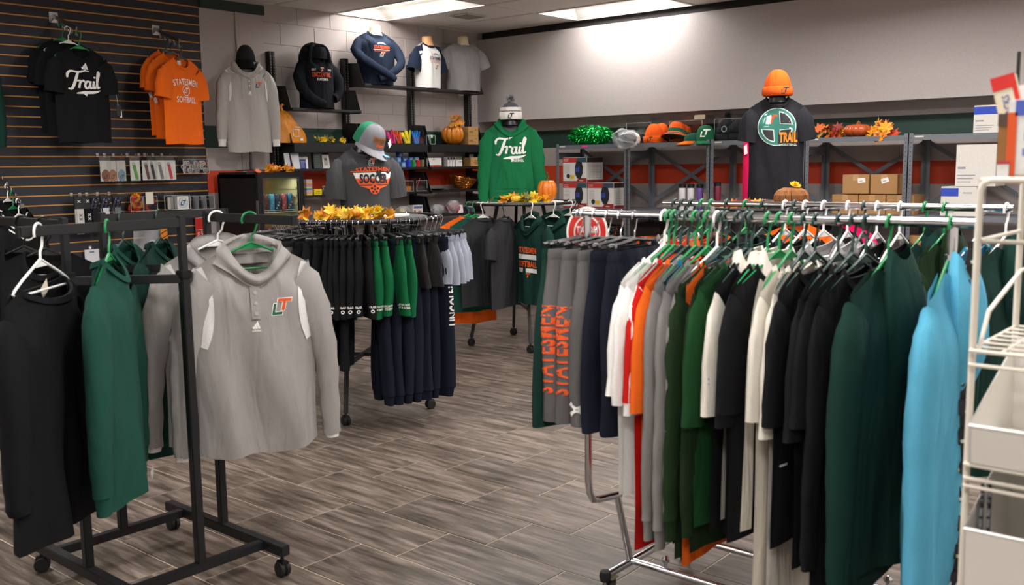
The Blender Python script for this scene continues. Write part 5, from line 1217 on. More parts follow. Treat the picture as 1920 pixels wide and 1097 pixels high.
# shelf 1.565 right: blue packets, clip cards, white box, batteries, carton
for k in range(9):
    r0, c0 = divmod(k, 4); p = on_shelf(746 + 11 * c0 + 3 * r0, 1.568 + .052 * r0, .05 + .02 * r0)
    t = carton('staple_box', ('bottom', 'second', 'top')[r0] + ' row blue stationery box, ' + ('first', 'second', 'third', 'fourth')[c0] + ' from the left, near the soccer shirt', 'box', p, (.058, .05, .05), ('3f6fae', '6f95c4', '345f9e')[k % 3], R(q.uniform(-12, 12)), 'blue boxes piled on the shelf')
    flat('print', shift(text2d('GS' if k % 2 else 'S5', width=.03, bold=.02), 0, .028), INK('dfe6f0'), t, y=-.0012)
for k, (c, nm) in enumerate((('2748c8', 'blue'), ('2c9a3c', 'green'), ('d02a22', 'red'), ('8a7a5a', 'tan'))):
    t = carton('clip_tray', 'clear tray of ' + nm + ' clips on the back shelf', 'box', on_shelf(768 + 8.5 * k, 1.568, .03), (.036, .06, .075), c, 0, 'trays of coloured clips')
    for j in range(5): MB().tube([(-.012, -.003, .012 + .012 * j), (.012, -.003, .014 + .012 * j)], .004, 5).build('clip', mat(c, .35), t)
t = carton('white_box', 'white box with a small red logo on the back shelf', 'box', on_shelf(815, 1.568, .05), (.2, .1, .095), 'dedcd8', R(-4)); flat('print', join(rect(-.03, .075, .0, .08), rect(-.08, .012, .09, .018)), INK('a03a30'), t, y=-.0012); flat('base_stripe', rect(-.098, .001, .098, .012), INK('b02a24'), t, y=-.0012)
for k in range(4):
    t = carton('index_card_box', ('first', 'second', 'third', 'fourth')[k] + ' of four dark topped card packs beside the small carton', 'box', on_shelf(841 + (0, 5, 10, 20)[k], 1.568, .05 - .005 * k), (.03 if k < 3 else .10, .06, .105), 'd8d8d6', 0, 'dark topped card packs')
    flat('header', rect(-.015 if k < 3 else -.05, .075, .015 if k < 3 else .05, .105), INK('23242c'), t, y=-.0012)
    if k == 3: flat('lettering', shift(text2d('Quick Tab', width=.075), .0, .09), INK('b9d86a'), t, y=-.002); flat('lettering', rect(-.01, .05, .04, .056), INK('30323c'), t, y=-.0016)
t = carton('small_carton', 'small brown carton at the right end of the back shelf', 'box', on_shelf(892, 1.568, .04), (.16, .12, .098), 'bb9058', R(-3)); flat('print', join(rect(-.02, .06, .025, .068), rect(-.04, .045, .045, .05), rect(-.02, .03, .03, .035)), INK('6a4a24'), t, y=-.0012)
packet('white_card', 'white card standing behind the small brown carton', 'card', 888, 1.568, .14, .14, 'e2e0de', .17, 0, .004, 0)
# shelf 1.312 right: clear bins with orange pads, copper basket, dish
for k, px in enumerate((764, 790)):
    cb = clear_bin('clear_divider_bin', ('clear bin of orange pads on the back shelf', 'clear bin holding a red pencil on the back shelf')[k], on_shelf(px, 1.314, .04), .14, .1, .14, R(-6))
    if k == 0: tag(MB().bbox((-.06, .02, 0), (.06, .08, .05)).build('orange_pad', mat('e8891c', .5, 0, 'paint'), None, smooth=0, loc=Vector(cb.location) + Vector((0, 0, .005))), 'stack of orange pads in the clear bin', 'stationery')
    else: tag(MB().tube([(-.05, .04, .01), (.02, .05, .14)], .004, 6).build('red_pencil', mat('c03a3a', .4), None, loc=cb.location), 'red pencil leaning in the clear bin', 'pencil')
ds = tag(MB().lathe([(0, .0), (.05, .0), (.085, .014), (.087, .017), (.05, .006), (0, .005)], 28, (0, 0, 0), False).build('silver_dish', STEEL, None, loc=on_shelf(818, 1.314, .1)), 'shallow silver dish on the back shelf', 'dish')
ck = thing('copper_basket', 'shiny copper woven basket tipped on the back shelf', 'basket', on_shelf(862, 1.318, .12)); ck.rotation_euler = (R(14), R(8), 0)
COP = mat('b8742e', .22, .85, name='copper_ribbon'); q = random.Random(4)
for k in range(26):
    a_ = 2 * PI * k / 26; MB().tube([(.09 * math.cos(a_), .06 * math.sin(a_), .0), (.15 * math.cos(a_ + .2), .085 * math.sin(a_ + .2), .07), (.19 * math.cos(a_ + .35), .1 * math.sin(a_ + .35), .135)], .009, 5, flat=.4).build('rib', COP, ck)
for zz, k_ in ((.015, .5), (.05, .68), (.085, .82), (.115, .92), (.135, 1)): MB().tube([(.19 * k_ * math.cos(2 * PI * j / 30) * (1 + .03 * math.sin(5 * j)), .1 * k_ * math.sin(2 * PI * j / 30), zz + .006 * math.sin(9 * j)) for j in range(30)], .009, 6, closed=True).build('weave', COP, ck)
# low shelf: bagged goods
q = random.Random(14)
def bagged(px, z, label, col, w_=.12, h_=.1, n=5, name='bagged_goods'):
    t = thing(name, label, 'bag', on_shelf(px, z, .08)); 
    for k in range(n): MB().box((q.uniform(-w_ / 2, w_ / 2), q.uniform(-.03, .05), h_ * .35 + q.uniform(-.01, h_ * .3)), (.06, .04, .05), Matrix.Rotation(q.uniform(-.6, .6), 3, 'Y')).build('item', mat(col, .4), t, smooth=0)
    def F(u, v): a = 2 * PI * u; r_ = (w_ * .72) * math.sin(PI * (.08 + .84 * v)) ** .5; return (r_ * math.cos(a) + .01 * math.sin(7 * a + 9 * v), r_ * .6 * math.sin(a) + .01 * math.sin(5 * a + 8 * v), h_ * 1.1 * v)
    MB().grid(F, 22, 10).build('plastic_wrap', BAG, t, smooth=20); return t
bagged(754, 1.052, 'clear bag of white and yellow items on the low shelf', 'd9cf7a'); t = carton('picture_box', 'white box with colour pictures on the low shelf', 'box', on_shelf(781, 1.052, .05), (.15, .08, .11), 'dcd8d2'); flat('picture', join(rect(-.06, .03, -.03, .06), rect(.0, .02, .05, .05)), INK('b06a3a'), t, y=-.0012); flat('picture', rect(-.06, .075, .065, .1), INK('5a6a9a'), t, y=-.0012)
bagged(818, 1.052, 'clear bag of silver items on the low shelf', 'a5a5aa'); bagged(848, 1.052, 'clear bag of pink items on the low shelf', 'b83a4e', .13, .13, 7); packet('white_tag_pack', 'white tagged pack at the right of the pink bag', 'stationery', 862, 1.052, .07, .09, 'dedad6', .03, 8)
bagged(880, 1.052, 'dark small bag at the right end of the low shelf', '3a3550', .08, .06, 3)
# ================================================================== FRIDGE
FX0, FX1, FY0, FY1, FZ = 4.985, 5.475, 7.06, 7.66, 1.545
fr = thing('display_fridge', 'black glass-door drinks fridge against the back wall', 'fridge', ((FX0 + FX1) / 2, FY0, 0)); fw_, fd = (FX1 - FX0) / 2, FY1 - FY0
INN = mat('c9c49a', .5, 0, name='fridge_lining')
sh = MB(); sh.bbox((-fw_, .03, .06), (-fw_ + .03, fd, FZ - .02)); sh.bbox((fw_ - .03, .03, .06), (fw_, fd, FZ - .02)); sh.bbox((-fw_, fd - .03, .06), (fw_, fd, FZ - .02)); sh.bbox((-fw_, .03, .0), (fw_, fd, .12)); sh.bbox((-fw_, .03, FZ - .05), (fw_, fd, FZ - .018))
sh.build('cabinet', mat('0c0c0d', .5, 0, 'paint'), fr, smooth=0); MB().bbox((-fw_ + .0, .16, FZ - .02), (fw_ - .0, fd, FZ)).build('lid', mat('1d1f1e', .5, 0, 'paint'), fr, smooth=0, bevel=.012)
li = MB(); x_ = fw_ - .0305
li.bbox((-x_, .05, .13), (-x_ + .004, fd - .035, FZ - .055)); li.bbox((x_ - .004, .05, .13), (x_, fd - .035, FZ - .055)); li.bbox((-x_, fd - .036, .13), (x_, fd - .031, FZ - .055)); li.bbox((-x_, .05, FZ - .056), (x_, fd - .035, FZ - .052))
for k in range(18): li.bbox((x_ - .012, .06, .2 + .07 * k), (x_ - .004, fd - .04, .22 + .07 * k))
li.build('lining', INN, fr, smooth=0)
dr = MB()
for a_, c_ in (((-fw_, 0, .1), (-fw_ + .05, .035, FZ - .005)), ((fw_ - .05, 0, .1), (fw_, .035, FZ - .005)), ((-fw_ + .05, 0, FZ - .05), (fw_ - .05, .035, FZ - .005)), ((-fw_ + .05, 0, .1), (fw_ - .05, .035, .16))): dr.bbox(a_, c_)
d_ = dr.build('door_frame', mat('1b1c1e', .35, .2), fr, smooth=0); MB().bbox((-fw_ + .05, .014, .16), (fw_ - .05, .02, FZ - .05)).build('glass', CLEAR, d_, smooth=0)
ed = MB()
for a_, c_ in (((-fw_ + .05, -.001, .16), (-fw_ + .056, .001, FZ - .05)), ((fw_ - .056, -.001, .16), (fw_ - .05, .001, FZ - .05)), ((-fw_ + .05, -.001, FZ - .056), (fw_ - .05, .001, FZ - .05))): ed.bbox(a_, c_)
ed.build('trim_strip', mat('5a5b5e', .3, .6), d_, smooth=0); MB().bbox((-fw_ - .006, .0, .8), (-fw_, .03, 1.3)).build('hinge_strip', STEEL, d_, smooth=0)
for z in (1.19, .90):
    w_ = MB()
    for k in range(14): w_.bar((-x_ + .01 + (2 * x_ - .02) * k / 13, .07, z), (-x_ + .01 + (2 * x_ - .02) * k / 13, fd - .05, z), .004, .004)
    for y in (.07, fd - .05, fd * .5): w_.bar((-x_ + .005, y, z), (x_ - .005, y, z), .006, .006)
    w_.bar((-x_ + .005, .066, z + .018), (x_ - .005, .066, z + .018), .004, .004); w_.build('wire_shelf', mat('d9dcd6', .4), fr, smooth=0)
ld = bpy.data.lights.new('fridge_lamp', 'AREA'); ld.shape = 'RECTANGLE'; ld.size = .35; ld.size_y = .06; ld.energy = .8; ld.color = (1, .97, .85); lo_ = bpy.data.objects.new('fridge_lamp', ld); COL.objects.link(lo_); lo_.parent = fr; lo_.location = (0, .1, FZ - .06)
def can(p, c1, c2, lab, h=.155, r=.029):
    t = thing('drink_can', lab, 'can', p, 0, 'tall cans in the fridge')
    MB().lathe([(0, .002), (.02, .0), (r, .012), (r, h - .014), (.024, h - .002), (.022, h), (0, h - .004)], 20, (0, 0, 0), False).build('can_body', mat(c1, .3, .3), t, smooth=50)
    q_ = random.Random(hash(lab) % 99)
    for k in range(5):
        a_ = -PI / 2 + (k - 2) * .45; z = h * (.15 + .16 * k)
        MB().loft([[((r + .0006) * math.cos(a_ + j), (r + .0006) * math.sin(a_ + j), z + zz) for j in (-.25, -.08, .08, .25)] for zz in (0, h * .1)], False, False, False).build('can_print', mat(c2, .4), t)
    MB().lathe([(0, h - .003), (.0215, h - .003)], 18, (0, 0, .001), False).build('lid', STEEL, t)
fx = (FX0 + FX1) / 2
for k, (c1, c2, nm) in enumerate((('c7d0c4', 'd2572a', 'white and orange'), ('6b3a3a', '8a4a48', 'maroon'), ('56a7c4', '7cc0d8', 'light blue'), ('3a4254', '7fb4b8', 'dark navy'), ('a8545a', 'c9806a', 'dusty red'), ('1f6d8c', 'd9824a', 'teal blue'))):
    can((fx - .165 + .066 * k, FY0 + .11, 1.194), c1, c2, nm + ' tall drink can on the upper fridge shelf')
for k in range(5): can((fx - .15 + .07 * k, FY0 + .11, .905), '8a4a62', 'c9a0b0', ('first', 'second', 'third', 'fourth', 'fifth')[k] + ' mauve drink can from the hinge on the lower fridge shelf', .15)
lf = thing('leaf_garland', 'orange autumn leaf garland lying on top of the fridge', 'garland', (fx + .05, FY0 + .12, FZ)); scatter_leaves(lf, 22, (.21, .05), ['d9641a', 'e08a1c', 'c94a1a', 'e0a01c'], (.035, .055), (.0, .04), 33); pumpkin_parts(lf, .04, .055, 'e0921c', '8a6a22', 8, (-.06, -.02, .0), name='small_gourd')
# ================================================================== GREY STEEL SHELVING
SX0, SX1 = 8.30, 8.76; BAYS = (6.376, 5.475, 4.54, 3.60, 2.71, 1.80); ZS = (1.775, 1.115, .72, .12)
for k in range(5):
    y1, y0 = BAYS[k], BAYS[k + 1]; nm = ('green pompom and helmet boxes', 'orange beanies and bucket hats', 'black beanies behind the basketball tee', 'autumn leaves above the brown cartons', 'white and blue boxes')[k]
    t = thing('steel_shelving', 'grey steel shelving bay with ' + nm, 'shelving', (SX0, (y0 + y1) / 2, 0), 0, 'grey steel shelving bays'); hw = (y1 - y0) / 2
    for z in ZS:
        s_ = MB(); s_.bbox((0, -hw + .003, -.004), (SX1 - SX0, hw - .003, 0)); s_.bbox((-.003, -hw + .003, -.042), (.003, hw - .003, 0)); s_.bbox((SX1 - SX0 - .003, -hw + .003, -.03), (SX1 - SX0 + .002, hw - .003, 0)); s_.build('shelf', GREYM, t, smooth=0, loc=(0, 0, z))
    for x in (0, SX1 - SX0):
        for s in (-1, 1):
            yy = s * (hw - .002); sx = 1 if x == 0 else -1
            po = MB(); po.bbox((x - .004 * sx, yy - s * .035, 0), (x - .001 * sx, yy, 1.79)); po.bbox((x - .004 * sx, yy - s * .003, 0), (x + .035 * sx, yy, 1.79)); p_ = po.build('post', GREYM, t, smooth=0)
            if x == 0:
                hm = MB(); z = .7
                while z < 1.76: hm.box((-.0045, yy - s * .018, z), (.001, .009, .006)); z += .0375
                tag(hm.build('slot', mat('2c2e31', .8), p_, smooth=0), kind='stuff')
    MB().bar((SX1 - SX0 + .006, -hw + .02, 1.72), (SX1 - SX0 + .006, hw - .02, 1.18), .036, .004, up=(1, 0, 0)).build('back_brace', GREYM, t, smooth=0); MB().bar((SX1 - SX0 + .01, hw - .02, 1.72), (SX1 - SX0 + .01, -hw + .02, 1.18), .036, .004, up=(1, 0, 0)).build('back_brace', GREYM, t, smooth=0)
    for s in (-1, 1):
        MB().bbox((.0, s * hw - .003 * s, 1.63), (SX1 - SX0, s * hw, 1.70)).build('side_plate', GREYM, t, smooth=0)
    if k == 0: MB().bbox((-.0045, -.02 + .06, -.026 + 1.775), (-.003, .05 + .06, -.006 + 1.775)).build('price_sticker', mat('f0379a', .6), t, smooth=0)
    MB().bbox((-.0045, hw - .12, 1.775 - .02), (-.003, hw - .05, 1.775 - .008)).build('shelf_label', mat('c9c6c0', .6), t, smooth=0)
Z1, Z2, Z3 = ZS[0], ZS[1], ZS[2]
def gs(px, z, back=.06): p = at(px, 300, 0, SX0 + back); return (p.x, p.y, z)
FACE = R(-90)   # front of a box turned to -X
# pompom
pp = thing('cheer_pompom', 'shiny green tinsel pompom on the grey shelving', 'pompom', gs(1107, Z1, .13)); q = random.Random(8); mb = MB()
for k in range(2600):
    d = Vector((q.gauss(0, 1), q.gauss(0, 1), q.gauss(.1, 1))).normalized(); c0 = Vector((d.x * .115, d.y * .235, .115 + d.z * .085)) * q.uniform(.86, 1.04)
    t_ = Vector((q.gauss(0, .6), q.gauss(0, .8), -abs(q.gauss(.5, .6)))).normalized(); e = t_.cross(d).normalized() * q.uniform(.003, .006); e1 = c0 + t_ * .022 + d * .012; e2 = e1 + t_ * .022
    c0.z, e1.z, e2.z = max(.004, c0.z), max(.004, e1.z), max(.004, e2.z)
    mb.add([c0 + e, c0 - e, e1 - e, e1 + e, e2 - e, e2 + e], [(0, 1, 2, 3), (3, 2, 4, 5)])
tag(mb.build('tinsel', mat('0d9a3c', .22, .75, name='green_tinsel'), pp, smooth=0), kind='stuff'); MB().tube([(0, -.06, .03), (0, .06, .03)], .012, 8).build('grip', mat('0d9a3c', .4), pp)
# hats in clear boxes
for k, (px, w_, lab) in enumerate(((1197, .29, 'clear acrylic box holding the bagged pompom beanie'), (1285, .36, 'clear acrylic box behind the bucket hats'), (1368, .33, 'clear acrylic box of black beanies'))):
    cb = clear_bin('acrylic_display_box', lab, gs(px, Z1, .12), w_, .25, .26, FACE)
def hat(px, lab, name, z, back, **kw):
    t = thing(name, lab, 'hat', gs(px, z, back), FACE); beanie(t, **kw); return t
bg = thing('bagged_beanie', 'white and grey pompom beanie lying in a clear plastic bag', 'hat', gs(1187, Z1 + .03, .05), FACE); bg.rotation_euler = (R(80), 0, FACE); beanie(bg, fab('5a5a5e', 'knit'), 0, .085, cuffcol=fab('dedad4', 'knit'), pom=fab('8a8a8c'), h=.13)
def PB(u, v): a = 2 * PI * u; r_ = .11 * math.sin(PI * (.1 + .85 * v)) ** .5; return (r_ * math.cos(a) - .06 * v + .012 * math.sin(6 * a), r_ * math.sin(a) * .9 + .012 * math.sin(8 * v + 5 * a), -.03 + .25 * v)
MB().grid(PB, 20, 12).build('plastic_bag', BAG, bg, smooth=20)
OB = fab('dd5818', 'knit')
h = hat(1226, 'orange knit beanie with a small dark logo in the clear box', 'orange_beanie', Z1, .1, col=OB, r=.10, h=.19); flat('badge', join(shift(lt_L(), .01, .035, .05), shift(lt_T(), .01, .035, .05)), INK('3a2a20'), h, y=-.096)
hat(1240, 'second orange beanie behind the one with the dark logo', 'orange_beanie', Z1, .26, col=OB, r=.10, h=.20)
def bucket(px, z, back, lab, tilt, c1, c2, c3):
    t = thing('bucket_hat', lab, 'hat', gs(px, z, back), FACE); t.rotation_euler = (tilt, 0, FACE)
    MB().lathe([(.085, .05), (.08, .09), (.068, .145), (.06, .152), (0, .155)], 30, (0, 0, 0), False).build('crown', fab(c1), t, smooth=50)
    MB().lathe([(.087, .05), (.083, .088)], 30, (0, 0, 0), False).build('band', fab(c2), t)
    for k in range(4):
        a0, a1 = k / 4, (k + 1) / 4; MB().lathe([(.085 + .06 * a0, .052 - .05 * a0), (.085 + .06 * a1, .052 - .05 * a1)], 30, (0, 0, 0), False).build('brim_ring', fab(c3 if k % 2 else c1), t)
    return t
for k in range(3): bucket(1266 + 6 * k, Z1 + .002 + .018 * (2 - k), .11 + .03 * k, ('orange and green striped bucket hat at the front of its stack', 'orange and green striped bucket hat in the middle of its stack', 'orange and green striped bucket hat at the back of its stack')[k], R(-16), 'd8541a', '1f5a44', '20453a')
t = thing('baseball_cap', 'green cap with white letters beside the bucket hats', 'hat', gs(1322, Z1 + .002, .09), R(-65)); cp = ball_cap(t, fab('1d5a3a'), fab('1d5a3a'), fab('1d5a3a'), 0, .10, .15); decal('badge', join(shift(lt_L(), -.0, .075, .075), shift(lt_T(), 0, .075, .075)), W_INK, cp, t, True, .004)
t = thing('baseball_cap', 'orange-billed cap lying between bucket hats and green cap', 'hat', gs(1300, Z1 + .002, .07), R(-140)); ball_cap(t, fab('1d4a38'), fab('1d4a38'), fab('dd6a1e'), 0, .09, .08)
tg = tag(MB().bbox((-.06, -.001, -.022), (.06, .001, .022)).build('paper_tag', mat('b9a88e', .7), None, smooth=0, bevel=.015, loc=gs(1311, Z1 + .235, .115), rotz=FACE), 'oval tan paper tag on the clear box', 'tag')
BK = fab('1a1b1d', 'knit')
for k, (px, dz, pm_) in enumerate(((1364, .06, 1), (1385, .07, 0), (1360, .0, 0), (1382, .0, 0))):
    h = hat(px, ('black pompom beanie on top of the pile in the clear box', 'black beanie on top of the pile beside the pompom one', 'black beanie under the pompom one in the clear box', 'black beanie at the bottom right of the pile')[k], 'black_beanie', Z1 + dz, .15, col=BK, r=.10, h=.15 if pm_ else .12, pom=fab('2c2d30') if pm_ else None)
    if k == 0: flat('badge', shift(disc(.03, 16, .02), .01, .05), INK('7a8a84'), h, y=-.097)
lf = thing('leaf_garland', 'red and orange maple leaf garland with a flat pumpkin on the grey shelving', 'garland', gs(1607, Z1, .08), FACE); scatter_leaves(lf, 34, (.33, .06), ['d9641a', 'e08a1c', 'b8381a', 'e0a01c', '8a2418'], (.05, .085), (.0, .10), 44); pumpkin_parts(lf, .115, .115, 'b8542a', '8a5a2a', 9, (.0, -.01, .0), name='flat_pumpkin', rough=.3)
for k in range(4): o = obj('leaf', leaf_mesh(('e08a1c', 'e0741a', 'd98a20', 'e0a01c')[k]), lf, (.20 + .02 * k, -.075, -.03 + .03 * k)); o.scale = (.08,) * 3; o.rotation_euler = (1.4, 0, .3 * k - .4)
# helmet boxes
def helmet_box(y0, z, w_, lab):
    t = carton('helmet_box', lab, 'box', (SX0 + .03, y0 - w_ / 2, z), (w_, .30, .262), 'd5d2cd', FACE, 'helmet boxes on the grey shelving')
    hw = w_ / 2; h_ = .262
    flat('top_band', poly((-hw, h_ - .05), (hw * .1, h_ - .05), (hw * .25, h_), (-hw, h_)), INK('b42a22'), t, y=-.0012); flat('top_band', poly((hw * .1, h_ - .05), (hw, h_ - .05), (hw, h_), (hw * .25, h_)), INK('2d4456'), t, y=-.0012)
    flat('foot_band', poly((hw * .1, 0), (hw, 0), (hw, .05), (hw * .3, .05)), INK('93241f'), t, y=-.0012); flat('foot_band', rect(-hw, 0, hw * .3, .018), INK('93241f'), t, y=-.0014)
    flat('lettering', shift(text2d('LINCOLN', width=.055, bold=.02), -hw + .045, h_ - .02), W_INK, t, y=-.0022); flat('lettering', shift(text2d('ELECTRIC', width=.055), -hw + .045, h_ - .036), W_INK, t, y=-.0022); flat('lettering', shift(text2d('VIKING', width=.05, bold=.02), hw * .55, .022), W_INK, t, y=-.0022)
    flat('helmet_picture', shift(poly((-.035, .09), (0, .1), (.04, .085), (.055, .03), (.05, -.03), (.02, -.085), (-.02, -.08), (-.05, -.03), (-.05, .04)), hw * .35, .125), INK('1a1b22'), t, y=-.0022); flat('visor_picture', shift(poly((-.035, .02), (.015, .03), (.015, -.02), (-.035, -.025)), hw * .3, .135), INK('2f3d96'), t, y=-.003)
    flat('small_picture', shift(disc(.024, 14), -hw * .55, .07), INK('22232a'), t, y=-.0022); flat('small_picture', shift(rect(-.02, -.02, .03, .02), -hw * .25, .06), INK('d9b21c'), t, y=-.0018)
    flat('text_lines', join(*[rect(-hw + .02, .1 + .014 * k, -hw + .09, .104 + .014 * k) for k in range(7)]), INK('a7a4a0'), t, y=-.002)
    # side panel (towards -Y) with its own print
    sd = MB(); s_ = hw + .0013
    sd.add([(s_, .005, .0), (s_, .295, .0), (s_, .295, .03), (s_, .005, .03)], [(0, 1, 2, 3)]); sd.build('side_band', INK('8a2a26'), t, smooth=0)
    sd = MB(); sd.add([(s_, .005, h_ - .05), (s_, .295, h_ - .05), (s_, .295, h_), (s_, .005, h_)], [(0, 1, 2, 3)]); sd.build('side_band', INK('332626'), t, smooth=0)
    sd = MB()
    for k in range(4):
        for j in range(9): sd.add([(s_, .03 + .065 * k, .05 + .016 * j), (s_, .08 + .065 * k, .05 + .016 * j), (s_, .08 + .065 * k, .054 + .016 * j), (s_, .03 + .065 * k, .054 + .016 * j)], [(0, 1, 2, 3)])
    sd.build('side_text', INK('9a9692'), t, smooth=0)
helmet_box(6.31, Z2, .31, 'welding helmet box at the lower left of the stack'); helmet_box(5.99, Z2, .33, 'welding helmet box at the lower right of the stack'); helmet_box(6.31, Z2 + .267, .31, 'welding helmet box on top of the stack')
# tumblers and bottles
def tumbler(px, c1, c2, lab, h=.16, r=.035):
    t = thing('tumbler', lab, 'bottle', gs(px, Z2, .06), 0, 'bottles on the grey shelving')
    MB().lathe([(0, 0), (r * .8, 0), (r * .85, .01), (r, h - .01), (r * .9, h)], 20, (0, 0, 0), False).build('cup', mat(c1, .35), t); MB().lathe([(r * .95, h - .004), (r * 1.0, h + .004), (r * .98, h + .03), (r * .7, h + .035), (0, h + .035)], 20, (0, 0, 0), False).build('lid', mat(c2, .4), t)
    return t
tumbler(1280, 'dedcda', '1a1a1c', 'white tumbler with black lid, left of two', .22); tumbler(1296, 'dedcda', '1a1a1c', 'white tumbler with black lid, beside the purple one', .22)
t = tumbler(1313, '6a4a9a', '1a1a1c', 'purple tumbler with white lettering', .22); flat('lettering', shift(text2d('Trail', width=.05, bold=.02), 0, .06), W_INK, t, y=-.036); tumbler(1346, '7a1f38', '1a1a1c', 'maroon bottle with black lid behind the shelf post', .24)
t = thing('wooden_sunburst', 'small pale wooden star ornament beside the purple tumbler', 'ornament', gs(1327, Z2 + .105, .04), FACE); V = [(.1 * (1 if k % 2 else .62) * math.cos(2 * PI * k / 18) * .6, .1 * (1 if k % 2 else .62) * math.sin(2 * PI * k / 18)) for k in range(18)]
MB().loft([[(x, y, z) for x, z in V] for y in (0, .01)], True, True, True).build('star', mat('b79a78', .7, 0, 'paint'), t, smooth=0); MB().bbox((-.02, -.01, -.105), (.02, .03, -.09)).build('foot', mat('b79a78', .7, 0, 'paint'), t, smooth=0)
# brown cartons: two above three
for k, (y, z, lab) in enumerate(((3.36, Z2, 'brown carton at the bottom left of the stack'), (3.125, Z2, 'brown carton at the bottom middle of the stack'), (2.89, Z2, 'brown carton at the bottom right of the stack'), (3.27, Z2 + .17, 'brown carton with white label on the top left of the stack'), (3.03, Z2 + .17, 'brown carton with crooked white label on the top right of the stack'))):
    t = carton('brown_carton', lab, 'box', (SX0 + .04, y - .115, z + (0 if k < 3 else 0.003)), (.228, .28, .163), 'a67c4e', FACE + R((0, 0, 0, 1, -2)[k]), 'brown cartons on the grey shelving', tape=mat('b8936a', .4))
    if k > 2: fl = flat('paper_label', shift(rect(-.032, -.02, .032, .02), .05 - .04 * (k - 3), .115, 1, .12 if k == 3 else .3), W_INK, t, y=-.0014); flat('label_text', shift(rect(-.02, -.006, .01, -.002), .05 - .04 * (k - 3), .115, 1, .2), INK('55524e'), t, y=-.002)
t = carton('low_carton', 'brown carton on the low shelf seen between the rails', 'box', (SX0 + .05, 2.58, Z3), (.38, .3, .22), 'a67c4e', FACE, tape=mat('c9b08a', .4))
# white boxes with blue print
def blue_box(px, z, w_, h_, d_, lab, band, back=.05):
    t = carton('white_paper_box', lab, 'box', gs(px, z, back), (w_, d_, h_), 'cfcac3', FACE, 'white boxes on the grey shelving'); hw = w_ / 2
    if band: flat('blue_band', rect(-hw, h_ * .68, hw if band > 1 else 0, h_ * .96), INK('2a45a8'), t, y=-.0012); flat('lettering', shift(text2d('dynarex', width=w_ * .25), hw * .55 if band > 1 else hw * .5, h_ * .8), INK('dfe3ee') if band > 1 else INK('55524e'), t, y=-.002)
    flat('text_lines', join(rect(-hw * .9, h_ * .42, -hw * .5, h_ * .47), *[rect(-hw * .9, h_ * (.1 + .08 * k), -hw * (.2 - .1 * k), h_ * (.12 + .08 * k)) for k in range(3)]), INK('8f8d94'), t, y=-.0012); return t
blue_box(1860, Z1, .30, .215, .25, 'white box with a blue band on top of the shelving', 2); blue_box(1800, Z2, .27, .16 + .075, .3, 'white box with a partial blue band on the middle shelf', 1, .03); blue_box(1830, Z2 + .24, .30, .33, .3, 'large plain white box stacked above the blue banded one', 0, .04)
# things on the low shelf
bk = thing('ribbon_basket', 'black basket with orange ribbon on the low shelf', 'basket', gs(1140, Z3, .16)); q = random.Random(6); DK = mat('1c1412', .5, 0, 'paint'); OR_ = mat('b8542a', .45, 0, 'paint')
for zz, k_ in ((.02, .7), (.07, .8), (.12, .9), (.17, 1.0), (.2, 1.02)): MB().tube([(.15 * k_ * math.cos(2 * PI * j / 28), .21 * k_ * math.sin(2 * PI * j / 28), zz + .012 * math.sin(7 * j)) for j in range(28)], .012, 6, closed=True).build('weave', DK, bk)
for k in range(24): a_ = 2 * PI * k / 24; MB().tube([(.1 * math.cos(a_), .15 * math.sin(a_), 0), (.155 * math.cos(a_ + .15), .215 * math.sin(a_ + .15), .2)], .009, 5).build('rib', DK if k % 3 else OR_, bk)
MB().tube([(0, .2 * math.cos(PI * k / 12), .2 + .15 * math.sin(PI * k / 12)) for k in range(13)], .008, 6).build('handle', OR_, bk)
t = thing('orange_cloth', 'folded orange cloth on the low shelf behind the clip hangers', 'cloth', gs(1230, Z3, .2)); MB().grid(lambda u, v: (.3 * (v - .5), .3 * (u - .5), .10 + .02 * math.sin(9 * u + 4 * v)), 12, 12).build('upper_layer', ORG, t, smooth=80); MB().bbox((-.15, -.15, 0), (.15, .15, .085)).build('lower_layer', ORG, t, smooth=0, bevel=.02)
t = carton('dark_bin', 'dark storage bin on the low shelf left bay', 'box', gs(1215, Z3, .26), (.3, .2, .24), '241f1e', FACE)
# ================================================================== AUTUMN DECOR ON RACKS
t = thing('leaf_garland', 'golden leaf and sunflower garland around the soccer shirt', 'garland', (R1C[0] - .22, R1C[1] - .16, R1Z + .01), R(-50)); scatter_leaves(t, 46, (.27, .07), ['d9a018', 'e0b41c', 'd9a820', 'c98a16', '9a9a24', 'e0bc28', 'd9761a'], (.04, .07), (.0, .05), 51, ('maple', 'long', 'maple'), 5, 'eab414'); pumpkin_parts(t, .045, .055, 'e08a1c', '8a7a22', 9, (.04, -.03, .01), name='small_gourd')
t = thing('leaf_garland', 'yellow flower garland at the foot of the green hoodie', 'garland', (R2C[0] - .20, R2C[1] - .16, R2Z + .01), R(-50)); scatter_leaves(t, 30, (.24, .05), ['e0b41c', 'd9a018', 'e8c41c', 'd98a1c', '6a6a20'], (.045, .07), (.0, .06), 55, ('maple',), 4, 'f0b81c'); pumpkin_parts(t, .045, .055, 'e0b83a', '8a7a22', 9, (-.03, -.03, .01), name='small_gourd')
t = thing('leaf_garland', 'orange leaf garland on the rack left of the straw pumpkin', 'garland', (R3C[0] - .25, R3C[1] + .05, R3Z + .01), R(-60)); scatter_leaves(t, 22, (.22, .06), ['e0641a', 'e08a1c', 'd9501a', 'e0a01c'], (.045, .075), (.0, .04), 57)
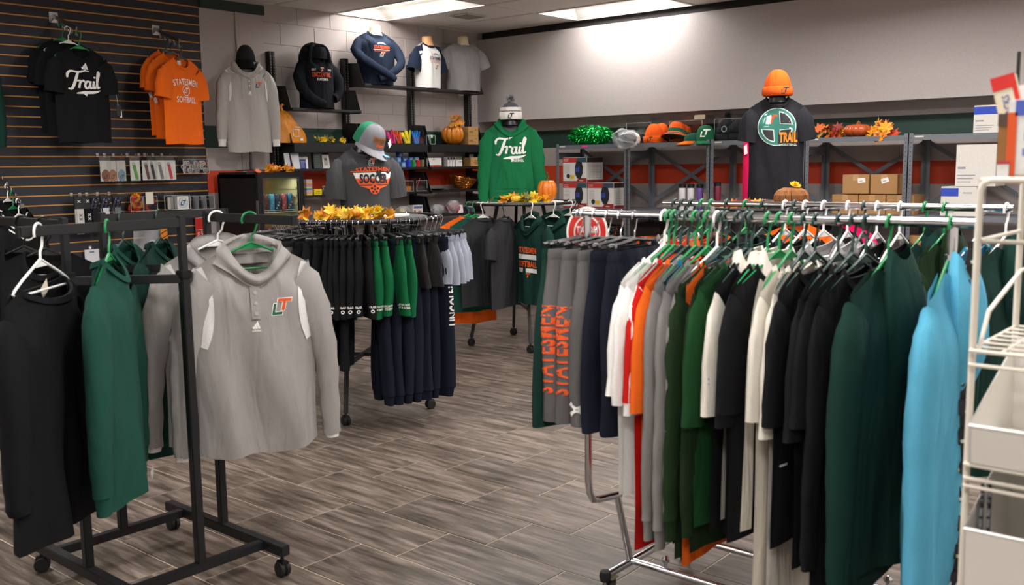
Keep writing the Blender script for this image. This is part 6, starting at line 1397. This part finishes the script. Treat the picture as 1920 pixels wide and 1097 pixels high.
# ================================================================== SLATWALL MERCHANDISE
WY = RY1 - .018
def waterfall(x, z, label, n=5, L=.36, drop=.13):
    t = thing('waterfall_arm', label, 'display arm', (x, WY, z), 0, 'chrome display arms on the slatwall')
    MB().bbox((-.035, -.006, -.05), (.035, 0, .03)).build('wall_plate', CHROME, t, smooth=0, bevel=.002)
    MB().bar((0, -.004, 0), (0, -L, -drop), .012, .028).build('arm', STEEL, t, smooth=0)
    for k in range(n):
        f = .18 + .8 * k / (n - 1); y, zz = -L * f, -drop * f
        MB().tube([(0, y, zz - .01), (0, y, zz - .05), (0, y - .008, zz - .062), (0, y - .018, zz - .055), (0, y - .02, zz - .045)], .004, 6).build('hook', CHROME, t)
    return [(x, WY - L * (.18 + .8 * k / (n - 1)) - .01, z - drop * (.18 + .8 * k / (n - 1)) - .045) for k in range(n)]
def trail_print(r_, b):
    decal('lettering', shift(script_trail(), .0, -.265, .26, 0, .20), W_INK, b, r_, True, .003); decal('sport_mark', shift(three_bars(), .01, -.145, .058), W_INK, b, r_, True, .003)
xs = at(117, 38, 1, WY).x
pts = waterfall(xs - .07, 2.775, 'chrome waterfall arm holding the black script tees')
for k, (i_, hc) in enumerate(((1, 'g'), (2, 'w'), (4, 'g'))):
    p = pts[i_]; p = (p[0] + (k - 1) * .01, p[1], p[2]); lab = ('rearmost black tee on the left waterfall arm', 'middle black tee on the left waterfall arm', 'front black tee with white script lettering on the slatwall')[k]
    hanger(HCOL[hc], p, R(2), HNAME[hc] + ' hanger of the ' + ' '.join(lab.split()[:9]), 'hangers on the slatwall')
    r_, b = make_top('black_tee', lab, 'shirt', (p[0], p[1], p[2] - .103), R(2), 'black tees on the slatwall', fab('131315'), W=.215, L=.71, D=.042, seed=600 + k, amp=.010, droop=.9)
    if k == 2:
        trail_print(r_, b); MB().bbox((.255, -.03, -.50), (.29, -.026, -.42)).build('swing_tag', mat('111112', .5), r_, smooth=0); MB().bbox((.285, -.025, -.51), (.30, -.022, -.46)).build('swing_tag', WHITEP, r_, smooth=0); MB().tube([(.27, -.028, -.42), (.26, -.02, -.3)], .001, 4).build('tag_string', WHITEP, r_)
xs = at(303, 48, 1, WY).x
pts = waterfall(xs - .06, 2.76, 'chrome waterfall arm holding the orange softball tees')
OT = fab('e8681a')
for k, i_ in enumerate((1, 2, 4)):
    p = pts[i_]; lab = ('rearmost orange tee on the right waterfall arm', 'middle orange tee on the right waterfall arm', 'front orange softball tee with white lettering on the slatwall')[k]
    hanger(HCOL['d'], p, R(14), 'dark green hanger of the ' + ' '.join(lab.split()[:9]), 'hangers on the slatwall')
    r_, b = make_top('orange_tee', lab, 'shirt', (p[0], p[1], p[2] - .103), R(14), 'orange tees on the slatwall', OT, W=.212, L=.70, D=.042, seed=620 + k, amp=.010, droop=.8)
    if k == 2:
        decal('lettering', shift(text2d('STATESMEN', width=.27, height=.05, bold=.01, arc=.5), .0, -.19), W_INK, b, r_, True, .003); decal('lettering', shift(text2d('SOFTBALL', width=.21, height=.05, bold=.01), .0, -.335), W_INK, b, r_, True, .003)
        decal('ring', shift(disc(.045, 28, .041), 0, -.26), W_INK, b, r_, True, .003); decal('logo', join(shift(lt_L(), 0, -.26, .045), shift(lt_T(), 0, -.26, .045)), W_INK, b, r_, True, .003); MB().bbox((-.02, .02, -.05), (.02, .022, -.015)).build('neck_label', WHITEP, r_, smooth=0)
    else: MB().add([(-.25, -.03, -.36 - .02 * k), (-.225, -.035, -.345 - .02 * k), (-.205, -.035, -.395 - .02 * k), (-.235, -.03, -.40 - .02 * k)], [(0, 1, 2, 3)]).build('price_tag', WHITEP, r_)
p = at(-95, 50, 1, 7.45); hanger(HCOL['g'], tuple(p), R(0), 'green hanger of the dark green hoodie at the picture edge', 'hangers on the slatwall')
make_top('green_sweatshirt', 'dark green sweatshirt cut off by the picture edge on the slatwall', 'shirt', (p.x, p.y, p.z - .103), 0, None, DGRN, W=.24, L=.70, D=.05, seed=640, sleeve='long', cuff=DGRN, droop=.2)
tag(MB().tube([(p.x, 7.73, p.z + .02), (p.x, 7.40, p.z - .005)], .006, 8).build('peg_hook', CHROME, None), 'chrome peg holding the dark green sweatshirt', 'hook')
# striped black jackets on the left straight arm
w0 = at(-60, 310, 1, WY); 
fa = thing('studded_arm', 'chrome studded display arm at the left edge', 'display arm', (0, 0, 0)); A0, A1 = Vector(at(-10, 318, 1, 7.72)), Vector(at(41, 386, 1, 7.10)); MB().bar(A0, A1, .014, .02).build('arm', CHROME, fa, smooth=0); MB().box(A1, (.028, .02, .032)).build('end_block', STEEL, fa, smooth=0, bevel=.003)
for k in range(6): f = .15 + .16 * k; MB().tube([A0.lerp(A1, f) + Vector((0, 0, .01)), A0.lerp(A1, f) + Vector((0, 0, .03))], .007, 8).build('stud', CHROME, fa)
for k in range(3):
    f = (.45, .65, .85)[k]; p = A0.lerp(A1, f); p.z -= .012
    hanger(HCOL[('w', 'g', 'w')[k]], tuple(p), R(38), ('rear white', 'middle green', 'front white')[k] + ' hanger on the studded arm at the left edge', 'hangers on the slatwall')
    r_, b = make_top('striped_jersey', ('rear', 'middle', 'front')[k] + ' black jersey with white neck stripes at the left edge', 'shirt', (p.x, p.y, p.z - .103), R(38), None, BLK, W=.26, L=.75, D=.06, seed=650 + k, amp=.012, droop=.6)
    for j in range(2): decal('neck_stripe', stroke([(-.17, -.035 - .05 * j), (-.08, -.10 - .05 * j), (0, -.12 - .05 * j), (.08, -.10 - .05 * j), (.17, -.035 - .05 * j)], .014), W_INK, b, r_, True, .003)
# keychain cards on pegs
def peg(x, z, L=.14, lab='item'): 
    t = thing('peg_hook', 'small chrome peg hook holding the ' + lab, 'hook', (x, WY, z), 0, 'peg hooks on the slatwall'); MB().tube([(0, .004, 0), (0, -L, 0), (0, -L - .004, .012)], .0025, 6).build('rod', CHROME, t); MB().bbox((-.012, -.004, -.012), (.012, 0, .016)).build('clip_plate', CHROME, t, smooth=0); return t
for k, (px, c, kind, lab) in enumerate(((196, '7a4a38', 'tag', 'keychain card with a brown tag'), (209, '9a6a4a', 'tag', 'keychain card with a tan tag'), (226, '6f8a94', 'tag', 'keychain card with a grey-blue tag'), (252, '4f8a3a', 'strap', 'keychain card with a green strap'), (274, '5a3a34', 'strap', 'keychain card with a brown strap'), (285, '2a2a2c', 'strap', 'keychain card with a black lettered strap'), (300, '6a6a6a', 'strap', 'keychain card with a grey hook'), (317, 'b0343e', 'strap', 'keychain card with a red strap'))):
    fy = WY - .12; p = at(px, 296, 1, fy); peg(p.x, 1.70, .14, lab)
    t = thing('keychain_card', lab + ' hanging on the slatwall', 'keychain', (p.x, fy, 1.69), R(-3 + 5 * (k % 3)), 'keychain cards on the slatwall'); 
    MB().bbox((-.042, 0, -.20), (.042, .003, -.035)).build('card', mat('dcd8d2', .6), t, smooth=0); MB().bbox((-.044, -.004, -.205), (.044, .006, .0)).build('sleeve', CLEAR, t, smooth=0)
    if kind == 'tag':
        MB().loft([[(x * .033 * (1 if z < .6 else .8), y, -.155 + z * .05) for x, z in disc(1, 20)[0]] for y in (-.003, -.008)], True, True, True).build('tag', mat(c, .5, 0, 'paint'), t, smooth=40); flat('logo', join(shift(lt_L(), 0, -.165, .03), shift(lt_T(), 0, -.165, .03)), INK('3a342f'), t, y=-.0088)
    else:
        MB().bar((-.01, -.005, -.07), (.012, -.005, -.19), .005, .022, up=(1, 0, 0)).build('strap', mat(c, .5, 0, 'paint'), t, smooth=0); MB().tube([(-.012 + .01 * math.cos(2 * PI * j / 12), -.005, -.062 + .01 * math.sin(2 * PI * j / 12)) for j in range(12)], .002, 6, closed=True).build('ring', STEEL, t)
    if k in (4, 5, 7, 1):
        for j in range(2): MB().bbox((-.042 + .012 * (j + 1), .006 + .008 * j, -.198), (.042 + .012 * (j + 1), .008 + .008 * j, -.035)).build('card', mat('dcd8d2', .6), t, smooth=0)
# acrylic slatwall bins
def sbin(px0, px1, zb, h_, lab, div=2, d_=.09): 
    a_, c_ = at(px0, 300, 1, WY - d_), at(px1, 300, 1, WY - d_); w_ = c_.x - a_.x; return clear_bin('acrylic_wall_bin', lab, ((a_.x + c_.x) / 2, WY - d_, zb), w_, d_, h_, 0, div), (a_.x + c_.x) / 2, w_
_, cx, w_ = sbin(343, 391, 1.54, .155, 'clear wall bin of round badges under the orange tees', 2); q = random.Random(2)
for k in range(16):
    r_ = .024; t = thing('pin_badge', 'round white pin badge lying in the clear wall bin', 'badge', (cx - w_ * .42 + w_ * .84 * ((k * 7) % 16) / 15, WY - .075 + .012 * (k % 4), 1.568 + .03 * (k % 3)), R(q.uniform(-30, 30)), 'round badges in the wall bin')
    MB().loft([[(x, y, z) for x, z in disc(r_ * kk, 18)[0]] for y, kk in ((.004, 1), (0, 1), (-.003, .8))], True, True, True).build('disc', mat('d9d5ce', .35), t, smooth=40); flat('ring_print', disc(.014, 14, .008), INK(('5a5a5e', '2a2a2c', 'b0542a')[k % 3]), t, y=-.0034)
_, cx, w_ = sbin(240, 290, 1.232, .155, 'clear wall bin of colourful scrunchies', 2)
for k in range(16):
    c = ('b8341a', 'd98a16', '7a1f1a', '1f2440', 'c9261c', '8a3a1a')[k % 6]; R0 = .03; ctr = Vector((cx - w_ * .36 + w_ * .72 * ((k * 5) % 16) / 15, WY - .055 + .012 * (k % 3), 1.262 + .027 * (k % 4))); t = thing('scrunchie', {'b8341a': 'rust', 'd98a16': 'gold', '7a1f1a': 'maroon', '1f2440': 'navy', 'c9261c': 'red', '8a3a1a': 'brown'}[c] + ' scrunchie in the clear wall bin', 'scrunchie', ctr, 0, 'scrunchies in the wall bin'); t.rotation_euler = (R(q.uniform(50, 100)), 0, R(q.uniform(-60, 60)))
    MB().tube([(R0 * math.cos(2 * PI * j / 24), R0 * math.sin(2 * PI * j / 24), .004 * math.sin(3 * j)) for j in range(24)], [.011 + .004 * (j % 2) for j in range(24)], 7, closed=True).build('ruffle', fab(c), t, smooth=60)
tag(MB().bbox((-.035, 0, -.05), (.035, .002, .05)).build('price_card', mat('d9d3c2', .7), None, smooth=0, loc=(cx + .05, WY - .094, 1.34)), 'cream price card on the scrunchie bin', 'card')
_, cx, w_ = sbin(304, 352, 1.232, .155, 'clear wall bin of round stickers', 2)
for k in range(9): 
    t = tag(MB().box((0, 0, 0), (.1, .004, .1), Matrix.Rotation(.0, 3, 'Y')).build('sticker_card', mat('cfc8ba', .6), None, smooth=0, loc=(cx - .06 + .004 * k, WY - .082 + .008 * k, 1.29), rotz=R(35)), 'cream sticker card in a row in the wall bin', 'sticker', 'sticker cards in the wall bin')
t = thing('sticker_card', 'white card with a round logo sticker at the front of the bin', 'sticker', (cx + .05, WY - .095, 1.29), 0); MB().bbox((-.055, 0, -.058), (.055, .002, .058)).build('card', mat('dcdad5', .6), t, smooth=0); flat('ring', disc(.046, 28, .043), INK('8fa0aa'), t, y=-.0012); flat('disc_print', disc(.042, 28), INK('c4ced2'), t, y=-.001); flat('logo', join(shift(lt_L(), 0, 0, .045), shift(lt_T(), 0, 0, .045)), INK('22242e'), t, y=-.002)
sbin(353, 398, 1.225, .15, 'empty clear wall bin beside the red stripe', 3)
# sock packs
for k, (px, c, lab) in enumerate(((147, 'c9c6c2', 'sock pack with light grey socks'), (163, '17181a', 'sock pack with black socks and white marks'), (176, '1d1e22', 'narrow black sock pack with white flecks'), (196, 'c4c6cc', 'sock pack with a black top and pale socks'), (218, '6a6c70', 'sock pack with mid-grey socks'))):
    fy = WY - .12; p = at(px, 368, 1, fy); peg(p.x, 1.385, .14, lab); t = thing('sock_pack', lab + ' on the slatwall', 'socks', (p.x, fy, 1.375), R((k % 3 - 1) * 4), 'sock packs on the slatwall')
    MB().bbox((-.036, -.004, -.10), (.036, .012, 0)).build('header_card', mat('17171a', .45), t, smooth=0); MB().bbox((-.034, -.012, -.30), (.034, .022, -.09)).build('socks', fab(c), t, smooth=30, bevel=.01)
    flat('sport_mark', shift(ua_mark(), 0, -.04, .022), W_INK, t, y=-.005)
    if k < 2: flat('sport_mark', join(shift(ua_mark(), .004, -.15, .022), shift(ua_mark(), .004, -.18, .022)), INK('2a2a2c') if k == 0 else W_INK, t, y=-.0128)
    if k in (2, 3, 4): MB().grid(lambda u, v: (.034 * (2 * u - 1), -.006 - .004 * math.sin(13 * u + 9 * v), -.02 - .11 * v), 6, 8).build('foil_wrap', mat('3a3c4a', .15, .7), t, smooth=20)
# lower wall items
p = at(375, 410, 1, WY - .03); t = thing('pennant_card', 'tall red card with white vertical lettering on the slatwall', 'card', (p.x, WY - .03, 1.16), 0); MB().bbox((-.05, 0, -.36), (.05, .003, 0)).build('card', mat('c2281f', .5), t, smooth=0)
flat('head_panel', rect(-.045, -.015, .045, -.005), INK('dcd5ce'), t, y=-.0012); flat('rule', rect(-.045, -.122, .045, -.118), W_INK, t, y=-.0012); flat('lettering', shift(text2d('LINCOLN TRAIL', width=.215, height=.026, bold=.01), .018, -.24, 1, -PI / 2), W_INK, t, y=-.0014); flat('lettering', shift(text2d('COLLEGE', width=.125, height=.026, bold=.01), -.02, -.20, 1, -PI / 2), W_INK, t, y=-.0014); peg(p.x, 1.175, .04, 'tall red lettered card')
p = at(272, 440, 1, WY - .06); t = thing('bagged_merchandise', 'clear plastic bag with a dark logo item on the slatwall', 'bag', (p.x, WY - .06, 1.07), 0); MB().bbox((-.02, -.02, -.17), (.1, .02, -.06)).build('folded_item', fab('24242a'), t, smooth=0, bevel=.01); flat('logo', join(shift(lt_L(), .04, -.115, .055), shift(lt_T(), .04, -.115, .055)), W_INK, t, y=-.022); MB().grid(lambda u, v: (.24 * (u - .5) - .03 * v, -.03 - .012 * math.sin(8 * u + 3 * v), -.2 * v), 10, 8).build('plastic_bag', BAG, t, smooth=20); peg(p.x, 1.08, .14, 'bagged dark logo item')
p = at(306, 433, 1, WY - .05); t = thing('striped_ribbon', 'orange ribbon with black diagonal stripes on the slatwall', 'ribbon', (p.x, WY - .05, 1.075), 0); MB().bbox((-.04, 0, -.30), (.04, .004, 0)).build('band', mat('d9821c', .5, 0, 'paint'), t, smooth=0); flat('stripe', join(*[poly((-.04, -.05 - .045 * k), (.04, -.01 - .045 * k), (.04, -.018 - .045 * k), (-.04, -.058 - .045 * k)) for k in range(5)]), INK('2a2018'), t, y=-.0012); peg(p.x, 1.085, .14, 'orange striped ribbon')
for k, px in enumerate((172, 222)):
    p = at(px, 468, 1, WY - .03); t = thing('white_card_pack', ('white hanging card behind the green hanger', 'white hanging card with an orange logo patch')[k], 'card', (p.x, WY - .03, .94), 0); MB().bbox((-.06, 0, -.16), (.06, .004, 0)).build('card', mat('d2d4d8', .6), t, smooth=0); flat('hang_slot', rect(-.02, -.025, .02, -.018), INK('2a2a2c'), t, y=-.0012); peg(p.x, .95, .05, ('plain white card', 'white card with orange patch')[k])
    if k: flat('patch', rect(-.05, -.06, -.0, -.035), O_INK, t, y=-.0012)
# ================================================================== WHITE WIRE RACK (front right)
wx, wy = 2.035, .525
def wz(py): return at(1832, py, 0, wx).z
wr = thing('wire_rack', 'cream wire display rack with white bins at the right edge', 'rack', (wx, wy, 0)); DWX, WWD = .34, .62   # depth along +X, width along -Y
zt = wz(338)
for x in (0, DWX):
    MB().tube([(x, 0, 0), (x, 0, zt - .02), (x, -.006, zt - .006), (x, -.02, zt), (x, -WWD + .02, zt), (x, -WWD + .006, zt - .006), (x, -WWD, zt - .02), (x, -WWD, 0)], .0068, 10).build('frame', CREAMW, wr)
for z in (zt, wz(452), .08):
    for y in (0, -WWD): MB().tube([(0, y, z), (DWX, y, z)], .0045, 8).build('side_rod', CREAMW, wr)
    MB().tube([(0, 0, z), (0, -WWD, z)], .0045, 8).build('cross_rod', CREAMW, wr)
MB().tube([(0, 0, wz(452)), (0, -WWD, wz(452))], .0045, 8).build('cross_rod', CREAMW, wr)
def wire_tray(z, tilt=0.0, front=.0, guard=True):
    t = MB()
    for k in range(8): t.tube([(-.02 + (DWX + .02) * k / 7, .0, z + tilt * k / 7), (-.02 + (DWX + .02) * k / 7, -WWD, z + tilt * k / 7)], .003, 6)
    for k in range(12): y = -WWD * k / 11; t.tube([(-.02, y, z + .0), (DWX, y, z + tilt)], .003, 6)
    for dz in (0, -.028): t.tube([(-.022, .0, z + dz), (-.022, -WWD, z + dz)], .0042, 8)
    tr_ = t.build('wire_tray', CREAMW, wr)
    if guard: MB().tube([(-.0, -.012, z), (.05, -.014, z + .07), (.11, -.014, z + .085), (.30, -.014, z + .13), (DWX, -.014, z + .13)], .0045, 8).build('side_guard', CREAMW, tr_)
wire_tray(wz(655), .0); wire_tray(wz(868), .0, guard=False); wire_tray(.36, .0, guard=False)
MB().tube([(-.022, 0, wz(908)), (-.022, -WWD, wz(908))], .0042, 8).build('cross_rod', CREAMW, wr)
BINM = mat('ddd9d2', .35, 0, name='white_bin_plastic')
def plastic_bin(z, hf, hb, lab, x0=-.028, d_=.33):
    t = thing('plastic_bin', lab, 'bin', (wx, wy - .012, z), 0, 'white plastic bins on the wire rack'); L_ = WWD - .03; th = .004
    MB().bbox((x0, -L_, 0), (x0 + d_, 0, th)).build('bottom', BINM, t, smooth=0)
    MB().loft([[(x0 - .012, y, hf), (x0 - .008, y, hf), (x0 + th, y, th), (x0, y, 0)] for y in (0, -L_)], True, True, True).build('front_wall', BINM, t, smooth=0)
    MB().bbox((x0 + d_ - th, -L_, 0), (x0 + d_, 0, hb)).build('back_wall', BINM, t, smooth=0)
    for y in (0, -L_): MB().loft([[(x0 - .012, y + k, hf), (x0, y + k, 0), (x0 + d_, y + k, 0), (x0 + d_, y + k, hb)] for k in (-th / 2, th / 2)], True, True, True).build('side_wall', BINM, t, smooth=0)
    MB().tube([(x0 - .012, 0, hf), (x0 + d_, 0, hb), (x0 + d_, -L_, hb), (x0 - .012, -L_, hf)], .004, 6, closed=True).build('rim', BINM, t)
zb1 = wz(868) + .006; plastic_bin(zb1, wz(790) - zb1, .20, 'upper white plastic bin on the wire rack'); plastic_bin(.66, .18, .30, 'lower white plastic bin on the wire rack')
MB().tube([(-.022, 0, .655), (-.022, -WWD, .655)], .004, 8).build('cross_rod', CREAMW, wr); wire_tray(.652, 0, guard=False)
# hair claws hanging from the tray
for k in range(2):
    p = at(1842 + 14 * k, 925, 0, wx + .04); t = thing('hair_claw', ('left', 'right')[k] + ' black clip strip hanging under the wire tray', 'clip', tuple(p), R(10)); 
    for j in range(6): MB().bar((0, 0, -.012 * j), (.012 * (1 if j % 2 else -1), 0, -.012 * j - .022), .006, .01).build('tooth', BLACKP, t, smooth=0)
    MB().tube([(0, 0, .02), (0, 0, 0), (.004, 0, -.08)], .004, 6).build('spine', BLACKP, t)
# strip of hanging small packs beside the chrome post
cs = at(1821, 452, 0, 2.56); t = thing('clip_strip', 'black clip strip of small dark packs beside the chrome post', 'display strip', tuple(cs), R(-70)); MB().bbox((-.008, 0, -.95), (.008, .002, 0)).build('strip', BLACKP, t, smooth=0); q = random.Random(12)
for k in range(12):
    z = -.04 - .076 * k; MB().box((q.uniform(-.006, .006), -.008, z), (.02, .006, .04), Matrix.Rotation(q.uniform(-.5, .5), 3, 'Y')).build('pack', mat(('17181a', '1d1d22', '24242a')[k % 3], .4), t, smooth=0); MB().box((q.uniform(-.01, .012), -.013, z - .01), (.009, .002, .008), Matrix.Rotation(q.uniform(-.5, .5), 3, 'Y')).build('label_spot', mat(('d9d6c8', 'b8c48a', 'd0d0d0')[k % 3], .5), t, smooth=0)
# goods on top of the wire rack
zt2 = zt + .006
def slab(name, lab, cat, px, py, X_, z, w_, h_, d_, col, rz=0, tilt=0, prints=()):
    p = at(px, py, 0, X_); t = thing(name, lab, cat, (X_, p.y, z), FACE + R(rz)); t.rotation_euler = (0, R(tilt), FACE + R(rz)); MB().bbox((-w_ / 2, 0, 0), (w_ / 2, d_, h_)).build('body', mat(col, .55, 0, 'card'), t, smooth=0, bevel=.003)
    for nm, vf, c in prints: flat(nm, vf, INK(c), t, y=-.0014)
    return t
for z_ in (zt + .003,):
    t = MB()
    for k in range(9): t.tube([(DWX * k / 8, 0, z_), (DWX * k / 8, -WWD, z_)], .0028, 6)
    t.build('top_grid', CREAMW, wr)
slab('brown_packet', 'narrow brown packet standing on the wire rack', 'packet', 1883, 300, wx + .12, zt2, .03, .125, .05, '8a5a2a', 0, 0, [('cap', rect(-.015, .10, .015, .125), '4a362a')])
slab('cereal_bar_box', 'white and orange snack box standing on the wire rack', 'box', 1912, 300, wx + .08, zt2, .05, .15, .06, 'd9d6d2', 0, 0, [('side_stripe', rect(-.025, 0, -.008, .125), 'd0501a'), ('top_patch', rect(-.012, .118, .025, .148), '4a5ab0'), ('lettering', rect(.004, .04, .02, .055), '6a7fc0'), ('lettering', rect(.006, .07, .018, .085), '6a7fc0')])
slab('snack_sleeve', 'red and cream snack sleeve leaning on top of the wire rack', 'packet', 1908, 240, wx + .14, zt2 + .066, .046, .14, .02, 'd8cdb4', 0, -14, [('red_cap', rect(-.023, .112, .023, .14), 'c4241c'), ('red_edge', rect(.014, 0, .023, .112), 'c4241c'), ('lettering', shift(text2d('SNACKS', width=.06, height=.014, bold=.02), -.002, .07, 1, PI / 2), '4a5f9a')])
slab('price_card', 'small white price card with red header on the wire rack', 'card', 1880, 320, wx + .06, zt2 - .01, .024, .04, .002, 'dcd8d6', 0, 0, [('header', rect(-.012, .034, .012, .04), 'a8343a')])
slab('white_packet', 'pale pink packet behind the red snack sleeve', 'packet', 1922, 240, wx + .2, zt2 + .02, .05, .165, .02, 'd9cccc', 0, -6)
sr = thing('sign_stem', 'thin black sign stem rising behind the snack packets', 'sign', (wx + .3, at(1911, 100, 0, wx + .3).y, zt)); zz = at(1911, 97, 0, wx + .3).z - zt; MB().tube([(0, 0, 0), (0, 0, zz), (0, -.03, zz)], .004, 8).build('rod', BLACKP, sr)
bp = thing('black_panel_stand', 'black display panel at the right picture edge behind the wire rack', 'panel', (4.1, .86, 0), R(-75)); MB().bbox((.0, 0, .02), (.25, .02, 1.5)).build('panel', BLACKM, bp, smooth=0); MB().bbox((-.03, -.12, 0), (.28, .14, .02)).build('foot', BLACKM, bp, smooth=0)
